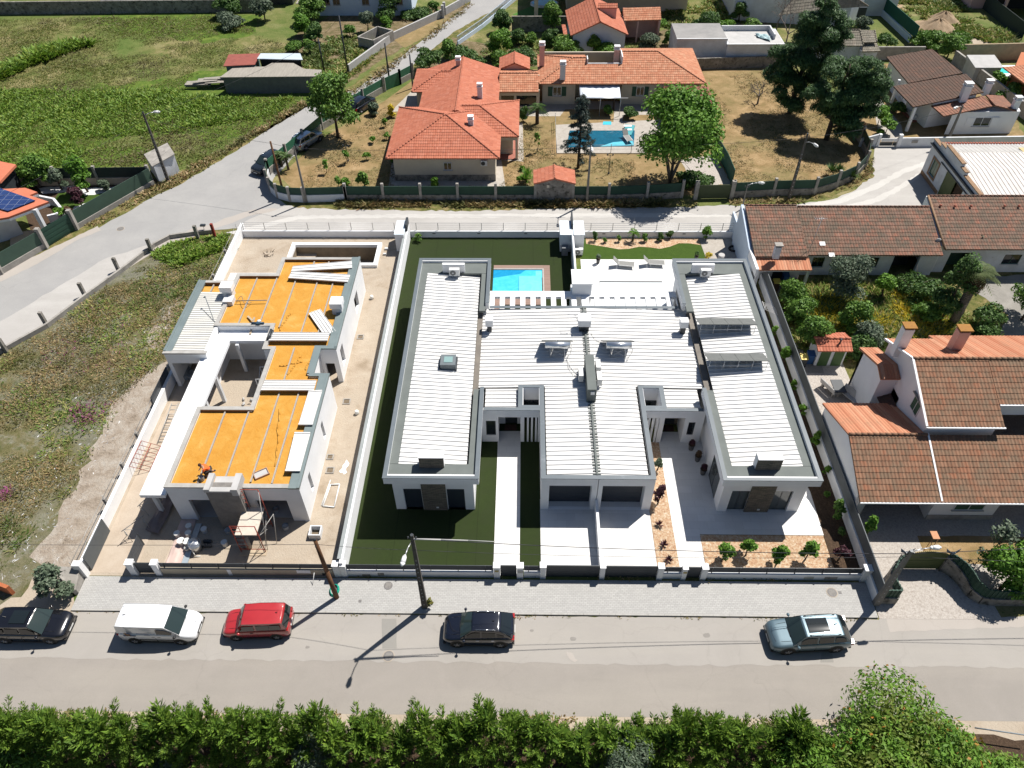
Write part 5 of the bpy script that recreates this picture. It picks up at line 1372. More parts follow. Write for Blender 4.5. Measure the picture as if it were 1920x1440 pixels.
# ---- the orange-roofed villa with several wings
v=thing('orange_roof_house','cream house with bright orange hipped roofs of several wings behind the lane','house',(-8,84,0))
w=MB()
w.box(-14.25,-3.15,74.3,85.3,0,3.0);w.box(-3.149,-1.3,80.2,87.5,0,3.0);w.box(-12.1,-3.4,85.301,96.7,0,3.0);w.box(-13.4,-12.101,90.8,96.7,0,3.0)
w.obj('wall',W_CREAM,v)
pb=MB();pb.box(-14.28,-3.12,74.24,74.299,0,0.75);pb.box(-14.31,-14.251,74.3,85.3,0,.5);pb.obj('plinth',W_BASE,v)
hip_roof(v,-14.95,-2.62,73.75,86.05,3.0,0.33,T_ORANGE)
hip_roof(v,-7.0,-0.60,78.75,87.95,2.96,0.33,T_ORANGE,'gh') if False else None
# east wing: ridge along x, hip on the right
def slopes(h,polys,lines,m,us=3,row=0.42,pitch=0.25,rm=None,name='roof',thick=0.12,r=0.10):
 for p in polys:tiled(name,p,m,h,pitch,row,us=us,thick=thick)
 if lines:ridge_tiles([(Vector(a)+Vector((0,0,.04)),Vector(b)+Vector((0,0,.04))) for a,b in lines],rm or m,h,r)
ze=2.95;yr=83.35;zr=ze+4.6*.33
slopes(v,[[(-8.5,78.75,ze),(-0.60,78.75,ze),(-5.2,yr,zr),(-8.5,yr,zr)],[(-0.60,78.75,ze),(-0.60,87.95,ze),(-5.2,yr,zr)],[(-0.6,87.95,ze),(-8.5,87.95,ze),(-8.5,yr,zr),(-5.2,yr,zr)]],
   [((-0.6,78.75,ze),(-5.2,yr,zr)),((-0.6,87.95,ze),(-5.2,yr,zr)),((-5.2,yr,zr),(-7.2,yr,zr))],T_ORANGE)
# north wing, ridge along y
ze=3.02;xr=-7.85;k=.33;zr=ze+4.7*k
slopes(v,[[(-12.55,82,ze),(xr,82,zr),(xr,97.1,zr),(-12.55,97.1,ze)][::-1],[(-3.1,82,ze),(-3.1,97.1,ze),(xr,97.1,zr),(xr,82,zr)]],
   [((xr,81.6,zr),(xr,97.1,zr))],T_ORANGE)
# north-west bay, hip on the left
yr=93.65;zr=3.0+3.45*k
slopes(v,[[(-13.95,90.2,3.0),(-9.0,90.2,3.0),(-9.0,yr,zr),(-10.5,yr,zr)],[(-13.95,97.1,3.0),(-13.95,90.2,3.0),(-10.5,yr,zr)],[(-9.0,97.1,3.0),(-13.95,97.1,3.0),(-10.5,yr,zr),(-9.0,yr,zr)]],
   [((-13.95,90.2,3.0),(-10.5,yr,zr)),((-10.5,yr,zr),(-9.0,yr,zr))],T_ORANGE)
win_y(v,-8.8,-7.9,74.27,1.35,2.25,frame=W_GREYW)
a_=MB();a_.box(-4.7,-4.0,73.95,74.25,2.0,2.6);o=a_.obj('condenser',M_ACW,v);a_=MB();a_.cyl((-4.45,73.949,2.3),(-4.45,73.93,2.3),.23,.23,14);a_.obj('fan_grille',Z_DARK,o)
po=MB();po.box(-1.0,-0.72,79.0,79.3,0,2.95);po.box(-3.1,-2.85,79.0,79.3,0,2.95);po.box(-2.85,-1.0,79.0,79.25,2.4,2.95);po.box(-1.0,-.75,79.3,87.4,2.4,2.95);po.box(-1.0,-.72,87.3,87.6,0,2.95);po.obj('porch',W_CREAM,v)
po=MB();po.box(-3.1,-0.7,79.0,87.6,0.02,0.10);po.obj('porch_floor',mat('terracotta_floor',(0.30,0.105,0.07),(0.24,0.085,0.06),3,.7),v)
for (x,y) in ((860,130),(900,181),(883,237)):
 p=P(x,y,3.9);chimney(v,p.x,p.y,3.2,5.05 if y != 237 else 4.7,0.29,W_PINK if y == 130 else W_GREYW)
# garage roof link between the houses
lk=thing('link_building','low tiled link building with glazed front between the two orange-roofed houses','building',(-0.5,93,0))
w=MB();w.box(-3.3,1.9,91.4,91.6,2.0,2.7);w.box(-3.3,-2.9,91.4,91.8,0,2.0);w.box(-1.3,-1.0,91.4,91.8,0,2.0);w.box(1.5,1.9,91.4,91.8,0,2.0);w.box(-3.3,1.9,94.6,94.8,0,3.2);w.box(-1.0,1.5,91.4,91.6,0,0.6);w.obj('wall',W_CREAM,lk)
g=MB();g.box(-2.9,-1.3,91.65,91.7,0,2.0);g.box(-1.0,1.5,91.65,91.7,.6,2.0);g.obj('window',GLASS,lk)
slopes(lk,[[(-3.15,91.0,2.65),(1.75,91.0,2.65),(1.75,94.3,3.6),(-3.15,94.3,3.6)],[(1.75,97,2.8),(-3.15,97,2.8),(-3.15,94.3,3.6),(1.75,94.3,3.6)]],[((-3.15,94.3,3.6),(1.75,94.3,3.6))],T_PALEOR)
ht=thing('garden_hut','small hut with a gabled orange roof behind the link building','hut',(-1.5,98.5,0))
w=MB();w.box(-2.9,0.2,97.3,100.4,0,2.9);w.prism([(-2.9,97.3),(.2,97.3),(.2,97.5),(-2.9,97.5)],2.9,2.91);w.obj('wall',W_PINK,ht)
slopes(ht,[[(-3.3,97.1,2.95),(-1.3,97.1,3.75),(-1.3,100.8,3.75),(-3.3,100.8,2.95)][::-1],[(0.7,97.1,2.95),(.7,100.8,2.95),(-1.3,100.8,3.75),(-1.3,97.1,3.75)]],[((-1.3,97.1,3.75),(-1.3,100.8,3.75))],T_ORANGE,r=.08)
gb_=MB();gb_.add([(-2.9,97.32,2.9),(0.3,97.32,2.9),(-1.3,97.32,3.6)],[(0,1,2)]);gb_.obj('gable',W_PINK,ht)
# ---- long house behind the garden pool
lh=thing('long_house','long low cream house with an orange tiled roof, green shutters and a pale awning','house',(12,97,0))
w=MB();holed_wall_y(w,2.3,22.3,93.3,93.55,0,3.0,[(6.45,12.3,0,2.6)])
w.box(2.3,2.55,93.55,102,0,3.0);w.box(22.05,22.3,93.55,102.5,0,3.0);w.box(2.3,22.3,102.5,102.7,0,3.0);w.box(6.2,12.5,95.6,95.8,0,2.9);w.obj('wall',W_CREAM,lh)
k=.32;ze=3.0
def zf(y):return ze+(y-92.5)*k
yL,yR=97.0,98.1
slopes(lh,[[(1.7,92.5,ze),(8.0,92.5,ze),(8.0,yL,zf(yL)),(6.2,yL,zf(yL))],
   [(8.0,92.5,ze),(12.4,92.5,ze),(12.4,95.9,zf(95.9)),(8.0,95.9,zf(95.9))],
   [(12.4,92.5,ze),(22.7,92.5,ze),(17.1,yR,zf(yR)),(12.4,yR,zf(yR))],
   [(1.7,101.5,ze),(1.7,92.5,ze),(6.2,yL,zf(yL))],
   [(22.7,92.5,ze),(22.7,103.7,ze),(17.1,yR,zf(yR))],
   [(8.0,101.5,ze),(1.7,101.5,ze),(6.2,yL,zf(yL)),(8.0,yL,zf(yL))],
   [(22.7,103.7,ze),(12.4,103.7,ze),(12.4,yR,zf(yR)),(17.1,yR,zf(yR))]],
   [((1.7,92.5,ze),(6.2,yL,zf(yL))),((6.2,yL,zf(yL)),(8,yL,zf(yL))),((12.4,yR,zf(yR)),(17.1,yR,zf(yR))),((22.7,92.5,ze),(17.1,yR,zf(yR))),((1.7,101.5,ze),(6.2,yL,zf(yL)))],T_PALEOR)
nk=MB();nk.box(7.94,8.06,95.9,97.05,3.9,4.7);nk.box(12.34,12.46,95.9,98.1,3.9,5.0);nk.box(8.06,12.34,95.86,95.99,3.9,4.2);nk.obj('roof_parapet',W_WHITE,lh)
for a in ((3.6,4.7),):shutter_win(lh,a[0]+.0,a[1],93.3,1.1,2.3)
shutter_win(lh,14.2,15.2,93.3,1.1,2.3)
rs=MB();rs.box(17.6,20.2,93.24,93.299,1.0,2.3);rs.obj('garage_shutter',G_SHUT,lh)
for (x,y,z1) in ((1055,138,5.1),(1016,112,5.8),(1155,115,5.5)):
 p=P(x,y,4.0);chimney(lh,p.x,p.y,3.3,z1,0.33,W_GREYW if y == 138 else W_PINK)
aw=thing('awning','pale blue-white fabric awning over the terrace of the long house','awning',(9.3,92,0))
b=MB()
n_=12
V=[];F=[]
for j in range(7):
 for i in range(n_+1):
  u=i/n_;t_=j/6
  V.append((6.9+5.0*u,93.2-3.2*t_,2.75-0.45*t_-0.10*sin(pi*t_)*sin(pi*u)+0.04*sin(u*40)))
for j in range(6):
 for i in range(n_):q=j*(n_+1)+i;F.append((q,q+1,q+n_+2,q+n_+1))
b.add(V,F,True);o=b.obj('fabric',mat('awning_fabric',(0.58,0.62,0.68),(0.50,0.54,0.60),1.5,.8),aw);s=o.modifiers.new('t','SOLIDIFY');s.thickness=.01
b=MB();b.cyl((6.4,90.0,2.3),(12.8,90.0,2.3),.05,.05,6)
for x in (6.9,9.4,11.9):b.cyl((x,90.0,2.3),(x,90.0,0),.04,.04,6)
b.obj('frame',M_ALU,aw)
rb=thing('metal_lean_to','dark red corrugated lean-to roof at the right end of the long house','lean-to',(21,90,0))
ribbed('roof_sheet',17.4,22.9,87.2,92.4,2.5,2.7,mat('red_sheet',(0.26,0.045,0.05),(0.21,0.04,0.045),1,.6),rb,sp=.25,axis='y',rib=.04,rw=.06)
b=MB()
for x in (17.6,20,22.7):b.cyl((x,87.4,0),(x,87.4,2.45),.06,.06,6)
b.obj('post',C_OLD,rb)
b=MB();b.box(22.7,22.9,87.3,92.4,0,2.4);b.obj('side_wall',W_WHITE,rb)
# ---- garden pool
gp=thing('garden_pool','rectangular dark blue garden pool with a crazy paving surround behind the lane','pool',(10,82,0))
b=MB();pr_=PX((1042,235),(1240,225),(1255,236),(1250,288),(1044,288));b.prism(pr_[::-1] if False else [pr_[0],pr_[4],pr_[3],pr_[2],pr_[1]],0.0,0.07);b.obj('surround',G_CRAZY,gp)
b=MB();q_=PX((1062,278),(1188,275),(1190,246),(1068,246));b.prism(q_,0.0,0.10);b.obj('water',water_mat('garden_pool_water',(0.005,0.075,0.12),(0.008,0.10,0.16)),gp)
b=MB();q_=PX((1125,276),(1188,274),(1187,265),(1150,268));b.prism(q_,0.0,0.105);b.obj('shallow_water',water_mat('garden_pool_shallow',(0.10,0.42,0.52),(0.14,0.5,0.6)),gp)
b=MB();q_=PX((1169,258),(1183,258),(1190,240),(1172,238));b.prism(q_,0.0,0.35);
o=b.obj('steps',mat('step_tile_blue',(0.06,0.30,0.33),(0.05,0.26,0.29),2,.5),gp)
b=MB()
for k_ in range(2):
 q_=PX((1169,250-k_*7),(1184,250-k_*7),(1184,247-k_*7),(1169,247-k_*7));b.prism(q_,0.35,0.40)
b.obj('step_edge',W_WHITE,gp)
b=MB();q_=PX((1130,235),(1146,235),(1146,229),(1131,229));b.prism(q_,0.02,.09);b.obj('foot_bath',MATS['pool_water'],gp)
lounger('white lounger standing at the shallow corner of the garden pool',tuple(P(1174,262)[:2])+(0.12,),radians(-75))
fn=thing('pool_fence','low wire fence on thin posts around the garden pool','fence',tuple(P(1100,288)[:2])+(0.0,))
fx=PX((1041,228),(1043,287),(1100,287),(1145,287),(1183,287),(1225,286))
b=MB()
for a_,c_ in zip(fx[:-1],fx[1:]):
 b.cyl((*a_,1.0),(*c_,1.0),.02,.02,4);b.cyl((*a_,.5),(*c_,.5),.015,.015,4)
b.obj('rail',GALV,fn)
for a_ in fx:b=MB();b.cyl((*a_,0),(*a_,1.15),.035,.035,5);b.obj('post',GALV,fn)
# ---- little gabled well house in the front fence
g1=thing('pump_house','little grey hut with a gabled orange roof built into the lane fence','hut',(3.2,71,0))
x0,x1,y0,y1=1.35,5.05,70.0,72.2
w=MB();w.box(x0,x1,y0,y1,0,2.3);w.add([(x0,y0,2.3),(x1,y0,2.3),((x0+x1)/2,y0,2.85),(x0,y1,2.3),(x1,y1,2.3),((x0+x1)/2,y1,2.85)],[(0,1,2),(5,4,3)]);w.obj('wall',C_DIRTY,g1)
slopes(g1,[[(1.0,69.7,2.32),(3.2,69.7,2.92),(3.2,72.5,2.92),(1.0,72.5,2.32)][::-1],[(5.4,69.7,2.32),(5.4,72.5,2.32),(3.2,72.5,2.92),(3.2,69.7,2.92)]],[((3.2,69.7,2.92),(3.2,72.5,2.92))],T_ORANGE,r=.09)
b=MB();b.box(2.4,2.65,69.9,69.99,1.75,2.05);b.obj('lamp',W_CREAM,g1)
# ---- house behind with blue gable
bh=thing('blue_gable_house','house with a bluish gable wall and orange roof beyond the orchard','house',tuple(P(1125,80)[:2])+(0.0,))
ZE,ZR=3.2,5.4
eL,eR,ap=P(1070,67,ZE),P(1178,65,ZE),P(1126,41,ZR);eL0,eR0,ap0=P(1060,20,ZE),P(1160,16,ZE),P(1112,-6,ZR)
slopes(bh,[[eL,ap,ap0,eL0][::-1],[eR,eR0,ap0,ap]],[(ap,ap0)],T_ORANGE,us=3)
w=MB();i_=0.25
def ins(p,dx,dy,z=None):return (p.x+dx,p.y+dy,p.z if z is None else z)
A=ins(eL,.35,.3,0);B=ins(eR,-.35,.3,0)
w.add([A,B,(B[0],B[1],ZE),(ap.x,A[1],ZR-.15),(A[0],A[1],ZE)],[(0,1,2,3,4)])
C2=ins(eR0,-.35,0,0);D2=ins(eL0,.35,0,0)
w.add([B,C2,(C2[0],C2[1],ZE),(B[0],B[1],ZE)],[(0,1,2,3)]);w.add([D2,A,(A[0],A[1],ZE),(D2[0],D2[1],ZE)],[(0,1,2,3)]);w.obj('wall',W_BLUE,bh)
d0,d1,d2,d3=P(1120,15,5.5),P(1158,15,5.5),P(1158,6,5.9),P(1122,6,5.9)
tiled('dormer_roof',[d0,d1,d2,d3],T_ORANGE,bh,us=3)
w=MB();w.add([ins(d0,.1,.1,4.0),ins(d1,-.1,.1,4.0),ins(d1,-.1,.1,5.45),ins(d0,.1,.1,5.45),ins(d2,-.1,.1,4),ins(d2,-.1,.1,5.8)],[(0,1,2,3),(1,4,5,2)]);w.obj('dormer_wall',W_PINK,bh)
e0,e1,e2,e3=P(1170,39,3.2),P(1240,37,3.2),P(1238,13,4.2),P(1168,15,4.2)
slopes(bh,[[e0,e1,e2,e3]],[],T_PALEOR,us=3)
w=MB();w.box(e0.x,e0.x+.3,e0.y,e2.y,0,3.1);w.box(e1.x-.3,e1.x,e1.y+.3,e2.y,0,3.1);w.box(e0.x,e1.x,e2.y-.2,e2.y,0,4.1);w.box(e0.x+2.0,e0.x+2.2,e0.y+.3,e0.y+.5,0,3.1);w.obj('porch_wall',W_PINK,bh)
l0,l1,l2,l3=P(1058,72,2.5),P(1067,74,2.5),P(1060,46,2.9),P(1053,46,2.9)
tiled('lean_to_roof',[l0,l1,l2,l3],T_ORANGE,bh)
# ---- house at the very top with small pool
th=thing('cream_house','cream house cut by the top edge behind the small oval pool','house',tuple(P(1130,5)[:2])+(0.0,))
a=P(1075,30);b_=P(1195,30)
w=MB();w.box(a.x-1,b_.x+8,a.y+2,a.y+10,0,4.5);w.box(a.x-6.2,a.x-5.6,a.y-1,a.y-.4,0,3.5);w.obj('wall',W_CREAM,th)
hip_roof(th,a.x-7,b_.x+9,a.y-1.5,a.y+11,3.9,.3,T_ORANGE,'hh',us=3)
sheet('lawn',PX((960,28),(1010,5),(1050,8),(1055,30),(1000,30)),0.02,mat('bright_lawn',(0.05,0.16,0.015),(0.04,0.13,0.012),2,.9))
op=thing('oval_pool','small round turquoise pool on bright grass near the top edge','pool',tuple(P(1020,10)[:2])+(0.0,))
c_=P(1021,9);b=MB();n_=20
b.prism([(c_.x+2.3*cos(2*pi*i/n_),c_.y+1.6*sin(2*pi*i/n_)) for i in range(n_)],0,.35);b.obj('rim',W_WHITE,op)
b=MB();b.prism([(c_.x+2.1*cos(2*pi*i/n_),c_.y+1.4*sin(2*pi*i/n_)) for i in range(n_)],.3,.37);b.obj('water',MATS['pool_water'],op)
# ---- low white building with terrace roof
a0,a1,a2,a3=PX((1270,152),(1475,148),(1472,118),(1270,118))
wb=thing('white_outbuilding','long whitewashed outbuilding with a flat roof terrace behind the dry yard','outbuilding',(a0[0],a0[1],0))
ft=P(1270,75,3.4);fr_=P(1366,78,3.4);rt=P(1474,86,2.9)
w=MB();w.box(ft.x,fr_.x,ft.y,ft.y+6,0,3.4);w.box(fr_.x+.001,rt.x,fr_.y+.1,fr_.y+6,0,2.9);w.obj('wall',W_OLDW,wb)
w=MB();w.box(ft.x,fr_.x-.01,ft.y+.13,ft.y+6,3.402,3.45);w.obj('roof',mat('grey_terrace_roof',(0.20,0.195,0.19),(0.27,0.26,0.25),.5,.9),wb)
w=MB();w.box(ft.x-.1,fr_.x,ft.y-.1,ft.y+.12,3.402,3.6);w.box(fr_.x+.002,rt.x,fr_.y,fr_.y+.22,2.902,3.05);w.box(fr_.x,rt.x-1,fr_.y+5.2,fr_.y+5.4,2.91,3.6);w.box(rt.x-1.2,rt.x-1,fr_.y+2,fr_.y+5.2,2.91,3.6);w.obj('parapet',W_GREYW,wb)
w=MB();w.box(fr_.x+.3,rt.x-.1,fr_.y+.23,fr_.y+5.1,2.903,2.93);w.obj('terrace_floor',C_NEW,wb)
rough_sheet('tarpaulin',[tuple(P(1420,70,3)[:2]),tuple(P(1446,78,3)[:2]),tuple(P(1440,68,3)[:2]),tuple(P(1415,64,3)[:2])],3.0,mat('blue_tarpaulin',(0.22,0.36,0.38),(0.3,0.4,0.42),2,.6),'bluish tarpaulin heap on the flat roof of the white outbuilding','tarpaulin',.35)
lw_=MB();p0,p1=P(1300,130),P(1462,125);lw_.wall((p0.x,p0.y),(p1.x,p1.y),.25,0,1.5)
solo('garden_wall',lw_,C_DIRTY,'stained low wall along the back of the dry yard','wall')
# ---- grey-tiled old house right of the pines
gh=thing('grey_tile_house','old white house with grey-brown tiled roofs behind the two pines','house',tuple(P(1590,110)[:2])+(0.0,))
q=[P(1548,86,2.9),P(1619,86,2.9),P(1612,56,4.2),P(1556,56,4.2)]
slopes(gh,[q],[(q[3],q[2]),(q[1],q[2])],T_GREY,us=3)
q2=[P(1617,80,3.2),P(1644,79,3.2),P(1640,57,4.0),P(1613,57,4.0)];slopes(gh,[q2],[(q2[2],q2[1])],T_GREY)
q3=[P(1617,97,2.4),P(1651,96,2.4),P(1644,81,2.9),P(1618,81,2.9)];slopes(gh,[q3],[],T_GREY)
w=MB();w.box(q[0].x+.3,q[1].x-.2,q[0].y+.4,q[3].y+4,0,2.85);w.box(q3[0].x,q3[1].x-.3,q3[0].y+.3,q2[3].y+3,0,2.35);w.obj('wall',W_OLDW,gh)
g2=thing('farm_house','large old farmhouse with grey tiles and ochre edging at the top right centre','house',tuple(P(1600,30)[:2])+(0.0,))
a=P(1570,16,4.2);b_=P(1630,14,4.2)
q=[P(1545,18,4.2),P(1628,12,4.2),P(1592,-12,6.0),P(1560,-12,6.0)]
slopes(g2,[q,[P(1460,28,4.2),P(1545,18,4.2),P(1545,-14,6),P(1500,-14,6.0)]],[(q[1],q[2])],T_GREY)
w=MB();f0=P(1576,52);f1=P(1618,38);w.prism([(f0.x-16,f0.y+3.0),(f0.x+1,f0.y+.5),(f1.x,f1.y+1.5),(f1.x+.5,f1.y+9),(f0.x-16,f0.y+12)],0,4.15);w.obj('wall',W_OLDW,g2)
b=MB();b.box(f0.x+2.2,f0.x+3.4,f0.y+0.6,f0.y+.85,1.3,2.7);b.obj('window',Z_DARK,g2)
w=MB();r0=P(1640,30);w.box(r0.x-2.5,r0.x+3,r0.y,r0.y+8,0,3.6);w.obj('annex_wall',W_GREYW,g2)
# ---- rotated white bungalow with brown roofs at the right
nh=thing('brown_roof_bungalow','white bungalow with three dark brown tiled roofs and a chimney at the upper right','house',(51,92,0))
zA=3.3
r1=[P(1662,107,3.0),P(1703,156,3.0),P(1805,137,3.7),P(1748,91,3.7)]
r2=[P(1675,162,3.1),P(1712,201,3.1),P(1844,173,3.8),P(1811,139,3.8)]
r3=[P(1746,198,2.8),P(1769,218,2.8),P(1866,198,3.3),P(1844,180,3.3)]
for q,m_ in ((r1,T_BROWN),(r2,T_BROWN),(r3,T_BROWN2)):tiled('roof',q,m_,nh,.25,.40,us=3)
r4=[P(1848,178,3.5),P(1866,198,3.5),P(1907,208,2.9),P(1880,180,2.9)]
tiled('roof',r4,T_BROWN2,nh,.25,.4)
def shrink(q,k,c=None):
 c=c or sum((Vector((p.x,p.y,0)) for p in q),Vector())/len(q)
 return [tuple((Vector((p.x,p.y,0))+(c-Vector((p.x,p.y,0))).normalized()*k)[:2]) for p in q]
w=MB();w.prism(shrink(r1,.55),0,[2.9,2.9,3.55,3.55]);
s2=shrink(r2,.6);w.prism([Vector(s2[0]).lerp(Vector(s2[3]),.22),Vector(s2[1]).lerp(Vector(s2[2]),.30),s2[2],s2[3]],0,[3.0,3.1,3.6,3.6])
w.prism([tuple(P(1770,252)[:2]),tuple(P(1893,250)[:2]),tuple(P(1905,215,2)[:2]),tuple(P(1850,205,2)[:2]),tuple(P(1795,212,2)[:2])],0,[2.75,2.75,2.8,3.2,2.75]);w.obj('wall',W_WHITE,nh)
for (x,y) in ((1677,176),(1706,228)):
 b=MB();p=P(x,y,1.2);b.box(p.x-.15,p.x+.15,p.y-.15,p.y+.15,0,3.0);b.obj('porch_column',W_WHITE,nh)
b=MB();q=PX((1683,205),(1712,230),(1745,222),(1725,195));b.prism([q[0],q[1],q[2],q[3]],0,.12);b.obj('porch_floor',MATS['terracotta_floor'],nh)
p=P(1845,236,1.4);win_y(nh,p.x-1.0,p.x+1.0,P(1830,251).y-.02,1.0,2.1,frame=W_WHITE)
b=MB();b.box(p.x-1.9,p.x-1.05,P(1830,251).y-.09,P(1830,251).y-.04,1.0,2.1);b.box(p.x+1.05,p.x+1.9,P(1830,251).y-.09,P(1830,251).y-.04,1.0,2.1);b.obj('shutters',W_WHITE,nh)
p=P(1805,185,3.4);chimney(nh,p.x,p.y,3.0,4.9,.42,W_WHITE);p=P(1848,172,3.4);chimney(nh,p.x,p.y,3.0,4.4,.35,W_WHITE);p=P(1900,205,2.8);chimney(nh,p.x,p.y,2.0,3.9,.35,W_WHITE)
for x,y in ((1674,138),(1692,152)):
 b=MB();p=P(x,y,1.4);b.obox((p.x-.0,p.y),(Vector(r1[1])-Vector(r1[0]))[:2] and ((r1[1].x-r1[0].x),(r1[1].y-r1[0].y)),.7,.10,1.1,2.3);b.obj('window',Z_DARK,nh)
b=MB();p=P(1708,210);b.box(p.x-.7,p.x+.5,p.y-2.4,p.y+3,0,.7);
solo('planter_wall',b,W_GREYW,'low planter wall beside the terracotta porch of the brown-roofed bungalow','planter')
# front wall with gate
fw=thing('front_wall','white boundary wall with a curved end and number plate in front of the bungalow','wall',(48,82.3,0))
b=MB();b.wall((44.0,82.1),(62,82.6),.2,0,1.1);b.wall((39.3,82.1),(41.3,82.3),.2,0,1.0,1.45);b.obj('wall',W_OLDW,fw)
b=MB();b.box(43.6,44.0,81.95,82.3,0,1.5);b.box(41.3,41.6,82.1,82.4,0,1.5);b.obj('pillar',W_WHITE,fw)
b=MB();b.box(45.2,45.9,81.96,81.99,.5,.85);b.obj('plate',C_OLD,fw)
ga=thing('driveway_gate','low metal driveway gate with white sheets between the bungalow wall ends','gate',(42.6,82.2,0))
b=MB();b.box(41.65,43.1,82.1,82.16,.1,.55);b.box(43.15,43.55,82.1,82.16,.1,.55);b.obj('lower_panel',Z_DARK,ga)
b=MB();b.box(41.7,43.1,82.1,82.16,.6,1.0);b.box(43.15,43.55,82.1,82.16,.6,1.0);b.obj('upper_panel',M_ACW,ga)
# ---- barn with stepped gable and corrugated roof
bn=thing('barn','old white barn with a stepped parapet, olive door and pale corrugated roof','barn',(44.5,70,0))
w=MB();holed_wall_x(w,44.25,44.55,64.7,76.0,0,3.7,[(73.2,74.6,0.9,2.6),(67.4,71.4,0,2.9)])
# stepped parapet
st_=[(76.0,74.4,4.05),(74.4,73.3,4.4),(73.3,69.4,4.75),(69.4,68.3,4.4),(68.3,64.7,4.05)]
for ya,yb,z_ in st_:w.box(44.25,44.55,yb,ya-.001,3.701,z_)
w.box(44.55,80,64.7,65.0,0,3.6);w.box(44.55,80,75.7,76.0,0,3.6)
w.obj('wall',W_OLDW,bn)
oc=mat('ochre_stain',(0.27,0.17,0.10),(0.19,0.12,0.07),3,.9)
c=MB()
for ya,yb,z_ in st_:c.box(44.18,44.62,yb-.04,ya+.04,z_,z_+.09)
c.obj('parapet_cap',oc,bn)
c=MB();c.box(43.98,44.249,64.7,76.05,3.58,3.72);c.obj('cornice',Z_DARK,bn)
c=MB();c.box(44.21,44.249,71.45,76,0,.45);c.box(44.21,44.249,64.7,67.35,0,.45);c.obj('plinth',oc,bn)
c=MB();c.box(44.20,44.249,72.98,74.82,.7,.9);c.box(44.20,44.249,72.98,74.82,2.6,2.8);c.box(44.20,44.249,72.98,73.18,.9,2.6);c.box(44.20,44.249,74.62,74.82,.9,2.6);c.obj('window_surround',oc,bn)
win_x(bn,73.2,74.6,44.38,.9,2.6,-1,mat('green_pane',(0.10,0.15,0.10),(0.08,0.12,0.08),3,.3),G_SHUT)
c=MB();c.box(44.30,44.36,69.3,71.4,0,2.9);o=c.obj('sliding_door',G_OLIVE,bn)
c=MB();c.box(44.5,44.54,67.4,69.3,0,2.9);c.obj('doorway',mat('brown_dark',(0.06,0.035,0.02),(0.04,0.025,0.015),3,.9),bn)
c=MB();c.box(44.12,44.249,66.0,73.0,3.0,3.06);c.obj('door_rail',Z_DARK,bn)
ribbed('roof_sheet',44.60,80,64.9,69.6,3.55,4.05,mat('pale_fibre_cement',(0.56,0.53,0.50),(0.48,0.45,0.42),.8,.8,c3=(0.35,0.31,0.28),s3=3,f3=.66),bn,sp=.44,axis='y',rib=.045,rw=.09)
ribbed('roof_sheet',44.60,80,69.6,73.2,4.05,4.0,MATS['pale_fibre_cement'],bn,sp=.44,axis='y',rib=.045,rw=.09)
ribbed('roof_sheet',44.60,80,73.2,75.7,4.0,3.6,mat('grey_fibre_cement',(0.40,0.39,0.37),(0.34,0.33,0.31),.8,.85),bn,sp=.5,axis='y',rib=.02,rw=.05)
c=MB();c.slab([(52.5,71.2,4.09),(54.2,71.2,4.09),(54.2,74.4,3.93),(52.5,74.4,3.93)],.03);c.obj('yellow_patch',mat('yellowed_sheet',(0.46,0.38,0.19),(0.4,0.33,0.16),2,.8),bn)
c=MB();x=44.7
while x < 80:c.cyl((x,75.75,3.62),(x,76.1,3.58),.10,.12,6);x+=.3
c.obj('edge_tiles',T_ORANGE if False else mat('edge_tile_red',(0.42,0.13,0.08),(0.34,0.11,0.07),3,.8),bn)
# ---- row of low tiled houses beside the right plot
def row_house(name,label,x0,x1,ye,ze_,yr_,zr_,yb,xg0=None,holes=(),wallm=None,tm=None):
 t=thing(name,label,'house',((x0+x1)/2,58,0))
 yb=yr_+.1
 slopes(t,[[(x0,ye,ze_),(x1,ye,ze_),(x1,yr_,zr_),(x0,yr_,zr_)]],[((x0,yr_,zr_),(x1,yr_,zr_))],tm or T_OLD,us=4)
 yw=ye+.55
 w=MB();holed_wall_y(w,x0+.05,x1-.05,yw,yw+.25,0,ze_+.05,[(a,b,c_,d) for a,b,c_,d in holes])
 w.box(x0+.05,x1-.05,yb-.3,yb-.05,0,zr_-.10)
 for xx in (x0+.05,x1-.3):
  w.add([(xx,yw+.25,0),(xx,yb-.3,0),(xx,yb-.3,zr_-.2),(xx,yr_-.3,zr_-.2),(xx,yw+.25,ze_),(xx+.25,yw+.25,0),(xx+.25,yb-.3,0),(xx+.25,yb-.3,zr_-.2),(xx+.25,yr_-.3,zr_-.2),(xx+.25,yw+.25,ze_)],[(4,3,2,1,0),(5,6,7,8,9),(0,1,6,5),(3,4,9,8)])
 w.obj('wall',wallm or W_OLDW,t)
 return t,yw
t,yw=row_house('tiled_row_house','narrow end house of the tiled row with a small chimney and porch roof',20.95,25.75,56.1,2.9,62.0,4.55,66.3)
b=MB();b.prism([(20.65,57.2),(20.9,57.2),(20.9,62.4),(20.65,62.4)],0,[2.9,2.9,4.4,4.4]);b.obj('side_wall',W_BLUE,t)
b=MB();b.wall((20.72,56.6),(20.76,59.6),.22,0,1.6);
tiled('porch_roof',[(21.1,54.8,2.35),(25.9,54.8,2.35),(25.9,56.2,2.65),(21.1,56.2,2.65)],T_PALEOR,t,us=4,row=1.4)
b=MB();b.box(21.1,25.9,54.86,54.94,2.15,2.27);b.box(21.1,21.35,55,55.2,0,2.2);b.box(25.6,25.85,55,55.2,0,2.2);b.obj('porch_frame',W_GREYW,t)
p=P(1455,478,3.3);chimney(t,p.x,p.y,3.0,4.2,.27,W_OLDW,style='cap')
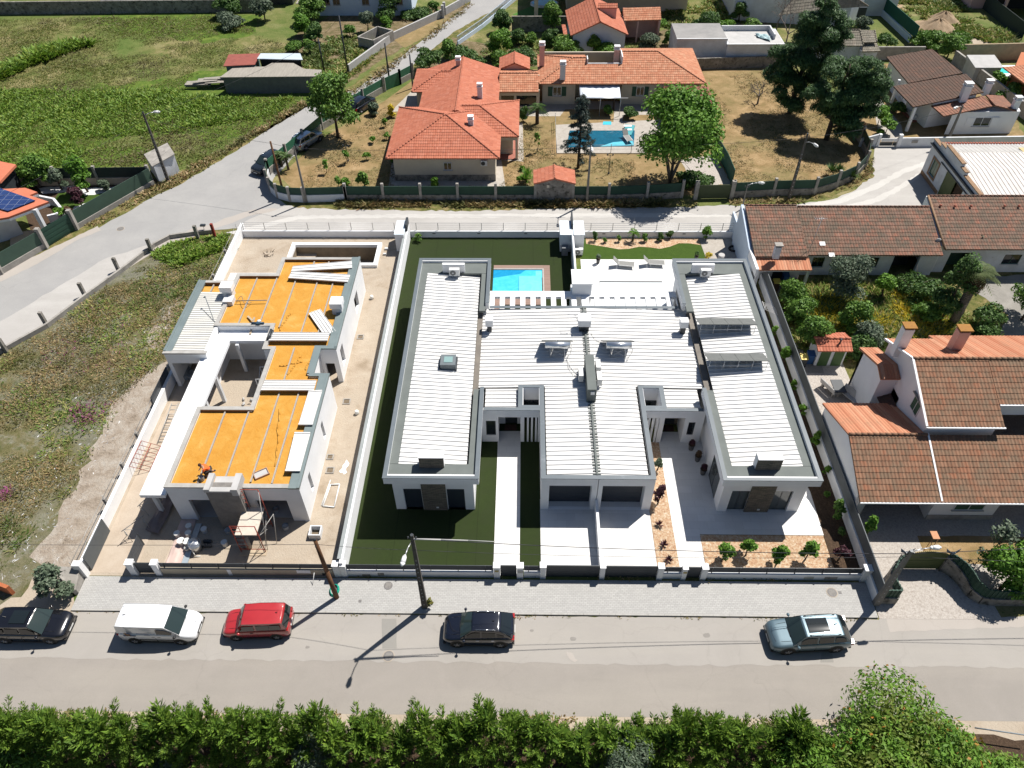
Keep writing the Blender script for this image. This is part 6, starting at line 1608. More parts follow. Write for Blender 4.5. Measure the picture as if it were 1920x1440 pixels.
b=MB();b.box(23.2,24.2,56.6,56.64,0,2.1);b.obj('door',Z_DARK,t)
t,yw=row_house('tiled_row_house','long middle house of the tiled row with mottled red-brown roof',25.85,38.2,56.7,2.65,61.95,4.45,66.5,holes=[(26.8,27.9,0.9,2.0),(31.6,32.9,0.9,2.0),(34.2,36.6,0,2.2)])
win_y(t,26.8,27.9,yw+.1,.9,2.0,frame=G_SHUT);win_y(t,31.6,32.9,yw+.1,.9,2.0,frame=G_SHUT)
b=MB();b.box(34.2,36.6,yw+1.6,yw+1.7,0,2.2);b.obj('recess_back',Z_DARK,t)
for q in ((1543,454),(1563,468)):
 p=P(q[0],q[1],3.3);k_=(p.y-56.7)*.343+2.65+.05;b=MB();b.slab([(p.x-.25,p.y-.2,k_),(p.x+.25,p.y-.2,k_),(p.x+.25,p.y+.2,k_+.14),(p.x-.25,p.y+.2,k_+.14)],.02);b.obj('roof_light',M_ACW,t)
an=MB();p=P(1520,480,2.8);q=P(1536,428,5.0);an.cyl((26.0,56.9,2.7),(26.4,57.3,6.2),.03,.02,5)
for k_ in range(5):an.cyl((25.8+.18*k_,57.0,6.15),(25.8+.18*k_,57.6,6.15),.012,.012,4)
an.cyl((25.7,57.3,6.15),(26.9,57.3,6.15),.015,.015,4);an.obj('antenna',M_ALU,t)
t,yw=row_house('tiled_row_house','taller right house of the tiled row with a satellite dish on its gable',38.5,60,57.2,2.95,63.2,4.85,68.5,holes=[(39.5,41.6,0,2.2),(44.6,46.2,.9,2.0)])
b=MB();b.prism([(38.3,57.75),(38.549,57.75),(38.549,63.3),(38.3,63.3)],0,[2.95,2.95,4.8,4.8]);b.obj('gable_wall',W_WHITE,t)
b=MB()
for k_ in range(6):b.cyl((38.45,57.3+k_*.0,2.9),(38.45,57.4,2.9),.05,.05,5)
b.cyl((38.42,57.2,3.0),(38.42,63.2,4.9),.10,.10,6);b.obj('verge_tiles',oc,t)
b=MB();b.blob((38.1,58.2,3.2),.28,.12,.28,12,6);b.cyl((38.1,58.2,3.2),(38.4,58.3,3.0),.03,.03,5);b.obj('satellite_dish',C_NEW,t)
win_y(t,44.6,46.2,yw+.1,.9,2.0,frame=G_SHUT);b=MB();b.box(39.5,41.6,yw+1.2,yw+1.3,0,2.2);b.obj('recess_back',G_DARKS,t)
b=MB()
for x,y in ((1763,387),(1790,388),(1820,388),(1883,388),(1910,388)):p=P(x,y,4.5);b.blob((p.x,p.y,4.62),.13,.13,.12,7,4)
b.obj('vent_tiles',MATS['edge_tile_red'],t)
# ---- two-storey house at the right
sh_=thing('two_storey_house','large white two-storey house with worn orange tiled roofs and two chimneys at the right edge','house',(32,36,0))
lx0=22.05
slopes(sh_,[[(lx0,29.15,2.75),(60,29.15,2.75),(60,33.42,4.55),(lx0,33.42,4.55)]],[((lx0,33.42,4.55),(27.3,33.42,4.55))],T_WORN,us=6,row=.40,pitch=.24,r=.12,thick=.1)
slopes(sh_,[[(27.2,38.0,2.75),(lx0,38.0,2.75),(lx0,33.42,4.55),(27.2,33.42,4.55)]],[],T_PALEOR,us=6,row=5.2,pitch=.24,thick=.1)
slopes(sh_,[[(27.05,33.5,5.28),(32.2,33.5,5.28),(32.2,38.1,7.22),(27.05,38.1,7.22)],[(32.2,35.0,5.912),(60,35.0,5.912),(60,38.1,7.22),(32.2,38.1,7.22)]],[((27.05,38.1,7.22),(60,38.1,7.22))],T_WORN,us=6,row=.40,pitch=.24,r=.12)
slopes(sh_,[[(30.6,42.0,5.55),(27.05,42.0,5.55),(27.05,38.1,7.22),(30.6,38.1,7.22)],[(60,42.7,5.25),(30.6,42.7,5.25),(30.6,38.1,7.22),(60,38.1,7.22)]],[],T_PALEOR,us=6,row=5.2,pitch=.24)
slopes(sh_,[[(27.2,42.7,4.0),(25.8,42.7,4.0),(25.8,39.6,5.2),(27.2,39.6,5.2)],[(25.8,38.5,4.78),(27.2,38.5,4.78),(27.2,39.6,5.2),(25.8,39.6,5.2)]],[],T_PALEOR,us=6,row=5.2,pitch=.24)
w=MB()
# lower walls
w.add([(22.2,29.5,0),(22.2,37.7,0),(22.2,37.7,2.75),(22.2,33.42,4.42),(22.2,29.5,2.8),(22.45,29.5,0),(22.45,37.7,0),(22.45,37.7,2.75),(22.45,33.42,4.42),(22.45,29.5,2.8)],[(4,3,2,1,0),(5,6,7,8,9),(0,5,9,4),(1,2,7,6)])
w.box(27.5,31.85,29.75,30.0,0,2.75);w.box(27.5,27.75,30.0,37.6,0,2.9);w.box(31.6,31.85,30.0,33.2,0,2.75);w.box(34.5,60,31.5,31.75,0,2.9)
w.box(22.45,27.2,37.45,37.7,0,2.7)
# upper walls
w.box(27.25,32.0,33.85,34.1,3.8,5.2);w.box(32.0,60,35.35,35.6,4.5,5.85)
w.add([(27.25,34.1,2.5),(27.25,41.7,0),(27.25,41.7,5.5),(27.25,38.1,7.08),(27.25,34.1,5.4)],[(4,3,2,1,0)])
w.add([(27.45,34.1,2.5),(27.45,41.7,0),(27.45,41.7,5.5),(27.45,38.1,7.08),(27.45,34.1,5.4)],[(0,1,2,3,4)])
w.add([(27.25,37.7,0),(27.25,41.7,0),(27.25,41.7,3.6),(27.25,37.7,3.6)],[(3,2,1,0)])
w.box(27.45,60,41.7,41.95,0,5.3)
w.add([(26.0,39.0,0),(26.0,42.4,0),(26.0,42.4,3.95),(26.0,39.6,5.05),(26.0,39.0,4.8)],[(4,3,2,1,0)]);w.box(26.0,27.24,42.15,42.4,0,3.9);w.box(26.0,27.24,38.8,39.0,0,4.7)
w.obj('wall',W_WHITE,sh_)
gt=MB();gt.box(lx0,60,29.05,29.13,2.66,2.76);gt.box(27.05,32.25,33.38,33.48,5.18,5.29);gt.box(32.25,60,34.88,34.98,5.80,5.92)
gt.slab([(27.30,29.2,2.84),(27.42,29.2,2.84),(27.42,33.5,4.66),(27.30,33.5,4.66)],.04);gt.box(26.98,27.04,33.4,33.6,5.1,5.3);gt.obj('gutter',W_WHITE,sh_)
bg_=MB();bg_.slab([(26.95,33.5,5.36),(27.1,33.5,5.36),(27.1,38.1,7.32),(26.95,38.1,7.32)],.15);bg_.slab([(26.95,38.1,7.32),(27.1,38.1,7.32),(27.1,42.0,5.63),(26.95,42.0,5.63)],.15);bg_.obj('barge_board',W_WHITE,sh_)
f=win_x(sh_,35.2,36.3,27.235,4.35,5.55,-1,G_SHUT,W_OLDW)
c=MB();c.box(27.05,27.24,35.0,36.5,5.62,5.68);c.obj('window_hood',C_OLD,sh_)
f=win_y(sh_,28.9,30.9,29.73,1.15,2.2,G_SHUT,W_OLDW)
win_y(sh_,38.8-3.6,38.8-2.0,35.33,4.7,5.5,GLASS,W_GREYW)
pb=MB();pb.box(27.47,31.9,29.69,29.749,0,.55);pb.obj('plinth',C_OLD,sh_)
b=MB();b.box(22.1,22.6,29.3,29.7,0,2.66);b.obj('corner_pier',C_NEW,sh_)
sc_=T_OLD
tiled('side_canopy_roof',[(26.35,36.8,2.6),(27.24,36.8,3.0),(27.24,39.5,3.0),(26.35,39.5,2.6)],T_BROWN,sh_,us=4)
CAPM=mat('lichen_cap',(0.30,0.15,0.03),(0.24,0.11,0.03),5,.9)
p=P(1681,645,6.6);chimney(sh_,p.x+.3,p.y,5.6,8.15,.36,W_WHITE,CAPM,'cap')
p=P(1786,648,6.7);chimney(sh_,p.x+.2,p.y,5.6,8.15,.38,W_PINK,CAPM,'cap')
# garden shed with two green doors
gs=thing('garden_shed','small shed with two green doors and a gabled orange roof on the cobbled yard','shed',(25.2,45,0))
w=MB();w.box(24.0,26.3,44.9,46.6,0,1.95);w.add([(24.0,44.9,1.95),(24.0,46.6,1.95),(24.0,45.75,2.25),(24.2,44.9,1.95),(24.2,46.6,1.95),(24.2,45.75,2.25)],[(0,2,1),(3,4,5),(0,3,5,2),(2,5,4,1)]);w.obj('wall',W_OLDW,gs)
slopes(gs,[[(23.75,44.55,1.92),(26.55,44.55,1.92),(26.55,45.6,2.35),(23.75,45.6,2.35)],[(26.55,46.8,1.92),(23.75,46.8,1.92),(23.75,45.6,2.35),(26.55,45.6,2.35)]],[((23.75,45.6,2.37),(26.55,45.6,2.37))],T_ORANGE,us=5,r=.09)
for x in (24.25,25.35):d=MB();d.box(x,x+.8,44.85,44.899,0.02,1.8);d.obj('door',mat('leaf_green_door',(0.05,0.10,0.03),(0.04,0.085,0.025),3,.6),gs)
b=MB();b.cyl((25.6,45.2,2.2),(25.6,45.2,2.6),.07,.07,8);b.blob((25.6,45.2,2.62),.12,.12,.08);b.obj('flue',Z_DARK,gs)
def bin_(label,x,y,lidm,bodym=None):
 t=thing('waste_bin',label,'bin',(x,y,0),0,'household bins');ORG[t]=Vector((0,0,0))
 b=MB();b.prism([(-.25,-.28),(.25,-.28),(.25,.28),(-.25,.28)],0.05,.95);b.obj('bin_body',bodym or Z_DARK,t)
 b=MB();b.prism([(-.29,-.34),(.29,-.34),(.29,.32),(-.29,.32)],.95,[.98,.98,1.08,1.08]);b.obj('lid',lidm,t)
YEL=mat('yellow_lid',(0.75,0.55,0.10),(0.7,0.5,0.08),3,.5);BLU=mat('blue_lid',(0.02,0.08,0.22),(0.02,0.07,0.18),3,.5)
bin_('yellow-lidded bin left of the small shed with green doors',23.0,44.9,YEL);bin_('blue bin between the yellow-lidded bin and the shed',23.7,45.3,BLU,BLU)
p=P(1457,527,1);bin_('yellow-lidded bin beside the porch of the tiled row',p.x,p.y,YEL,mat('brown_bin',(0.06,0.04,0.03),(0.05,0.03,0.025),3,.6));p=P(1470,518,1);bin_('blue bin in the shade of the row house porch',p.x+.3,p.y+.3,BLU,BLU)
def stone_seat(label,x,y,rz):
 t=thing('bench',label,'bench',(x,y,0),rz,'pale garden benches');ORG[t]=Vector((0,0,0))
 b=MB();b.box(-.8,.8,-.2,.2,.40,.47);b.obj('seat',C_NEW,t);b=MB();b.slab([(-.8,.2,.5),(.8,.2,.5),(.8,.32,1.0),(-.8,.32,1.0)],.06);b.obj('backrest',C_NEW,t)
 for x_ in (-.6,.6):b=MB();b.box(x_-.06,x_+.06,-.18,.18,0,.40);b.obj('leg',C_OLD,t)
stone_seat('left of the two pale benches by the table',24.35,41.9,radians(115));stone_seat('right pale bench by the wall of the two-storey house',25.6,41.0,radians(-60))
tb=thing('garden_table','dark-topped stone table between the two pale benches','table',(25.0,41.8,0));b=MB();b.box(24.5,25.4,41.1,42.5,.68,.76);b.obj('top',mat('slate_top',(0.06,0.065,0.07),(0.05,0.055,0.06),3,.6),tb)
for y_ in (41.4,42.2):b=MB();b.box(24.85,25.05,y_-.1,y_+.1,0,.68);b.obj('leg',C_OLD,tb)
# ================================================================ plot walls
def tone(*a):return None
t=thing('boundary_wall','tall white wall with grey coping between the building plot and the turf lawn','wall',(-11.5,44,0))
b=MB();b.box(-11.60,-11.38,25.0,63.3,0,1.60);b.obj('wall',W_WHITE,t)
b=MB();b.box(-11.76,-11.52,25.3,63.3,1.601,1.64);b.obj('coping',mat('grey_wall_top',(0.26,0.28,0.28),(0.22,0.24,0.24),1,.7),t)
b=MB();b.box(-11.62,-11.40,62.0,63.35,1.641,2.35);b.obj('end_panel',Z_DARK,t)
t=thing('boundary_wall','long white wall topped by grey panels along the right side of the gravel garden','wall',(22,44,0))
b=MB();b.box(21.90,22.10,23.45,56.0,0,1.0);b.box(21.0,21.2,60.0,64.6,0,1.9) if False else None;b.obj('wall',W_WHITE,t)
b=MB();b.box(22.0,22.06,23.5,56.0,1.0,2.05);b.obj('screen_panel',mat('grey_screen',(0.105,0.115,0.12),(0.09,0.10,0.105),.8,.7),t)
b=MB();b.box(21.55,22.12,24.9,25.3,0,1.35);b.obj('pillar',W_WHITE,t)
b=MB();b.box(21.50,22.14,24.85,25.35,1.352,1.42);b.obj('cap',W_WHITE,t)
t=thing('boundary_wall','low white wall with wire fence along the waste ground on the far left','wall',(-28.3,44,0))
b=MB();b.prism([(-28.55,24.9),(-28.3,24.9),(-28.3,64.2),(-28.55,64.2)],0,[1.0,1.0,1.15,1.15]);b.obj('wall',W_WHITE,t)
b=MB();b.prism([(-29.85,24.65),(-28.35,23.45),(-28.2,23.6),(-28.3,24.9),(-29.7,24.85)],0,[1.2,.55,.55,1.05,1.2]);b.obj('end_wall',C_OLD,t)
b=MB();b.box(-28.6,-28.1,24.7,25.1,0,1.5);b.obj('pillar',W_WHITE,t)
wf=thing('wire_fence','sagging wire fence on leaning concrete posts behind the left plot wall','fence',(-28.8,44,0))
for y in (30.2,33.3,36.2,39.6,43.2,47.3,51.6,55.6,59.5):
 b=MB();b.prism([(-28.95,y-.11),(-28.75,y-.11),(-28.75,y+.11),(-28.95,y+.11)],0,1.15);b.obj('post',C_OLD,wf)
b=MB()
ys=[25.0,30.2,36.2,43.2,51.6,59.5,63.5]
for a,c in zip(ys[:-1],ys[1:]):
 for z_ in (1.25,0.8):b.cyl((-28.85,a,z_),(-28.85,c,z_),.02,.02,4)
for y in ys:b.cyl((-28.85,y,0),(-28.85,y,1.45),.03,.03,5)
b.obj('wire',GALV,wf)
ds=MB();ds.box(-28.62,-28.57,39.2,42.6,.3,1.75);ds.obj('dark_screen',Z_DARK,wf)
# back wall with railing
bw=thing('back_wall','low white back wall with slim railings along the lane behind all three plots','wall',(-3,63.4,0))
b=MB();b.box(-28.3,-12.5,63.3,63.5,0,.72);b.box(-11.38,3.6,63.3,63.5,0,.72);b.box(5.8,20.9,63.3,63.5,0,.72);b.obj('wall',W_WHITE,bw)
b=MB()
for x0,x1 in ((-28.2,-12.5),(-11.4,3.6),(5.8,20.8)):
 for z_ in (.85,1.08,1.31,1.54):b.cyl((x0,63.55,z_),(x1,63.55,z_),.018,.018,4)
b.obj('rail',M_ALU,bw)
x=-28.2
while x < 20.8:
 if not (-12.5 < x < -11.4) and not (3.6 < x < 5.8):
  b=MB();b.box(x-.025,x+.025,63.52,63.58,.72,1.58);b.obj('rail_post',GALV,bw)
 x+=2.18
bl=MB()
for x in (-9.0,-4.5,0.2,8.0,12.0,16.0):bl.box(x-.15,x+.15,63.27,63.299,.45,.53)
bl.obj('step_light',Z_DARK,bw)
def kiosk(label,x0,x1,y0,y1,h=1.95):
 t=thing('pump_cabinet',label,'cabinet',((x0+x1)/2,(y0+y1)/2,0),0,'white cabinets at the back wall')
 b=MB();b.box(x0,x1,y0,y1,0,h);b.obj('cabinet',W_WHITE,t);b=MB();b.box(x0-.05,x1+.03,y0-.06,y1,h+.001,h+.06);b.obj('roof_slab',mat('pale_felt',(0.58,0.64,0.68),(0.5,0.56,0.6),.7,.6),t)
kiosk('white cabinet at the rear corner of the building plot',-12.5,-11.62,60.9,63.3)
kiosk('white cabinet at the rear right corner of the turf plot',3.55,4.60,60.9,63.3)
kiosk('white cabinet at the rear left corner of the gravel garden',4.85,5.85,60.9,63.3)
t=thing('boundary_wall','dark-topped wall between the turf plot and the pool terrace','wall',(4.7,57,0))
b=MB();b.box(4.63,4.82,50.9,64.2,0,1.9);b.obj('wall',W_WHITE,t);b=MB();b.box(4.55,4.66,50.9,62.0,1.3,1.95);b.obj('screen_panel',mat('blue_grey_panel',(0.06,0.085,0.11),(0.05,0.07,0.095),1,.6),t)
b=MB();b.box(4.66,4.80,62.0,64.2,1.9,2.5);b.obj('end_panel',Z_DARK,t)
ac_unit('white outdoor unit standing beside the cabinet at the rear left of the garden turf',(5.35,60.3,0.06),radians(0),.8)
b=MB();b.box(3.7,4.3,60.2,60.8,0,.9);solo('storage_box',b,mat('grey_box',(0.18,0.19,0.2),(0.15,0.16,0.17),2,.6),'grey box in front of the cabinet at the rear of the turf lawn','box')
# right rear white wall next to row house
t=thing('boundary_wall','tall bluish-white wall between the garden corner and the tiled row houses','wall',(20.9,60,0))
b=MB();b.prism([(20.75,56.0),(20.95,56.0),(21.0,64.8),(20.8,64.8)],0,[2.1,2.1,2.1,2.1]);b.obj('wall',W_BLUE,t)
b=MB();b.prism([(20.68,54.2),(20.92,54.2),(20.96,59.5),(20.72,59.5)],2.102,2.9);b.obj('upper_wall',W_WHITE,t)
# ---- street fronts
M_FEN=mat('slat_fence_grey',(0.055,0.062,0.07),(0.045,0.05,0.058),2,.5)
def front_run(t,x0,x1,wm=W_WHITE,h=0.62,y=25.1,top=1.28,slats=4):
 b=MB();b.box(x0,x1,y-.09,y+.09,0,h);b.obj('wall',wm,t)
 f=MB()
 for i in range(slats):
  z0=h+.06+i*(top-h-.08)/slats;f.box(x0+.02,x1-.02,y+.02,y+.05,z0,z0+(top-h-.08)/slats-.025)
 f.obj('fence_panel',M_FEN,t)
 f=MB();x=x0+.3
 while x < x1:f.box(x-.025,x+.025,y-.03,y+.02,h,top);x+=1.75
 f.obj('fence_posts',M_FEN,t)
def pillar(t,x,h=1.32,w=.19,wm=W_WHITE,y=25.1):
 b=MB();b.box(x-w,x+w,y-.19,y+.19,0,h);b.obj('pillar',wm,t)
 b=MB();b.box(x-w-.03,x+w+.03,y-.22,y+.22,h+.001,h+.05);b.obj('cap',W_WHITE,t)
W_BEIGE=mat('beige_render',(0.40,0.35,0.27),(0.34,0.30,0.23),.9,.9,c3=(0.5,0.46,0.39),s3=2,f3=.66)
t=thing('front_wall','beige unpainted front wall with dark slats before the building plot','wall',(-17.6,25.1,0))
front_run(t,-23.3,-11.7,W_BEIGE,.70);pillar(t,-23.5,1.35);pillar(t,-25.1,1.35,.22);pillar(t,-11.85,1.35,.22)
b=MB();b.box(-19.0,-18.75,24.995,25.009,0,.7);b.box(-14.5,-13.6,24.995,25.009,.35,.7);b.obj('plaster_patch',W_WHITE,t)
b=MB();b.box(-12.9,-12.4,24.99,25.009,.1,.35);b.obj('letter_box',Z_DARK,t)
t=thing('front_wall','white front wall with dark slats before the turf lawn','wall',(-6.6,25.1,0))
front_run(t,-11.4,-1.85);pillar(t,-11.45,1.35,.2);pillar(t,-1.62,1.32,.2)
b=MB();b.box(-10.3,-9.8,24.99,25.009,.05,.28);b.box(-9.3,-8.9,24.99,25.009,.15,.45);b.obj('meter_door',C_OLD,t)
b=MB();b.box(-1.75,-1.5,24.895,24.909,.85,1.05);o=b.obj('letter_box',mat('brass_box',(0.35,0.28,0.10),(0.3,0.24,0.09),4,.5),t)
t=thing('front_wall','short white front wall piece with a letter box between the small gate and the garages','wall',(0.5,25.1,0))
front_run(t,0.10,1.15);pillar(t,-0.14,1.32,.2);pillar(t,1.32,1.4,.18)
b=MB();b.box(-.30,.05,24.895,24.909,.75,1.05);b.obj('letter_box',C_NEW,t)
t=thing('gate_pillar','white pillar between the two dark driveway gates','pillar',(5.1,25.1,0));pillar(t,5.1,1.4,.16)
t=thing('front_wall','short white front wall piece right of the driveway gates','wall',(9.6,25.1,0))
front_run(t,8.95,10.15);pillar(t,8.78,1.4,.18);pillar(t,10.30,1.32,.15)
b=MB();b.box(10.2,10.42,24.895,24.909,.85,1.05);b.obj('letter_box',MATS['brass_box'],t)
t=thing('front_wall','long white front wall with dark slats before the gravel garden','wall',(16.8,25.1,0))
front_run(t,11.75,21.6);pillar(t,11.55,1.35,.18)
b=MB();b.box(18.0,18.6,24.99,25.009,.12,.42);b.obj('meter_door',mat('beige_plate',(0.42,0.42,0.36),(0.37,0.37,0.32),2,.6),t);b=MB();b.box(19.3,20.1,24.99,25.009,.12,.40);b.obj('vent_grille',C_OLD,t)
def slat_gate(label,x0,x1,y=25.1,h=1.30,n=6):
 t=thing('gate',label,'gate',((x0+x1)/2,y,0))
 b=MB()
 for i in range(n):z0=.08+i*(h-.1)/n;b.box(x0+.04,x1-.04,y-.02,y+.02,z0,z0+(h-.1)/n-.015)
 b.obj('slats',M_FEN,t);b=MB();b.box(x0,x0+.04,y-.03,y+.03,.04,h);b.box(x1-.04,x1,y-.03,y+.03,.04,h);b.box(x0+.04,x1-.04,y-.03,y+.03,h-.02,h+.03);b.obj('frame',Z_DARK,t)
slat_gate('small dark pedestrian gate at the end of the path across the turf',-1.40,-0.36)
slat_gate('dark driveway gate of the left garage',1.52,4.92,h=1.35)
slat_gate('dark driveway gate of the right garage',5.28,8.58,h=1.35)
slat_gate('small dark pedestrian gate beside the gravel strip',10.47,11.35)
slat_gate('small dark pedestrian gate of the building plot',-24.85,-23.72,h=1.25)
t=thing('gate','dark sliding gate panel standing open along the left plot wall','gate',(-28.0,26.5,0));b=MB();b.box(-28.12,-28.06,25.3,28.3,.05,1.5);b.obj('panel',mat('dark_gate_panel',(0.09,0.10,0.105),(0.075,0.085,0.09),1,.6),t)
t=thing('gate','dark slatted gate leaf swung inward beside the small site gate','gate',(-25.3,26.2,0));b=MB()
for i in range(6):b.box(-25.38,-25.34,25.3,27.2,.1+i*.2,.26+i*.2)
b.obj('slats',M_FEN,t);b=MB();b.box(-25.39,-25.33,25.22,25.3,0,1.35);b.box(-25.39,-25.33,27.2,27.28,0,1.35);b.obj('frame',Z_DARK,t)
t=thing('gate','dark-framed plate leaning against the screen in the side gap by the turf wall','gate',(-11.9,26,0));b=MB();b.box(-11.95,-11.88,25.6,29.5,.1,1.0);b.obj('panel',Z_DARK,t)
# manhole covers
M_IRON=mat('cast_iron',(0.17,0.16,0.155),(0.12,0.115,0.11),9,.7)
def manhole(label,x,y,r,z=.02,ring=True):
 p=P(x,y,z);t=thing('manhole_cover',label,'manhole cover',(p.x,p.y,z));ORG[t]=Vector((0,0,0))
 if ring:b=MB();b.cyl((0,0,-.01),(0,0,.006),r*1.18,r*1.18,28);b.obj('frame',mat('cement_ring',(0.36,0.31,0.25),(0.3,0.26,0.21),3,.9),t)
 b=MB();b.cyl((0,0,-.01),(0,0,.014),r,r,28);o=b.obj('cover',M_IRON,t)
 b=MB()
 for k in range(5):b.box(-r*.6,r*.6,(-.5+k*.25)*r-.012,(-.5+k*.25)*r+.012,.014,.02)
 b.obj('ribs',C_OLD,o)
manhole('round manhole cover on the pavement near the right end wall',1560,1111,.30,.125)
manhole('round manhole cover on the pavement before the turf plot',728,1098,.28,.125,False)
manhole('round manhole cover in the street beside the lamp pole shadow',728.5,1230,.31,.018)
manhole('round iron cover in the middle of the curving side road',226,429,.33,.018)
for x,y,l in ((675,1127,'small square drain lid on the pavement left of the lamp pole'),(1575,1111,'small square lid beside the right manhole on the pavement')):
 p=P(x,y,.12);b=MB();b.box(p.x-.09,p.x+.09,p.y-.09,p.y+.09,.12,.135);solo('drain_lid',b,M_IRON,l,'drain lid')
# ================================================================ poles and wires
def lamp_head(parent,p,d,L=1.2):
 d=Vector((d[0],d[1],0)).normalized()
 b=MB();b.tube([p,p+d*L*.5+Vector((0,0,.25)),p+d*L+Vector((0,0,.3))],.03,6);a=b.obj('lamp_arm',M_ALU,parent)
 q=p+d*L+Vector((0,0,.3));b=MB();b.tube([q,q+d*.12+Vector((0,0,.02)),q+d*.5-Vector((0,0,.02)),q+d*.68-Vector((0,0,.04))],[.05,.12,.15,.05],8);b.obj('lamp_head',M_ACW,a)
def concrete_pole(name,label,x,y,h,lamp=None,lamp_z=None,w=.22,holes=True,m=None,cat='utility pole',lean=(0,0)):
 t=thing(name,label,cat,(x,y,0),0,'poles along the streets');ORG[t]=Vector((0,0,0))
 m=m or C_POLE
 b=MB();n=1
 def ring(z,s):return [(-s+lean[0]*z/h,-s*.7+lean[1]*z/h,z),(s+lean[0]*z/h,-s*.7+lean[1]*z/h,z),(s+lean[0]*z/h,s*.7+lean[1]*z/h,z),(-s+lean[0]*z/h,s*.7+lean[1]*z/h,z)]
 b.add(ring(0,w)+ring(h,w*.5),[(3,2,1,0),(4,5,6,7),(0,1,5,4),(1,2,6,5),(2,3,7,6),(3,0,4,7)]);b.obj('pole',m,t)
 if holes:
  b=MB();z_=.6
  while z_ < h*.75:
   s=(w+(w*.5-w)*z_/h)*.7
   b.cyl((lean[0]*z_/h,-s-.004,z_),(lean[0]*z_/h,-s+.03,z_),.045,.045,8);z_+=.42 if int(z_*10)%2 else .55
  b.obj('step_holes',C_NEW,t)
 b=MB();b.cyl((lean[0]-.25,lean[1],h-.3),(lean[0]+.25,lean[1],h-.3),.03,.03,5);b.cyl((lean[0],lean[1],h-.02),(lean[0],lean[1],h+.05),w*.55,w*.55,6)
 for dx in (-.22,.22):b.cyl((lean[0]+dx,lean[1],h-.3),(lean[0]+dx,lean[1],h-.15),.05,.04,6)
 b.obj('crossarm',Z_DARK,t)
 if lamp:lamp_head(t,Vector((lean[0]*(lamp_z or h)/h,lean[1]*(lamp_z or h)/h,(lamp_z or h))),lamp,1.0)
 return t
C_POLE=mat('weathered_pole',(0.10,0.09,0.08),(0.06,0.055,0.05),2,.9,c3=(0.2,0.18,0.16),s3=6,f3=.64)
C_POLE2=mat('pale_pole',(0.20,0.185,0.165),(0.14,0.13,0.115),2,.9)
WOOD=mat('pole_wood',(0.13,0.06,0.025),(0.08,0.035,0.015),3,.9)
fp=concrete_pole('street_lamp','dark concrete street lamp pole on the pavement before the turf lawn',-6.07,22.85,8.1,None,None,.18)
lamp_head(fp,Vector((-.08,-.1,7.55)),(-.18,-1),1.0)
t=thing('wooden_pole','bare brown timber pole leaning by the green hose','utility pole',(-11.70,23.44,.12));ORG[t]=Vector((0,0,0))
b=MB();b.tube([(0,0,0),(-.08,0.05,3.1),(-.16,.1,6.35)],[.16,.14,.11],9);b.obj('pole',WOOD,t);b=MB();b.cyl((-.16,-.15,6.0),(-.12,.35,6.0),.03,.03,5);b.cyl((-.16,.1,6.35),(-.16,.1,6.5),.10,.03,8);b.obj('bracket',Z_DARK,t)
concrete_pole('street_lamp','concrete lamp pole behind the yard wall in the field corner on the left',-39.67,74.18,8.0,(1,.25),7.6,.17)
concrete_pole('street_lamp','concrete lamp pole in the dry yard fence beside the bending lane',28.3,70.6,7.4,(.55,-1),6.5,.17)
concrete_pole('utility_pole','concrete pole with brackets at the curved gate on the right edge of the street',22.05,23.35,6.1,(1,.1),6.0,.2,True,C_POLE2)
concrete_pole('street_lamp','slim concrete lamp pole before the lane fence near the pump house',6.69,69.75,6.8,(0,-1),6.6,.14,False,C_POLE2)
concrete_pole('utility_pole','grey concrete pole at the rounded fence corner, right one of two',-23.27,69.8,6.5,None,None,.13,False,C_POLE2)
t=thing('wooden_pole','dark timber pole at the rounded fence corner, left one of two','utility pole',(-25.81,70.6,0));ORG[t]=Vector((0,0,0));b=MB();b.tube([(0,0,0),(0,0,6.6)],[.14,.10],8);b.obj('pole',WOOD,t)
for x,y,h,l in ((-24.38,102.9,7.6,'tall dark pole beside the garden wall on the upper road'),(-18.16,99.4,5.4,'shorter dark pole standing on the verge of the upper road'),(-27.81,103.4,4.5,'dark post behind the grey field sheds'),(-14.9,98.2,4.4,'thin antenna pole at the end of the green fence')):
 t=thing('wooden_pole',l,'utility pole',(x,y,0));ORG[t]=Vector((0,0,0));b=MB();b.tube([(0,0,0),(0,0,h)],[.13,.09],7);b.obj('pole',Z_DARK,t)
concrete_pole('street_lamp','concrete lamp pole before the white wall of the brown-roofed bungalow',50.08,83.3,4.4,(-.8,-.5),4.2,.16,False,C_POLE2)
concrete_pole('street_lamp','short dark lamp post at the corner of the row houses on the lane',22.9,68.6,2.9,(.9,0),2.8,.08,False,C_POLE2)
def wire(label,pts,r=.018,sag=.5,m=None):
 b=MB();pts=[Vector(p) for p in pts]
 for a,c in zip(pts[:-1],pts[1:]):
  L=(c-a).length;k=12;sg_=sag*min(1.0,L/35)
  q=[a.lerp(c,i/k)-Vector((0,0,4*sg_*(i/k)*(1-i/k))) for i in range(k+1)]
  b.tube(q,r,4)
 return solo('overhead_wire',b,mat('wire_black',(0.03,0.03,0.035),(0.02,0.02,0.025),5,.6),label,'wire','overhead wires')
wire('upper wire running right from the lamp pole along the street',[(-6.07,22.85,7.75),(22.05,23.35,5.85),(48,24.5,7.6)],.02)
wire('lower wire running along the whole street past the lamp pole',[(-60,23.5,6.6),(-11.85,23.5,6.1),(-6.07,22.85,6.6),(22.05,23.3,5.6),(55,22.5,6.3)],.012)
b=MB();b.tube([(-6.0,22.8,7.8),(-4.5,22.85,7.68),(-3.0,22.9,7.55),(-1.5,22.9,7.45)],[.05,.045,.03,.02],6);solo('cable_bundle',b,C_NEW,'thick pale cable end running right from the top of the lamp pole','cable')
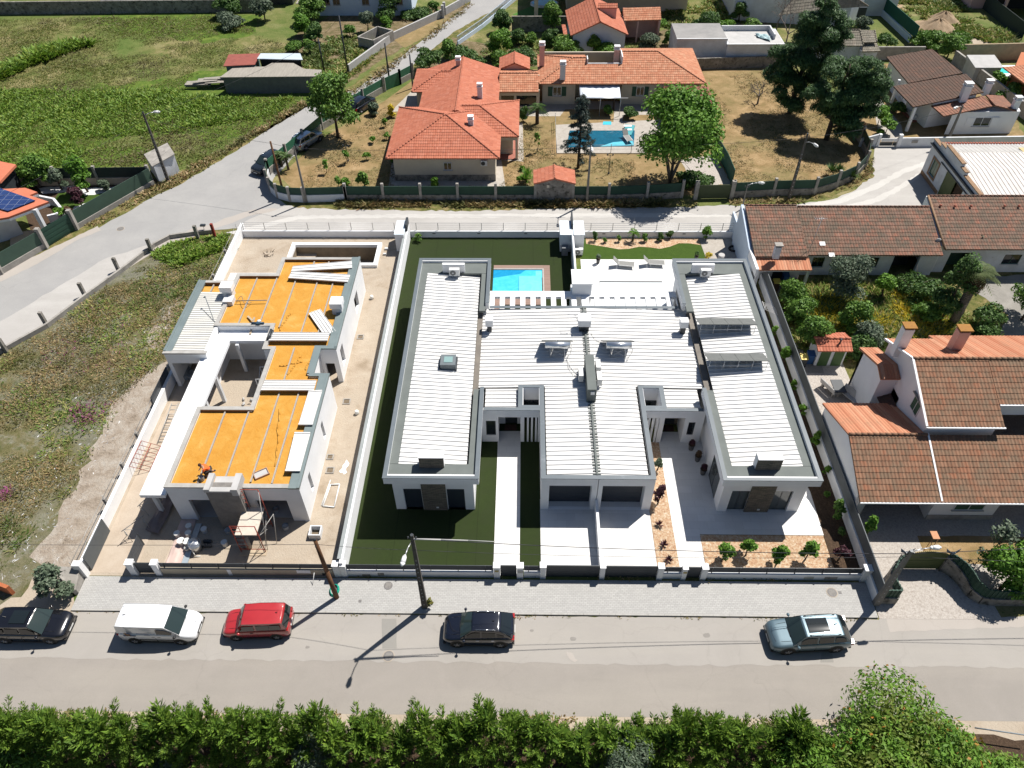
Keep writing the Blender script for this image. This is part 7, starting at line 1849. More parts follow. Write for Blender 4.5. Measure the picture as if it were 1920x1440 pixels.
wire('wire crossing the side road from the left field pole to the fence corner',[(-39.6,74.2,7.3),(-25.81,70.6,6.4),(-23.27,69.8,6.3)],.014)
wire('wire following the lane fence between the slim poles',[(-23.27,69.8,6.3),(6.69,69.75,6.5),(28.3,70.6,7.0),(50.1,83.3,4.2)],.014)
wire('wire crossing the field from the upper road to the left pole',[(-39.6,74.2,7.5),(-27.8,103.4,4.3),(-24.4,102.9,7.4)],.014)
wire('wire dropping from the left field pole to the solar-roofed house',[(-39.6,74.2,7.3),(-52,62,4.5),(-70,50,5)],.014)
hs=MB();p=P(627,1107,.15)
for k in range(3):hs.tube([(p.x+(.30-.03*k)*cos(a),p.y+(.42-.03*k)*sin(a),.16+.05*k) for a in [2*pi*i/18 for i in range(19)]],.03,5)
solo('garden_hose',hs,mat('hose_green',(0.0,0.30,0.20),(0.0,0.25,0.17),4,.5),'coil of bright green hose at the foot of the timber pole','hose')
b=MB();p=P(585,1095,.3);b.cyl((p.x,p.y,.12),(p.x+.12,p.y+.55,.75),.02,.02,5);solo('pipe_stub',b,M_ACW,'thin white pipe sticking up from the pavement by the beige wall','pipe')
# ================================================================ fences
def garden_fence(name,label,pts,hw,hp,wm,pm,post_m,ph=2.1,wt=.2,bays=None,gates=(),spacing=4.0,cat='fence'):
 """base wall with panels between posts along an xy polyline"""
 t=thing(name,label,cat,(pts[0][0],pts[0][1],0))
 pts=[Vector(p) for p in pts];w=MB();f=MB()
 posts=[]
 for i in range(len(pts)-1):
  a,c=pts[i],pts[i+1];L=(c-a).length;k=max(1,round(L/spacing))
  if i in gates:posts+=[a];continue
  if hw > 0:w.wall(a,c,wt,0,hw)
  if hp > hw:f.wall(a,c,.05,hw+.02,hp)
  posts+=[a.lerp(c,j/k) for j in range(k)]
 posts.append(pts[-1])
 if w.v:w.obj('base_wall',wm,t)
 f.obj('panel',pm,t)
 if ph > 0:
  for q in posts:b=MB();b.box(q.x-.14,q.x+.14,q.y-.14,q.y+.14,0,ph);b.obj('post',post_m,t)
 return t
garden_fence('garden_fence','mossy wall with green sheeting and posts along the lane before the orange-roofed house',[(-19.0,70.15),(-15,70.15),(-11,70.17),(-7.05,70.17),(-3,70.18),(1.2,70.19)],.75,1.75,C_DIRTY,G_DARKS,C_OLD,2.1)
garden_fence('garden_fence','mossy wall with green sheeting between the pump house and the yard gate',[(5.2,70.19),(9.0,70.2),(13.1,70.45),(16.9,70.9)] ,.75,1.75,C_DIRTY,G_DARKS,C_OLD,2.1)
c_=PX((505,328),(503,345),(509,360),(522,372),(545,378),(572,379))
garden_fence('garden_fence','pale rounded corner wall with green sheeting at the side road junction',[c_[0],c_[1],c_[2],c_[3],c_[4],c_[5],(-19.05,70.15)],.85,1.7,W_OLDW,G_DARKS,C_OLD,1.8,spacing=5)
garden_fence('garden_fence','long green sheet fence on a pale wall along the side road',[c_[0]]+PX((571,272),(605,243),(640,222),(682,194),(720,172)),.8,1.75,C_OLD,mat('green_sheet',(0.03,0.13,0.075),(0.025,0.11,0.062),2,.6),C_OLD,2.0)
t=garden_fence('double_gate','green double gate in the side road fence behind the parked black car',PX((722,171),(751,158)),.0,1.7,C_OLD,MATS['green_sheet'],C_OLD,2.0,cat='gate')
garden_fence('garden_fence','short green sheet fence at the far end of the side road fence',PX((751,158),(775,145)),.8,1.75,C_OLD,MATS['green_sheet'],C_OLD,2.0)
g_=PX((1303,373),(1370,372))
t=thing('yard_gate','wide olive sliding gate in the lane fence','gate',(19,70.6,0));b=MB();b.wall(g_[0],g_[1],.06,.05,1.65);b.obj('panel',mat('olive_gate',(0.05,0.065,0.03),(0.042,0.055,0.026),1,.7),t)
for q in g_:b=MB();b.box(q[0]-.2,q[0]+.2,q[1]-.2,q[1]+.2,0,2.1);b.obj('post',C_OLD,t)
rc=PX((1372,371),(1448,367),(1525,365),(1567,352),(1600,337),(1620,315),(1624,293),(1612,268),(1590,243),(1560,215),(1545,190))
garden_fence('garden_fence','mossy curved wall with green sheeting around the dry yard by the bending lane',rc,.8,1.8,C_DIRTY,G_DARKS,C_OLD,2.1)
nf=MB();n0=PX((1341,285),(1360,318),(1372,348));nf.wall(n0[0],n0[1],.05,0,1.9);nf.wall(n0[1],n0[2],.05,0,1.9)
solo('net_fence',nf,mat('green_net',(0.01,0.085,0.06),(0.008,0.065,0.045),2,.8),'dark green netting fence dividing the drive from the dry yard','fence')
# fence of the wall around the vacant lot
lot=PX((0,664),(90,614),(165,557),(230,510),(290,463),(320,447),(368,440),(400,437))
t=thing('low_wall','low curved grey kerb wall with short concrete posts around the waste ground','wall',(-44,52,0))
b=MB()
for a,c in zip(lot[:-1],lot[1:]):b.wall(a,c,.22,0,.45)
b.obj('wall',C_OLD,t)
for x,y in ((13,660),(88,610),(160,555),(223,508),(285,472),(372,447)):
 p=P(x,y);b=MB();b.box(p.x-.15,p.x+.15,p.y-.13,p.y+.13,0,1.5);b.obj('post',C_DIRTY,t)
p=P(404,445);b=MB();b.box(p.x-.12,p.x+.12,p.y-.12,p.y+.12,0,1.6);solo('marker_post',b,mat('red_post',(0.25,0.03,0.02),(0.2,0.03,0.02),3,.8),'reddish post at the top end of the low kerb wall','post')
p=P(385,436);b=MB();b.cyl((p.x,p.y,0),(p.x,p.y,.8),.02,.02,4);b.box(p.x-.25,p.x+.25,p.y-.15,p.y+.15,.8,.95);solo('meter_box',b,Z_DARK,'small box on a thin stake between the two last kerb posts','meter box')
p=P(12,1090);b=MB();b.prism([(p.x-1.2,p.y-.3),(p.x+.9,p.y-1.0),(p.x+1.0,p.y-.8),(p.x-1.1,p.y-.1)],0,.9);solo('brick_stub',b,mat('raw_brick',(0.40,0.13,0.05),(0.32,0.10,0.04),6,.9),'orange brick wall stub among weeds at the left edge','wall')
# ================================================================ left house with solar roof
t=thing('solar_house','house with smooth orange roof and blue solar array at the left edge','house',(-52,64,0))
rf=[P(x,y,3.2) for x,y in ((-60,352),(10,354),(47,352),(70,360),(55,366),(91,378),(15,407),(-60,420))]
ORF=mat('smooth_orange_roof',(0.50,0.155,0.085),(0.44,0.13,0.07),1.2,.8,c3=(0.36,0.1,0.055),s3=4,f3=.64)
b=MB();b.prism([(p.x,p.y) for p in rf][::-1],3.0,3.2);b.obj('roof',ORF,t)
b=MB();q_=[(p.x,p.y) for p in rf][::-1];b.prism(q_,2.75,2.999);b.obj('fascia',W_WHITE,t)
w=MB();w.prism([tuple(P(x,y)[:2]) for x,y in ((-60,470),(10,452),(45,440),(20,400),(-60,400))],0,2.7);w.obj('wall',W_OLDW,t)
b=MB();q_=[P(x,y,3.32) for x,y in ((-40,344),(0,353),(66,376),(15,396),(-40,380))]
b.prism([(p.x,p.y) for p in q_][::-1],3.28,3.36);b.obj('solar_array',panel_mat('array_cells',(0.02,0.04,0.12),.85,(0.45,0.47,0.5)),t)
b=MB();p=P(90,440);b.box(p.x-.2,p.x+.2,p.y-.2,p.y+.2,0,3);b.obj('porch_column',W_OLDW,t)
b=MB();q_=PX((75,430),(95,443),(60,470),(20,490),(20,440));b.prism(q_,0,.1);b.obj('porch_floor',mat('cream_tiles',(0.44,0.36,0.26),(0.4,0.32,0.23),2,.7),t)
b=MB();q=[P(x,y,.9) for x,y in ((70,366),(100,372),(113,388),(105,400),(88,404))]
for a,c in zip(q[:-1],q[1:]):b.wall(a[:2],c[:2],.25,0,.9)
b.obj('curved_balustrade',W_OLDW,t)
rf2=[P(x,y,3.2) for x,y in ((-60,300),(0,303),(30,309),(0,341),(-60,348))]
t2=thing('orange_roof_house','corner of a second orange-roofed house at the left edge','house',(-62,73,0))
b=MB();b.prism([(p.x,p.y) for p in rf2][::-1],3.0,3.25);b.obj('roof',T_PALEOR if False else ORF,t2);b=MB();b.prism([(p.x,p.y) for p in [P(x,y,3.0) for x,y in ((-60,306),(0,308),(24,313),(-4,342),(-60,348))]][::-1],0,3.0);b.obj('wall',Z_DARK,t2)
sheet('garden_gravel',PX((25,330),(120,332),(262,322),(300,340),(140,430),(60,440)),.012,G_SOIL)
sheet('garden_lawn',PX((110,362),(190,352),(200,368),(150,400),(118,405),(95,385)),.02,G_TURF2)
sheet('white_gravel',PX((70,352),(110,350),(150,348),(155,352),(195,352),(232,348),(238,352),(200,362),(160,367),(150,358),(110,362),(80,364)),.026,G_WHITE,.1,.4)
sheet('white_gravel',PX((140,388),(165,380),(172,386),(150,400),(130,408),(122,403)),.026,G_WHITE,.1,.4)
garden_fence('garden_fence','tall dark green sheet fence on a concrete base along the curving side road',[(-41.0,73.5),(-45.88,64.68)],.55,2.0,C_OLD,mat('fence_green_grey',(0.045,0.085,0.06),(0.038,0.07,0.05),1,.7),C_OLD,0)
garden_fence('garden_fence','dark green sheet fence left of the slatted driveway gate',[(-47.55,61.38),(-49.87,57.13),(-54,50)],.6,2.0,C_OLD,MATS['fence_green_grey'],C_OLD,2.2,spacing=5)
garden_fence('garden_fence','dark panelled fence on a cream wall at the back of the left garden',[(-41.2,73.6),(-47.0,73.4),(-56,73.2)],.9,2.1,mat('cream_base',(0.40,0.34,0.27),(0.34,0.29,0.23),2,.9),mat('black_green',(0.02,0.035,0.03),(0.015,0.028,0.024),2,.7),C_OLD,2.3,spacing=5)
t=thing('driveway_gate','dark green driveway gate with horizontal bars on the side road','gate',(-46.7,63,0))
b=MB()
for k in range(4):b.wall((-45.88,64.68),(-47.55,61.38),.05,.25+k*.45,.55+k*.45)
b.wall((-45.88,64.68),(-47.55,61.38),.02,.1,2.0)
b.obj('bars',G_DARKS,t)
for q in ((-45.88,64.68),(-47.55,61.38)):b=MB();b.box(q[0]-.2,q[0]+.2,q[1]-.2,q[1]+.2,0,2.3);b.obj('post',C_OLD,t)
t=thing('transformer_hut','small pale hut with sloping roof beside the left field pole','hut',(-38.8,74.6,0))
q_=PX((300,343),(338,323),(324,303),(284,322));b=MB();b.prism(q_,0,[2.0,2.2,2.2,2.0]);b.obj('wall',W_OLDW,t)
b=MB();b.prism([(q_[0][0]-.1,q_[0][1]-.15),(q_[1][0]+.15,q_[1][1]-.1),(q_[2][0]+.1,q_[2][1]+.1),(q_[3][0]-.15,q_[3][1]+.1)],[2.01,2.21,2.21,2.01],[2.1,2.3,2.3,2.1]);b.obj('roof',C_OLD,t)
# ---- sheds in the field
def flatshed(name,label,roofpx,z,m,wallm,hz=None):
 q=[P(x,y,z) for x,y in roofpx];c=sum(q,Vector())/len(q)
 t=thing(name,label,'shed',(c.x,c.y,0))
 b=MB();b.prism([(p.x,p.y) for p in q],z,z+.08);b.obj('roof',m,t)
 w=MB();w.prism([tuple((Vector((p.x,p.y))+(Vector((c.x,c.y))-Vector((p.x,p.y))).normalized()*.35)) for p in q],0,z-.001);w.obj('wall',wallm,t)
FC=mat('fibre_cement',(0.30,0.275,0.235),(0.23,0.21,0.18),1,.9,c3=(0.15,0.135,0.11),s3=4,f3=.6,stretch=(6,.5,1))
flatshed('field_shed','long grey corrugated shed in the green field',((412,146),(603,144),(603,132),(570,130),(550,119),(510,119),(497,126),(440,126)),2.2,FC,mat('shed_grey_wall',(0.13,0.135,0.13),(0.1,0.105,0.1),2,.9))
flatshed('field_shed','field shed with a rusty red roof behind the long grey shed',((419,125),(478,122),(488,101),(429,103)),2.5,mat('rusty_red_roof',(0.26,0.07,0.05),(0.2,0.055,0.04),1.5,.7),mat('blue_green_board',(0.10,0.17,0.17),(0.08,0.14,0.14),2,.8))
flatshed('field_shed','field shed with a pale bluish metal roof beside the red one',((482,111),(568,113),(563,101),(489,101)),2.6,mat('pale_blue_metal',(0.46,0.52,0.56),(0.4,0.46,0.5),1,.5),DARKIN)
b=MB();rr=random.Random(4)
for k in range(14):
 p=P(360+rr.uniform(0,55),160-rr.uniform(0,10),.5);a=rr.uniform(-.3,.5);b.slab([(p.x-1.6,p.y-.25,.4+k*.05),(p.x+1.6,p.y-.25+a,.5+k*.05),(p.x+1.6,p.y+.25+a,.55+k*.05),(p.x-1.6,p.y+.25,.45+k*.05)],.03)
solo('scrap_pile',b,FC,'pile of weathered boards and sheets left of the grey field shed','scrap pile')
# far walls and houses
b=MB();b.wall((-110,125.5),(-42,126.8),.3,0,1.9);solo('field_wall',b,C_DIRTY,'long stained wall along the far edge of the green field','wall')
t=thing('white_house','whitewashed house with small windows behind the allotment at the top','house',(-23,128,0))
w=MB();w.box(-33,-17.8,125.0,133,0,4.6);w.obj('wall',W_BLUE,t)
for x in (-31.8,-30.2,-25.6,-20.3):win_y(t,x,x+1.1,124.98,1.6,3.0,frame=C_OLD)
hip_roof(t,-33.5,-17.3,124.4,134,4.6,.3,T_ORANGE,'hh')
t=thing('white_house','flat white house partly seen over the far field wall','house',(-58,131,0));w=MB();w.box(-69,-50,129,137,0,3.4);w.obj('wall',W_BLUE,t);w=MB();w.box(-69.3,-49.7,128.8,137.3,3.401,3.6);w.obj('roof',FC,t)
t=thing('dark_barn','low dark outbuilding right of the far white house','outbuilding',(-44,131,0));w=MB();w.box(-47,-38,130,136,0,2.8);w.obj('wall',Z_DARK,t);w=MB();w.box(-47.3,-37.7,129.7,136,2.801,2.95);w.obj('roof',FC,t)
t=thing('brick_shed','small red brick shed beside the whitewashed house','shed',(-34.5,126,0));w=MB();w.box(-35.5,-33.4,125,128,0,1.9);w.obj('wall',mat('red_brick_wall',(0.28,0.07,0.03),(0.2,0.05,0.025),4,.9),t);w=MB();w.box(-36,-33.2,124.5,128,1.901,2.0);w.obj('roof',FC,t)
b=MB()
for a,c in zip([(-24.3,103.2),(-19.6,114.9),(-13.3,123.9)],[(-19.6,114.9),(-13.3,123.9),(-12.9,125)]):b.wall(a,c,.25,0,1.1)
solo('garden_wall',b,C_NEW,'pale grey wall along the upper road beside the allotment','wall')
b=MB();b.wall((-12.6,125.2),(-9.0,131.5),.25,0,1.1);b.box(-12.95,-12.55,125,125.4,0,1.9);b.box(-13.1,-12.7,123.7,124.1,0,1.9);solo('garden_wall',b,C_NEW,'far end of the pale wall beyond the gate posts on the upper road','wall')
b=MB();q=[(-24.3,112.2),(-21.9,110.9),(-19.5,114.6),(-22.0,116.2)]
for a,c in zip(q,q[1:]+q[:1]):b.wall(a,c,.2,0,1.5)
solo('water_tank',b,C_OLD,'open rectangular concrete tank beside the upper road wall','tank')
b=MB();rw_=PX((858,85),(905,52),(955,10),(985,-15))
for a,c in zip(rw_[:-1],rw_[1:]):b.wall(a,c,.2,0,.6)
o=solo('garden_wall',b,W_BLUE,'white wall with pale railing on the right side of the upper road','wall')
b=MB()
for a,c in zip(rw_[:-1],rw_[1:]):
 A,B=Vector(a),Vector(c);L=(B-A).length;k=int(L/.35)
 b.wall(a,c,.05,1.25,1.32)
 for i in range(k):p=A.lerp(B,i/k);b.box(p.x-.04,p.x+.04,p.y-.04,p.y+.04,.6,1.25)
solo('railing',b,mat('pale_blue_rail',(0.42,0.50,0.60),(0.36,0.44,0.54),2,.6),'pale blue railing on the white wall of the upper road','railing')
b=MB();q=PX((960,45),(1075,45));b.wall((q[0][0],q[0][1]-3),(q[1][0],q[1][1]-3),.25,0,2.2);solo('garden_wall',b,C_DIRTY,'old grey wall between the orchard and the bright lawn','wall')
# NE: fences, wall, pool, orange house, pink house, piles
b=MB();q=PX((1640,18),(1705,80));b.wall(q[0],q[1],.2,0,.9);b2=None;solo('garden_wall',b,W_BLUE,'pale wall under the green screen of the sloping field','wall')
b=MB();q=PX((1640,18),(1712,84));b.wall(q[0],q[1],.06,.9,2.6);solo('screen_fence',b,MATS['green_net'],'long dark green screen fence running down from the top beside the sand piles','fence')
b=MB();q=PX((1810,-10),(1915,75));b.wall(q[0],q[1],.06,0,2.2);solo('screen_fence',b,MATS['black_green'],'dark fence in front of the pink house in the top right corner','fence')
b=MB();q=PX((1790,115),(2000,110));b.wall(q[0],q[1],.3,0,2.3);solo('garden_wall',b,mat('tan_wall',(0.30,0.23,0.15),(0.22,0.17,0.11),1.2,.95),'mottled tan wall behind the turquoise pool at the right edge','wall')
b=MB();q=PX((1650,112),(1700,112));b.wall((q[0][0]-4,q[0][1]),(q[1][0]+2,q[1][1]),.25,0,1.8);solo('garden_wall',b,C_OLD,'grey wall linking the old tiled house and the bungalow','wall')
b=MB();q=PX((1785,118),(1935,235));b.wall(q[0],q[1],.3,0,1.7);solo('garden_wall',b,C_OLD,'grey wall running down between the bungalow and the pool garden','wall')
t=thing('swimming_pool','bright turquoise pool with white surround at the right edge','pool',(67,103,0))
b=MB();b.prism(PX((1815,150),(1980,150),(1980,122),(1805,124)),0,.06);b.obj('surround',W_WHITE,t);b=MB();b.prism(PX((1818,138),(1895,138),(1900,126),(1815,126)),0,.09);b.obj('water',mat('pool_water_mint',(0.04,0.50,0.46),(0.06,0.58,0.54),2,.1),t)
b=MB();p=P(1838,150);b.box(p.x-1.5,p.x+1.8,p.y-.5,p.y+2.5,0,1.8);b.prism([(p.x-1.7,p.y-.6),(p.x+2,p.y-.6),(p.x+2,p.y+2.6),(p.x-1.7,p.y+2.6)],1.801,[1.9,1.9,2.3,2.3]);solo('pool_shed',b,C_NEW,'small grey shed between the grey wall and the turquoise pool','shed')
t=thing('orange_wall_house','orange-walled house with a pale tile roof at the right edge','house',(66,95,0))
p0=P(1880,158);w=MB();w.prism(PX((1884,166),(1925,200),(2050,190),(2000,140),(1895,140)),0,3.0);w.obj('wall',mat('orange_wall',(0.42,0.14,0.06),(0.36,0.12,0.05),2,.85),t)
q=[P(1880,126,3.1),P(1925,160,3.1),P(2050,150,3.9),P(1990,115,3.9)];tiled('roof',q,T_PALEOR,t)
t=thing('pink_house','pink house with a dark porch in the top right corner','house',(84,125,0));p=P(1870,20);w=MB();w.box(p.x-4,p.x+25,p.y+1,p.y+12,0,4.5);w.box(p.x-1,p.x-.6,p.y-3,p.y-2.6,0,3.2);w.box(p.x-1.5,p.x+16,p.y-3.2,p.y+1,3.2,3.5);w.obj('wall',W_PINK,t)
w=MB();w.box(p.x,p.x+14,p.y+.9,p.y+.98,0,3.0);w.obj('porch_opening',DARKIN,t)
def pile(label,x,y,rx,ry,rz,seed):
 p=P(x,y);b=MB();rnd=random.Random(seed);n=40;m=14;V=[];F=[]
 for j in range(m+1):
  for i in range(n):
   r=j/m;a=2*pi*i/n;k=1+.12*sin(3*a+seed)+.06*sin(7*a)
   V.append((p.x+rx*r*k*cos(a),p.y+ry*r*k*sin(a),rz*.75*(.5+.5*cos(pi*r))*(1+.12*sin(5*a+4*r))+rnd.uniform(-.06,.06)*(1-r)))
 for j in range(m):
  for i in range(n):F.append((j*n+i,(j+1)*n+i,(j+1)*n+(i+1)%n,j*n+(i+1)%n))
 b.add(V,F,True);solo('sand_pile',b,G_DIRTPILE,label,'sand pile')
pile('larger rounded sand pile in the upper right field',1755,55,3.3,3.4,1.9,2);pile('smaller sand pile near the top edge of the right field',1662,14,3.4,2.2,1.0,5);pile('rear hump of the larger sand pile',1765,42,3.2,2.6,2.0,9)
# SE entrance: curved wall and gate
def curved_wall(t,pts,hw,hp,wm,pm,th=.28):
 w=MB();f=MB()
 for i in range(len(pts)-1):
  a,c=pts[i],pts[i+1];w.wall(a,c,th,0,hw[i],hw[i+1])
  A,B=Vector(a),Vector(c);
  f.prism([tuple(v) for v in ((A-Vector((0,.03))),(B-Vector((0,.03))),(B+Vector((0,.03))),(A+Vector((0,.03))))] if abs(A.x-B.x)>abs(A.y-B.y) else [tuple(v) for v in ((A+Vector((.03,0))),(B+Vector((.03,0))),(B-Vector((.03,0))),(A-Vector((.03,0))))],[hw[i],hw[i+1],hw[i+1],hw[i]],[hp[i],hp[i+1],hp[i+1],hp[i]])
  n=max(1,int((B-A).length/.22))
  for j in range(n):q=A.lerp(B,(j+.5)/n);h_=hp[i]+(hp[i+1]-hp[i])*(j+.5)/n;f.box(q.x-.05,q.x+.05,q.y-.06,q.y+.06,min(hw[i],hw[i+1]),h_+.01)
 w.obj('wall',wm,t);f.obj('sheet',pm,t)
t=thing('curved_wall','mossy curved wall topped with green ribbed sheeting right of the arched gate','wall',(28.5,24.5,0))
pts_=[(27.0,25.9),(27.35,25.6),(27.7,25.15),(27.9,24.6),(28.05,24.0),(28.5,23.55),(29.3,23.45),(30.5,23.45),(40,23.45)]
curved_wall(t,pts_,[1.5,1.35,1.2,1.05,.85,.75,.75,.75,.75],[1.95,1.95,1.95,1.9,1.8,1.6,1.55,1.55,1.55],C_DIRTY,G_DARKS)
t=thing('curved_wall','short mossy wall with green mesh left of the arched gate','wall',(23.2,24,0))
curved_wall(t,[(22.35,23.5),(23.3,23.5),(23.15,24.2),(23.3,24.9),(23.7,25.5),(24.3,25.9)],[.7,.7,.9,1.1,1.3,1.5],[1.5,1.5,1.55,1.6,1.75,1.95],C_DIRTY,G_DARKS)
t=thing('arched_gate','wide olive double gate with an arched top at the cobbled entrance','gate',(25.7,25.9,0))
b=MB()
n_=22
for i in range(n_):
 x=24.35+i*2.6/n_;zt=1.75+.35*sin(pi*(i+.5)/n_);b.box(x,x+2.6/n_-.012,25.86,25.90,.08,zt)
b.box(24.3,27.0,25.84,25.859,1.0,1.06);b.obj('leaf',G_OLIVE,t)
b=MB();pts2=[(24.35+i*2.6/n_,25.88,1.77+.35*sin(pi*i/n_)) for i in range(n_+1)];b.tube(pts2,.035,5);b.obj('top_rail',mat('gold_rail',(0.35,0.27,0.12),(0.3,0.23,0.1),3,.5),t)
for x in (24.2,27.05):
 b=MB();b.box(x-.16,x+.16,25.7,26.0,0,1.6);o=b.obj('pillar',C_DIRTY,t)
 e=MB();e.blob((x,25.85,1.95),.10,.10,.14);e.blob((x+.02,25.75,2.15),.07,.07,.08);e.slab([(x-.05,25.85,2.0),(x-.45,25.95,2.3),(x-.35,25.9,1.95),(x-.1,25.85,1.9)],.03);e.slab([(x+.1,25.85,1.9),(x+.35,25.9,1.95),(x+.45,25.95,2.3),(x+.05,25.85,2.0)],.03);e.obj('eagle_ornament',mat('grey_ornament',(0.12,0.14,0.17),(0.1,0.12,0.15),6,.6),o)
b=MB();p=P(1752,1005,1.5);b.box(p.x-.22,p.x+.22,p.y-.3,p.y+.3,1.55,1.62);b.cyl((p.x-.2,p.y-.2,0),(p.x-.2,p.y-.2,1.55),.02,.02,4);b.cyl((p.x+.2,p.y-.2,0),(p.x+.2,p.y-.2,1.55),.02,.02,4);b.cyl((p.x-.2,p.y-.9,0),(p.x-.2,p.y-.2,1.5),.02,.02,4)
solo('trellis_stand',b,mat('pinkish_wood',(0.45,0.22,0.12),(0.4,0.2,0.1),4,.8),'small reddish tray on a thin green stand in the front garden','stand')
b=MB();b.cyl((31.4,21.4,.02),(31.4,21.4,.05),.3,.3,8);
# clothes airer by the right wall
b=MB();p=P(1435,575,1.5)
for k in range(5):b.cyl((p.x-.2,p.y-.6+k*.25,1.7),(p.x+.9,p.y-.9+k*.25,1.3),.015,.015,4)
b.cyl((p.x,p.y,0),(p.x,p.y,1.7),.025,.025,5);b.cyl((p.x-.2,p.y-.6,1.7),(p.x-.2,p.y+.5,1.7),.02,.02,4);b.cyl((p.x+.9,p.y-.9,1.3),(p.x+.9,p.y+.2,1.3),.02,.02,4)
solo('clothes_airer',b,M_ACW,'white folding clothes airer by the grey screen wall','clothes airer')
b=MB();p=P(1376,465,.2);b.tube([(p.x+.42*cos(a),p.y+.42*sin(a),.12) for a in [2*pi*i/16 for i in range(17)]],.11,8);solo('tyre',b,DARKIN,'old tyre lying in the shaded rear corner of the gravel garden','tyre')
b=MB();p=P(1352,483,.5);b.cyl((p.x,p.y,.06),(p.x,p.y,.85),.30,.30,16);solo('barrel',b,C_NEW,'grey barrel at the rear corner of the right wing','barrel')
# ================================================================ vehicles
def paint(name,c,metal=0.0,rough=0.25,coat=1.0):
 m,t,b,out=nt(name)
 n_=ramp(t,noise(t,obj_co(t),3,4,.6),[(.3,c),(.7,tuple(x*.93 for x in c))])
 t.links.new(n_,b.inputs['Base Color']);b.inputs['Metallic'].default_value=metal;b.inputs['Roughness'].default_value=rough
 b.inputs['Coat Weight'].default_value=coat;b.inputs['Coat Roughness'].default_value=.06
 return m
RUB=mat('tyre_rubber',(0.018,0.018,0.018),(0.012,0.012,0.012),12,.85)
RIMM=mat('alloy_rim',(0.32,0.32,0.33),(0.25,0.25,0.26),12,.35,metal=.7)
TRIM=mat('black_trim',(0.02,0.02,0.021),(0.015,0.015,0.016),12,.6)
CHR=mat('chrome_trim',(0.6,0.6,0.6),(0.5,0.5,0.5),12,.2,metal=.9)
HL=glass_mat('headlight_lens',(0.35,0.37,0.38),.1)
TL=glass_mat('taillight_lens',(0.30,0.01,0.01),.2)
CG=glass_mat('car_glass',(0.010,0.014,0.015),.04)
CGG=glass_mat('car_glass_green',(0.02,0.032,0.03),.05)
PLATE=mat('number_plate_white',(0.6,0.6,0.58),(0.55,0.55,0.53),9,.5)
INT=mat('car_interior',(0.06,0.06,0.065),(0.04,0.04,0.045),9,.9)
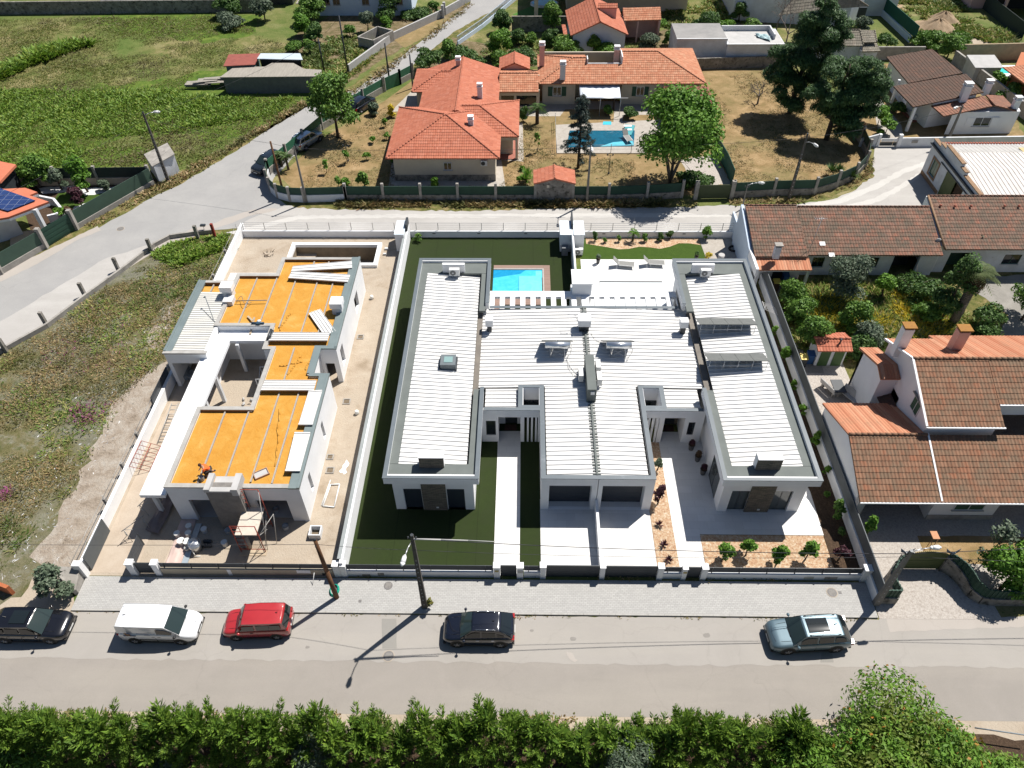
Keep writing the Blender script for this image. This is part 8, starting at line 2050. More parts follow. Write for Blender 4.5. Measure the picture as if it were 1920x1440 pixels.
def car(name,label,cat,loc,rz,L,W,Hh,pnt,prof,glass=CG,wheel_r=.33,wb=.60,rails=None,sunroof=False,van=False,cladding=False,glass_front=None,side_dark=None,tyre_w=.21):
 """prof: dict  hood: list of (x, z) of the side silhouette of the lower body top (front to rear), cab: (xa, za, xb, zb, xc, zc, xd, zd)
   cabin points: windscreen base, roof front, roof rear, rear base.  x runs +L/2 (front) .. -L/2 (rear)"""
 t=thing(name,label,cat,loc,rz,'cars and vans parked along the streets');ORG[t] =Vector((0,0,0))
 hl,hw=L/2,W/2
 hood=prof['hood'];xs=np.linspace(hl,-hl,30)
 hx=[p[0] for p in hood][::-1];hz=[p[1] for p in hood][::-1]
 rows=[]
 for x in xs:
  e=abs(x)/hl
  tf=prof.get('front_taper',.16) if x > 0 else prof.get('rear_taper',.10)
  w=hw*(1-tf*max(0,(e-.72)/.28)**2.2)
  zt=float(np.interp(x,hx,hz))
  zb=.22+(.10*max(0,(e-.85)/.15))
  sh=zt-.10
  if x == xs[0] or x == xs[-1]:w *= .93
  ring=[(0,zb),(w*.80,zb),(w*.96,zb+.10),(w*1.0,(zb+sh)*.5),(w*.985,sh-.04),(w*.93,zt-.035),(w*.80,zt),(w*.4,zt+.022),(0,zt+.03)]
  rows.append([(x,y,z) for y,z in ring]+[(x,-y,z) for y,z in ring[-2:0:-1]])
 n=len(rows[0]);V=[p for r in rows for p in r];F=[]
 for i in range(len(rows)-1):
  for j in range(n):F.append((i*n+j,i*n+(j+1)%n,(i+1)*n+(j+1)%n,(i+1)*n+j))
 F.append(tuple(range(n))[::-1]);F.append(tuple((len(rows)-1)*n+j for j in range(n)))
 b=MB();b.add(V,F,True);body=b.obj('body',pnt,t)
 xa,za,xb,zb_,xc,zc,xd,zd=prof['cab']
 wl,wr=hw*prof.get('wl',.93),hw*prof.get('wr',.76)
 def row(x,z,w,crown=0):return [(x,-w,z),(x,-w*.5,z+crown*.8),(x,0,z+crown),(x,w*.5,z+crown*.8),(x,w,z)]
 b=MB()
 cr=.05
 R=[row(xa,za-.06,wl*.97,.05),row(xb,zb_,wr*.97,cr),row((xb*.6+xc*.4),max(zb_,zc)+.015,wr,cr),row((xb*.25+xc*.75),max(zb_,zc)+.0,wr,cr),row(xc,zc,wr*.96,cr),row(xd,zd-.06,wl*.93,.02)]
 V=[p for r in R for p in r];F=[]
 for i in range(len(R)-1):
  for j in range(4):F.append((i*5+j,i*5+j+1,(i+1)*5+j+1,(i+1)*5+j))
 k0=len(V)
 sid=[[(r[0][0],-1),(r[4][0],1)] for r in R]
 V+=[(xa,-wl,za-.1),(xd,-wl*.96,zd-.1),(xa,wl,za-.1),(xd,wl*.96,zd-.1)]
 F+=[(0,5,10,15,20,25,k0+1,k0)[::-1],(4,9,14,19,24,29,k0+3,k0+2)]
 b.add(V,F,False)
 cab=b.obj('roof',pnt,t)
 bev=cab.modifiers.new('bevel','BEVEL');bev.width=.05;bev.segments=3;bev.limit_method='ANGLE';bev.angle_limit=radians(25)
 for p in cab.data.polygons:p.use_smooth=True
 def pane(nm,P0,P1,w0,w1,off,g,ins0=.10,ins1=.12,crown=.045):
  (x0,z0),(x1,z1) =P0,P1
  d=Vector((x1-x0,0,z1-z0));nrm=Vector((-d.z,0,d.x)).normalized()
  if nrm.z < 0:nrm=-nrm
  a=Vector((x0,0,z0))+d*ins0+nrm*off;c=Vector((x0,0,z0))+d*(1-ins1)+nrm*off
  wa=w0*(.93)*(1-ins0)+w1*.93*ins0;wc=w1*.93
  m_=MB();V=[];F=[]
  for q,ww in ((a,wa),((a+c)/2+nrm*.015,(wa+wc)/2),(c,wc)):
   for s in (-1,-.5,0,.5,1):V.append(q+Vector((0,ww*s,0))+nrm*(crown*(1-s*s)))
  for i in range(2):
   for j in range(4):F.append((i*5+j,i*5+j+1,(i+1)*5+j+1,(i+1)*5+j))
  m_.add(V,F,True);return m_.obj(nm,g,t)
 pane('windscreen',(xa,za-.03),(xb,zb_),wl,wr,.014,glass_front or CGG,.04,.06)
 wi=MB();wi.cyl((xa+.05,-.3,za+.02),(xa+.02,.35,za+.02),.012,.012,4);wi.obj('wiper',TRIM,t)
 if not van:pane('rear_window',(xd,zd-.03),(xc,zc),wl*.96,wr,.014,glass,.12,.14)
 def sidept(x,f,s):
  """point on the cabin side at x, f 0 sill .. 1 roof"""
  zt=float(np.interp(x,[xd,xc,(xb*.25+xc*.75),(xb*.6+xc*.4),xb,xa],[zd-.06,zc,max(zb_,zc),max(zb_,zc)+.015,zb_,za-.06]))
  z0=float(np.interp(x,[xd,xa],[zd-.1,za-.1]))+.06
  z=z0+(zt-z0)*f
  w0=wl;
  ff=(z-(za-.1))/(max(zb_,zc)-(za-.1))
  w=w0+(wr-w0)*min(1,max(0,ff))
  return Vector((x,s*(w+.012),z))
 cuts=prof['side']
 for s in (-1,1):
  for (x0,x1,lo,hi) in cuts:
   k=5;V=[];F=[]
   for i in range(k+1):
    x=x0+(x1-x0)*i/k
    V+=[sidept(x,lo,s),sidept(x,hi,s)]
   for i in range(k):F.append((2*i,2*i+1,2*i+3,2*i+2) if s<0 else (2*i,2*i+2,2*i+3,2*i+1))
   m_=MB();m_.add(V,F,True);m_.obj('side_window',side_dark or glass,t)
 wx=L*wb/2
 for x in (wx+prof.get('wo',0),-wx+prof.get('wo',0)):
  for s in (-1,1):
   arch=MB();arch.cyl((x,s*(hw-.30),wheel_r+.02),(x,s*(hw+.004),wheel_r+.02),wheel_r+.075,wheel_r+.075,24);arch.obj('wheel_arch',TRIM,t)
   w_=MB();w_.cyl((x,s*(hw-.24),wheel_r),(x,s*(hw+.012),wheel_r),wheel_r,wheel_r,26);wo_=w_.obj('wheel',RUB,t)
   r_=MB();r_.cyl((x,s*(hw+.013),wheel_r),(x,s*(hw+.02),wheel_r),wheel_r*.64,wheel_r*.6,20)
   r_.obj('rim',TRIM,wo_)
   sp=MB()
   for k in range(5):
    a=2*pi*k/5+.3;sp.cyl((x,s*(hw+.024),wheel_r),(x+cos(a)*wheel_r*.6,s*(hw+.024),wheel_r+sin(a)*wheel_r*.6),.04,.025,5)
   sp.cyl((x,s*(hw+.02),wheel_r),(x,s*(hw+.035),wheel_r),.07,.06,8);sp.obj('spokes',RIMM,wo_)
 zh=float(np.interp(hl*.95,hx,hz));zr_=float(np.interp(-hl*.95,hx,hz))
 for s in (-1,1):
  m_=MB();x1=hl-.02;m_.slab([(x1-.55,s*hw*.86,zh+.035),(x1-.06,s*hw*.70,zh-.10),(x1-.03,s*hw*.50,zh-.09),(x1-.30,s*hw*.66,zh+.045)][::(1 if s<0 else -1)],.05)
  m_.obj('headlight',HL,t)
  m_=MB();m_.box(-hl+.0,-hl+.22,s*hw*.62 if s>0 else s*hw*.93,s*hw*.93 if s>0 else s*hw*.62,zr_-.26,zr_-.04);m_.obj('taillight',TL,t)
  m_=MB();m_.blob((xa-.25,s*(hw+.10),za+.04),.10,.11,.075,8,6);m_.cyl((xa-.25,s*(hw-.08),za),(xa-.25,s*(hw+.05),za+.02),.03,.03,5);m_.obj('mirror',TRIM if prof.get('blackmirror') else pnt,t)
  for xd_ in prof.get('handles',(.0,-.9)):
   m_=MB();m_.box(xd_-.09,xd_+.09,s*(hw*.985)-.012,s*(hw*.985)+.03,.86*prof.get('hz',1),.89*prof.get('hz',1));m_.obj('door_handle',CHR if prof.get('chrome') else TRIM,t)
  m_=MB()
  for xs_ in prof.get('seams',(.75,-.15,-1.05)):
   m_.box(xs_-.008,xs_+.008,s*hw*.93 if s>0 else s*(hw+.004),s*(hw+.004) if s>0 else s*hw*.93,.35,.80)
  m_.obj('door_seam',TRIM,t)
  m_=MB();m_.box(-wx+.42,wx-.42,s*(hw-.02) if s>0 else s*(hw+.015),s*(hw+.015) if s>0 else s*(hw-.02),.24,.34);m_.obj('sill',TRIM,t)
  if rails:
   m_=MB();m_.tube([(xb-.15,s*wr*.86,zb_+.03),(xb-.3,s*wr*.88,max(zb_,zc)+.09),(xc+.35,s*wr*.88,max(zb_,zc)+.09),(xc+.15,s*wr*.86,zc+.03)],.022,6);m_.obj('roof_rail',rails,t)
 m_=MB();m_.box(hl-.05,hl+.015,-hw*.42,hw*.42,.42,.58);m_.obj('grille',TRIM,t)
 m_=MB();m_.box(hl-.03,hl+.03,-.26,.26,.36,.46);m_.obj('number_plate',PLATE,t)
 m_=MB();m_.box(-hl-.03,-hl+.03,-.26,.26,.55,.66);m_.obj('number_plate',PLATE,t)
 m_=MB();m_.box(hl-.16,hl-.005,-hw*.86,hw*.86,.22,.34);m_.box(-hl+.005,-hl+.14,-hw*.88,hw*.88,.22,.38);m_.obj('bumper',TRIM,t)
 m_=MB()
 zf=lambda x:float(np.interp(x,hx,hz))+.024
 for s in (-1,1):
  m_.tube([(xa+.04,s*hw*.62,zf(xa+.04)),(hl*.72,s*hw*.60,zf(hl*.72)),(hl*.9,s*hw*.50,zf(hl*.9)-.005)],.008,4)
 m_.tube([(hl*.9,-hw*.5,zf(hl*.9)),(hl*.93,0,zf(hl*.93)+.01),(hl*.9,hw*.5,zf(hl*.9))],.008,4);m_.obj('bonnet_seam',TRIM,t)
 an_=MB();an_.slab([(xc+.42,-.02,max(zb_,zc)+.05),(xc+.42,.02,max(zb_,zc)+.05),(xc+.25,.012,max(zb_,zc)+.15),(xc+.25,-.012,max(zb_,zc)+.15)],.02);an_.obj('antenna_fin',TRIM,t)
 if sunroof:
  zm=max(zb_,zc)+cr+.045
  m_=MB();x0_,x1_=xb-.18,xc+.75
  m_.add([(x0_,-wr*.62,zm-.02),(x0_,0,zm+.005),(x0_,wr*.62,zm-.02),(x1_,-wr*.62,zm-.018),(x1_,0,zm+.012),(x1_,wr*.62,zm-.018)],[(0,3,4,1),(1,4,5,2)],True)
  m_.obj('sunroof',CG,t)
 return t
SUV=dict(hood=[(2.40,.62),(2.30,.78),(2.05,.90),(1.1,1.03),(.9,1.06),(-1.9,1.10),(-2.25,1.05),(-2.40,.80)],cab=(1.25,1.04,.52,1.63,-1.65,1.60,-2.25,1.08),side=[(.80,-.12,.12,.80),(-.24,-1.10,.12,.82),(-1.20,-1.85,.16,.78)],handles=(.02,-.98),chrome=True,wl=.95,wr=.74)
TIG=dict(SUV);
car('parked_car','blue-grey estate-like SUV with panoramic roof parked at the right by the pole shadow','car',(P(1511,1180,.5).x,21.05,.014),radians(183.5),4.80,1.90,1.66,paint('bluegrey_paint',(0.105,0.16,0.19),.35,.4,.6),dict(SUV),sunroof=True,rails=TRIM,wheel_r=.37)
CX5=dict(hood=[(2.14,.60),(2.05,.74),(1.8,.86),(1.0,.99),(.8,1.02),(-1.6,1.06),(-2.0,1.02),(-2.14,.78)],cab=(1.10,1.0,.35,1.50,-1.20,1.48,-2.02,1.08),side=[(.70,-.10,.12,.82),(-.20,-1.0,.12,.82),(-1.08,-1.5,.2,.62)],handles=(.05,-.85),chrome=True,wl=.94,wr=.72,front_taper=.24,rear_taper=.18)
car('parked_car','black compact crossover with silver roof rails parked below the lamp pole','car',(P(899,1173,.5).x,21.20,.014),radians(180),4.28,1.85,1.55,paint('black_blue_paint',(0.008,0.010,0.018),.2,.2),CX5,rails=CHR,wheel_r=.35,glass_front=CGG)
BLK=dict(hood=[(2.28,.60),(2.2,.74),(1.9,.86),(1.0,1.0),(.85,1.02),(-1.8,1.06),(-2.15,1.0),(-2.28,.78)],cab=(1.15,1.0,.35,1.55,-1.55,1.53,-2.15,1.06),side=[(.72,-.12,.12,.82),(-.22,-1.05,.12,.82),(-1.13,-1.75,.18,.72)],wl=.94,wr=.74,front_taper=.22)
car('parked_car','black family car with glass roof cut by the left edge of the street','car',(P(60,1178,.5).x,21.15,.014),radians(0),4.6,1.84,1.58,paint('black_paint',(0.007,0.007,0.009),.1,.2),BLK,sunroof=True,wheel_r=.34,glass_front=CGG)
VAN=dict(hood=[(2.30,.64),(2.22,.80),(2.0,.93),(1.45,1.10),(1.3,1.14),(-2.1,1.16),(-2.28,1.14),(-2.30,.9)],cab=(1.55,1.12,.70,1.76,-2.18,1.80,-2.28,1.10),side=[(1.08,.18,.12,.72)],handles=(.25,-.1),wl=.96,wr=.84,seams=(1.05,.02,-1.3),front_taper=.22,rear_taper=.03,blackmirror=True)
vn=car('parked_van','white panel van with small lettering parked between the black and the red vehicle','van',(P(302,1173,.7).x,21.2,.014),radians(-1.0),4.60,1.81,1.82,paint('white_paint',(0.72,0.73,0.75),0,.3),VAN,van=True,wheel_r=.32,glass_front=CGG)
# side moulding, lettering and picture on the van's near side
m_=MB();m_.box(-1.0,1.15,-.925,-.905,.55,.62);m_.obj('side_moulding',TRIM,vn)
m_=MB();m_.box(-1.85,-1.10,-.928,-.908,.98,1.03);m_.obj('lettering_bar',mat('navy_print',(0.03,0.03,0.08),(0.025,0.025,0.07),9,.5),vn)
PIC=mat('picture_print',(0.30,0.17,0.09),(0.14,0.09,0.06),9,.6)
m_=MB();m_.blob((-1.55,-.912,1.14),.17,.012,.11,12,8);m_.blob((-1.66,-.912,1.27),.10,.012,.08,10,6);m_.obj('picture',PIC,vn)
def text(parent,s,loc,size,m,rot=(radians(90),0,0),name='lettering'):
 c=bpy.data.curves.new(name,'FONT');c.body=s;c.size=size;c.extrude=.002;c.align_x='CENTER';c.materials.append(m)
 tmp=bpy.data.objects.new(name,c);COL.objects.link(tmp)
 dg=bpy.context.evaluated_depsgraph_get();me=bpy.data.meshes.new_from_object(tmp.evaluated_get(dg))
 bpy.data.objects.remove(tmp);o=bpy.data.objects.new(name,me);link(o,parent);o.location=loc;o.rotation_euler=rot
 if not me.materials:me.materials.append(m)
 return o
m_=MB()
rr=random.Random(2)
for z_,a0_,a1_ in ((1.33,-.95,-.25),(1.26,-.75,-.25),(1.10,-.55,-.2)):
 x=a0_
 while x < a1_:w_=rr.uniform(.02,.05);m_.box(x,x+w_,-.926,-.906,z_,z_+.035);x+=w_+.018
m_.obj('lettering',mat('grey_print',(0.35,0.36,0.42),(0.3,0.31,0.37),9,.6),vn)
m_=MB();m_.blob((1.18,-.25,1.2),.10,.14,.05,8,5);m_.obj('dashboard_item',mat('cyan_item',(0.05,0.5,0.55),(0.04,0.4,0.45),9,.6),vn)
RED_=dict(hood=[(2.02,.60),(1.95,.76),(1.7,.88),(1.05,1.0),(.95,1.04),(-1.85,1.06),(-2.0,1.0),(-2.02,.8)],cab=(1.12,1.02,.62,1.66,-1.70,1.70,-1.98,1.04),side=[(.78,-.05,.12,.74),(-.16,-.95,.14,.76),(-.97,-1.62,.14,.76)],handles=(.15,),wl=.94,wr=.83,front_taper=.20,rear_taper=.05)
car('parked_car','red boxy car parked between the white van and the timber pole','car',(P(484,1168,.6).x,21.45,.014),radians(182.5),4.05,1.68,1.72,paint('red_paint',(0.36,0.022,0.025),0,.35),RED_,wheel_r=.30,glass_front=CGG)
# side road cars
car('parked_car','dark car parked at the rounded fence corner of the side road','car',(P(503,306,.6).x,P(503,306,.6).y,.014),radians(240),4.2,1.76,1.5,paint('dark_grey_paint',(0.012,0.016,0.02),.2,.25),BLK,wheel_r=.32)
car('parked_car','silvery blue car in tree shade along the green side road fence','car',(P(585,262,.6).x-.6,P(585,262,.6).y,.014),radians(62),4.3,1.76,1.5,paint('silver_paint',(0.42,0.47,0.52),.6,.3),BLK,wheel_r=.32)
car('parked_car','black car parked under the tree before the green double gate','car',(P(678,196,.6).x,P(678,196,.6).y,.014),radians(62),4.3,1.76,1.5,paint('night_paint',(0.006,0.007,0.012),.2,.2),BLK,wheel_r=.32)
# ================================================================ vegetation
def leaf_mat(name,cols,trans=0.25,hscale=0.5,alt=None):
 if name in MATS:return MATS[name]
 m,t,b,out=nt(name)
 g=t.nodes.new('ShaderNodeNewGeometry')
 col=ramp(t,g.outputs['Random Per Island'],[(i/(len(cols)-1),c) for i,c in enumerate(cols)])
 if alt is not None:
  col=mixc(t,ramp(t,noise(t,obj_co(t),hscale,4,.6),[(.48,(0,0,0)),(.62,(.8,.8,.8))]),col,alt)
 t.links.new(col,b.inputs['Base Color']);b.inputs['Roughness'].default_value=.6;b.inputs['Specular IOR Level'].default_value=.3
 tr=t.nodes.new('ShaderNodeBsdfTranslucent');mx=t.nodes.new('ShaderNodeMixShader');mx.inputs[0].default_value=trans
 t.links.new(col,tr.inputs['Color']);t.links.new(b.outputs[0],mx.inputs[1]);t.links.new(tr.outputs[0],mx.inputs[2]);t.links.new(mx.outputs[0],out.inputs['Surface'])
 MATS[name] =m
 return m
L_BRIGHT=leaf_mat('leaves_bright',[(0.087,0.197,0.017),(0.132,0.272,0.029),(0.062,0.151,0.015),(0.187,0.333,0.043)])
L_MID=leaf_mat('leaves_mid',[(0.079,0.168,0.022),(0.124,0.237,0.034),(0.058,0.129,0.020),(0.182,0.298,0.048)])
L_DARK=leaf_mat('leaves_dark',[(0.050,0.110,0.025),(0.081,0.158,0.031),(0.036,0.083,0.021),(0.115,0.196,0.042)])
L_PINE=leaf_mat('pine_needles',[(0.031,0.075,0.026),(0.054,0.112,0.031),(0.077,0.150,0.043),(0.023,0.057,0.021)],.12)
L_CEDAR=leaf_mat('cedar_needles',[(0.045,0.065,0.055),(0.065,0.09,0.075),(0.03,0.05,0.04)],.1)
L_OLIVE=leaf_mat('olive_leaves',[(0.094,0.132,0.083),(0.132,0.176,0.110),(0.066,0.099,0.061),(0.176,0.209,0.143)])
L_CYP=leaf_mat('cypress_sprays',[(0.077,0.152,0.017),(0.143,0.241,0.027),(0.048,0.106,0.015),(0.221,0.322,0.041)],.2)
L_SCHIN=leaf_mat('shrub_leaves',[(0.096,0.209,0.021),(0.147,0.286,0.031),(0.068,0.154,0.016),(0.193,0.330,0.047)],.3,alt=(0.15,0.17,0.03),hscale=.6)
L_PURPLE=leaf_mat('purple_leaves',[(0.045,0.012,0.02),(0.07,0.02,0.03),(0.03,0.01,0.015)],.15)
L_YEL=leaf_mat('yellow_flowers',[(0.60,0.45,0.03),(0.50,0.38,0.02),(0.62,0.52,0.08)],.2)
L_PALM=leaf_mat('palm_fronds',[(0.05,0.10,0.02),(0.09,0.15,0.035),(0.03,0.07,0.015)],.15)
L_PALM2=leaf_mat('pale_palm_fronds',[(0.13,0.17,0.07),(0.20,0.24,0.11),(0.09,0.13,0.05)],.15)
L_GRASS=leaf_mat('grass_blades',[(0.093,0.169,0.023),(0.152,0.238,0.038),(0.266,0.258,0.075),(0.408,0.326,0.140)],.2,alt=(0.05,0.09,0.015),hscale=.12)
L_LUSHG=leaf_mat('lush_blades',[(0.093,0.178,0.017),(0.168,0.273,0.030),(0.067,0.129,0.014),(0.268,0.333,0.048)],.2)
L_FIELD=leaf_mat('field_blades',[(0.115,0.163,0.030),(0.161,0.191,0.043),(0.214,0.198,0.067),(0.100,0.134,0.024)],.4,alt=(0.15,0.125,0.06),hscale=.10)
L_DRYG=leaf_mat('dry_blades',[(0.316,0.230,0.101),(0.201,0.159,0.057),(0.129,0.136,0.043),(0.403,0.301,0.159),(0.259,0.144,0.065)],.2,alt=(0.07,0.085,0.02),hscale=.25)
L_PINKF=leaf_mat('pink_flowers',[(0.288,0.064,0.176),(0.224,0.051,0.128),(0.336,0.115,0.224)],.2)
L_DEAD=leaf_mat('dry_leaves',[(0.13,0.075,0.035),(0.09,0.05,0.025),(0.17,0.10,0.05)],.1)
BARK=mat('bark',(0.085,0.062,0.045),(0.05,0.038,0.028),5,.95,bs=.5,bscale=12)
BARKP=mat('pale_bark',(0.20,0.165,0.125),(0.13,0.105,0.08),4,.95,bs=.4)
def quads_mesh(name,C,U,V,m,parent=None,tip=0.35):
 """C centres (N,3); U half-width vectors; V half-length vectors. leaf shaped quads"""
 N_=len(C)
 P0=C-V;P1=C+U-V*0.1;P2=C+V;P3=C-U-V*0.1
 co=np.stack([P0,P1,P2,P3],1).reshape(-1,3).astype(np.float32)
 me=bpy.data.meshes.new(name)
 me.vertices.add(N_*4);me.vertices.foreach_set('co',co.ravel())
 me.loops.add(N_*4);me.loops.foreach_set('vertex_index',np.arange(N_*4,dtype=np.int32))
 me.polygons.add(N_);me.polygons.foreach_set('loop_start',np.arange(0,N_*4,4,dtype=np.int32));me.polygons.foreach_set('loop_total',np.full(N_,4,dtype=np.int32))
 me.update(calc_edges=True);me.validate()
 me.materials.append(m)
 o=bpy.data.objects.new(name,me);link(o,parent);ORG[o] =Vector((0,0,0))
 return o
def rvec(rs,n):
 v=rs.normal(size=(n,3));return v/np.linalg.norm(v,axis=1)[:,None]
def clump_leaves(rs,blobs,n,size,aspect=.5,up=.3,shell=(.55,1.0),droop=0.0,clump=0.0):
 """blobs: list of (x,y,z,rx,ry,rz); leaves on their shells"""
 B=np.array(blobs,float);w=(B[:,3]*B[:,4]*B[:,5])**(2/3);w /= w.sum()
 k=rs.choice(len(B),n,p=w)
 d=rvec(rs,n);d[:,2] =np.where(d[:,2] < -.35,-d[:,2]*.6,d[:,2])
 r=rs.uniform(shell[0],shell[1],n)**.5
 C=B[k,:3]+d*B[k,3:6]*r[:,None]
 if clump > 0:C+=rvec(rs,n)*clump*rs.uniform(0,1,n)[:,None]
 nrm=d+rvec(rs,n)*.9;nrm[:,2] +=up;nrm /= np.linalg.norm(nrm,axis=1)[:,None]
 a=rvec(rs,n);V=a-nrm*(a*nrm).sum(1)[:,None];V /= np.linalg.norm(V,axis=1)[:,None]
 V[:,2] -= droop;U=np.cross(nrm,V)
 s=size*rs.uniform(.6,1.35,n)
 return C,U*(s*aspect*.5)[:,None],V*(s*.5)[:,None]
def limbs(mb,rs,base,top,r0,spread,n,first=.35,r1=.3):
 """tapering trunk and n limbs reaching into the crown"""
 b=Vector(base);t=Vector(top);mid=b.lerp(t,.5)+Vector((rs.uniform(-.15,.15),rs.uniform(-.15,.15),0))
 mb.tube([b,b.lerp(mid,.5),mid,t],[r0*1.25,r0*.9,r0*.7,r0*r1],8)
 for i in range(n):
  f=first+(1-first)*rs.uniform(0,.8);p=b.lerp(t,f);a=2*pi*i/n+rs.uniform(-.4,.4);L=spread*rs.uniform(.55,.95)
  q=p+Vector((cos(a)*L*.5,sin(a)*L*.5,L*.35));e=p+Vector((cos(a)*L,sin(a)*L,L*.55))
  mb.tube([p,q,e],[r0*.42,r0*.28,r0*.1],6)
TREE_N=[0]
def tree(name,label,cat,base,h,cr,ch,m,n=4000,leaf=.28,trunk=.18,nb=9,seed=None,lean=(0,0),bark=None,group=None,fruits=None,up=.3,aspect=.55,skirt=.35,flat=.8,clump=.0,bl=None):
 """broad tree or bush: crown radius cr, crown height ch, total height h"""
 TREE_N[0] +=1;rs=np.random.RandomState(seed if seed is not None else TREE_N[0]*7+3)
 t=thing(name,label,cat,(base[0],base[1],0),0,group);ORG[t] =Vector((0,0,0))
 cz=h-ch/2;blobs=[]
 for i in range(nb):
  a=rs.uniform(0,2*pi);rr_=cr*rs.uniform(.25,.72);zz=cz+rs.uniform(-.38,.42)*ch
  k=rs.uniform(.28,.52);fall=1-.35*max(0,(zz-cz)/(ch/2))
  blobs.append((cos(a)*rr_*fall+lean[0]*zz/h,sin(a)*rr_*fall+lean[1]*zz/h,zz,cr*k,cr*k,min(cr,ch*.6)*k*flat))
 blobs.append((lean[0]*cz/h,lean[1]*cz/h,cz+ch*.12,cr*.62,cr*.62,ch*.40))
 C,U,V=clump_leaves(rs,blobs,n,leaf,aspect,up,(.35,1.0),clump=clump)
 C[:,2] =np.maximum(C[:,2],.05)
 quads_mesh('crown',C,U,V,m,t)
 if trunk > 0:
  b=MB();limbs(b,rs,(0,0,0),(lean[0]*.8,lean[1]*.8,h*.82),trunk,cr*.8,max(3,nb//2),skirt);b.obj('trunk',bark or BARK,t)
 if fruits:
  C,U,V=clump_leaves(rs,blobs,fruits[1],fruits[2],.8,up,(.9,1.05));tag(quads_mesh('flowers',C,U,V,fruits[0],t),kind='stuff')
 return t
def hgt(bx,by,ty):
 """height that lifts photo point (bx,by) on the ground to image row ty"""
 b=P(bx,by);best=(1e9,0)
 for k in range(1,900):
  h=k*.02;v=Vector((b.x,b.y,h-CAM_H));y=720-v.dot(_u)*FPX/v.dot(_f)
  if abs(y-ty) < best[0]:best=(abs(y-ty),h)
 return best[1]
def ppm(bx,by,z=2.0):
 b=P(bx,by);return FPX/Vector((b.x,b.y,z-CAM_H)).dot(_f)
def tpx(name,label,cat,bx,by,ty,wpx,m,chf=.7,**kw):
 b=P(bx,by);h=hgt(bx,by,ty);cr=wpx/2/ppm(bx,by,h*.6)
 return tree(name,label,cat,(b.x,b.y),h,cr,h*chf,m,**kw)
# ---- main trees
tpx('leafy_tree','large bright green multi-stemmed tree beside the garden pool','tree',1256,342,166,176,L_BRIGHT,.76,n=17000,leaf=.40,trunk=.16,nb=26,seed=11,bark=BARKP,skirt=.2,clump=.5)
ms=MB()
for a in (0.3,1.4,2.6,3.9,5.1):ms.tube([(0,0,0),(cos(a)*.7,sin(a)*.7,2.2),(cos(a)*1.9,sin(a)*1.9,5.2)],[.16,.12,.06],7)
tr_=bpy.data.objects[[o.name for o in bpy.data.objects if o.name.startswith('leafy_tree')][0]];ms.obj('stem',BARKP,tr_)
tpx('roadside_tree','leafy green tree overhanging the side road fence','tree',634,258,136,100,L_MID,.74,n=8500,leaf=.36,trunk=.17,nb=13,seed=12,clump=.4)
def pine(label,bx,by,h,crs,seed,lean):
 b=P(bx,by);t=thing('pine_tree',label,'pine',(b.x,b.y,0),0);ORG[t] =Vector((0,0,0));rs=np.random.RandomState(seed)
 blobs=[]
 for (fx,fy,fz,r) in crs:
  for k in range(7):
   d=rvec(rs,1)[0];blobs.append((fx*1.25+d[0]*r*.95,fy*1.1+d[1]*r*.9,fz+d[2]*r*.6,r*.60,r*.60,r*.42))
 C,U,V=clump_leaves(rs,blobs,4600*len(crs),.40,.26,.8,(.3,1.0),clump=.25)
 V[:,2] =np.abs(V[:,2])+.04
 quads_mesh('crown',C,U,V,L_PINE,t)
 m_=MB();top=Vector((lean[0],lean[1],h*.9));m_.tube([(0,0,0),(lean[0]*.2,lean[1]*.2,h*.3),(lean[0]*.6,lean[1]*.6,h*.6),top],[.32,.26,.19,.08],9)
 for (fx,fy,fz,r) in crs:
  z0=max(1.5,fz-r*1.1);p=Vector((0,0,0)).lerp(top,z0/(h*.9));m_.tube([p,(p+Vector((fx,fy,fz)))/2,(fx,fy,fz)],[.13,.09,.04],6)
 for k in range(7):
  z0=rs.uniform(2.2,h*.5);a=rs.uniform(0,6.3);p=Vector((0,0,0)).lerp(top,z0/(h*.9));L=rs.uniform(1,2.3);m_.tube([p,p+Vector((cos(a)*L,sin(a)*L,.3)),p+Vector((cos(a)*L*1.3,sin(a)*L*1.5,-.2))],[.05,.03,.01],5)
 m_.obj('trunk',BARK,t)
pine('taller dark pine with a ragged crown at the back of the dry yard',1480,212,13.5,[(0,-.5,5.6,2.3),(-1.2,.3,6.6,1.9),(1.4,.2,7.2,2.2),(.2,.6,9.0,2.1),(1.3,-.2,10.4,2.0),(.2,.4,11.8,1.7),(.9,.2,13.0,1.1),(-1.9,.2,4.6,1.4),(2.6,.3,9.6,1.3),(-1.0,-1.5,3.6,1.7),(.9,-1.4,4.4,1.8),(-2.4,-.4,5.6,1.3),(-.3,-2.2,2.9,1.6)],21,(.6,.3))
pine('lower rounder pine leaning over the curved fence of the dry yard',1549,262,9.5,[(.6,-.2,5.2,2.2),(-.9,.4,5.6,2.0),(1.9,.3,6.3,2.0),(.3,.8,7.4,2.1),(1.8,-.3,8.2,1.7),(-.6,0,4.0,1.5),(2.9,.6,5.0,1.5),(1.6,-.9,3.9,1.7),(.2,-.8,3.3,1.5),(2.6,-.2,7.2,1.5),(.8,-1.8,2.7,1.5),(2.0,-1.5,3.0,1.4)],22,(.5,.9))
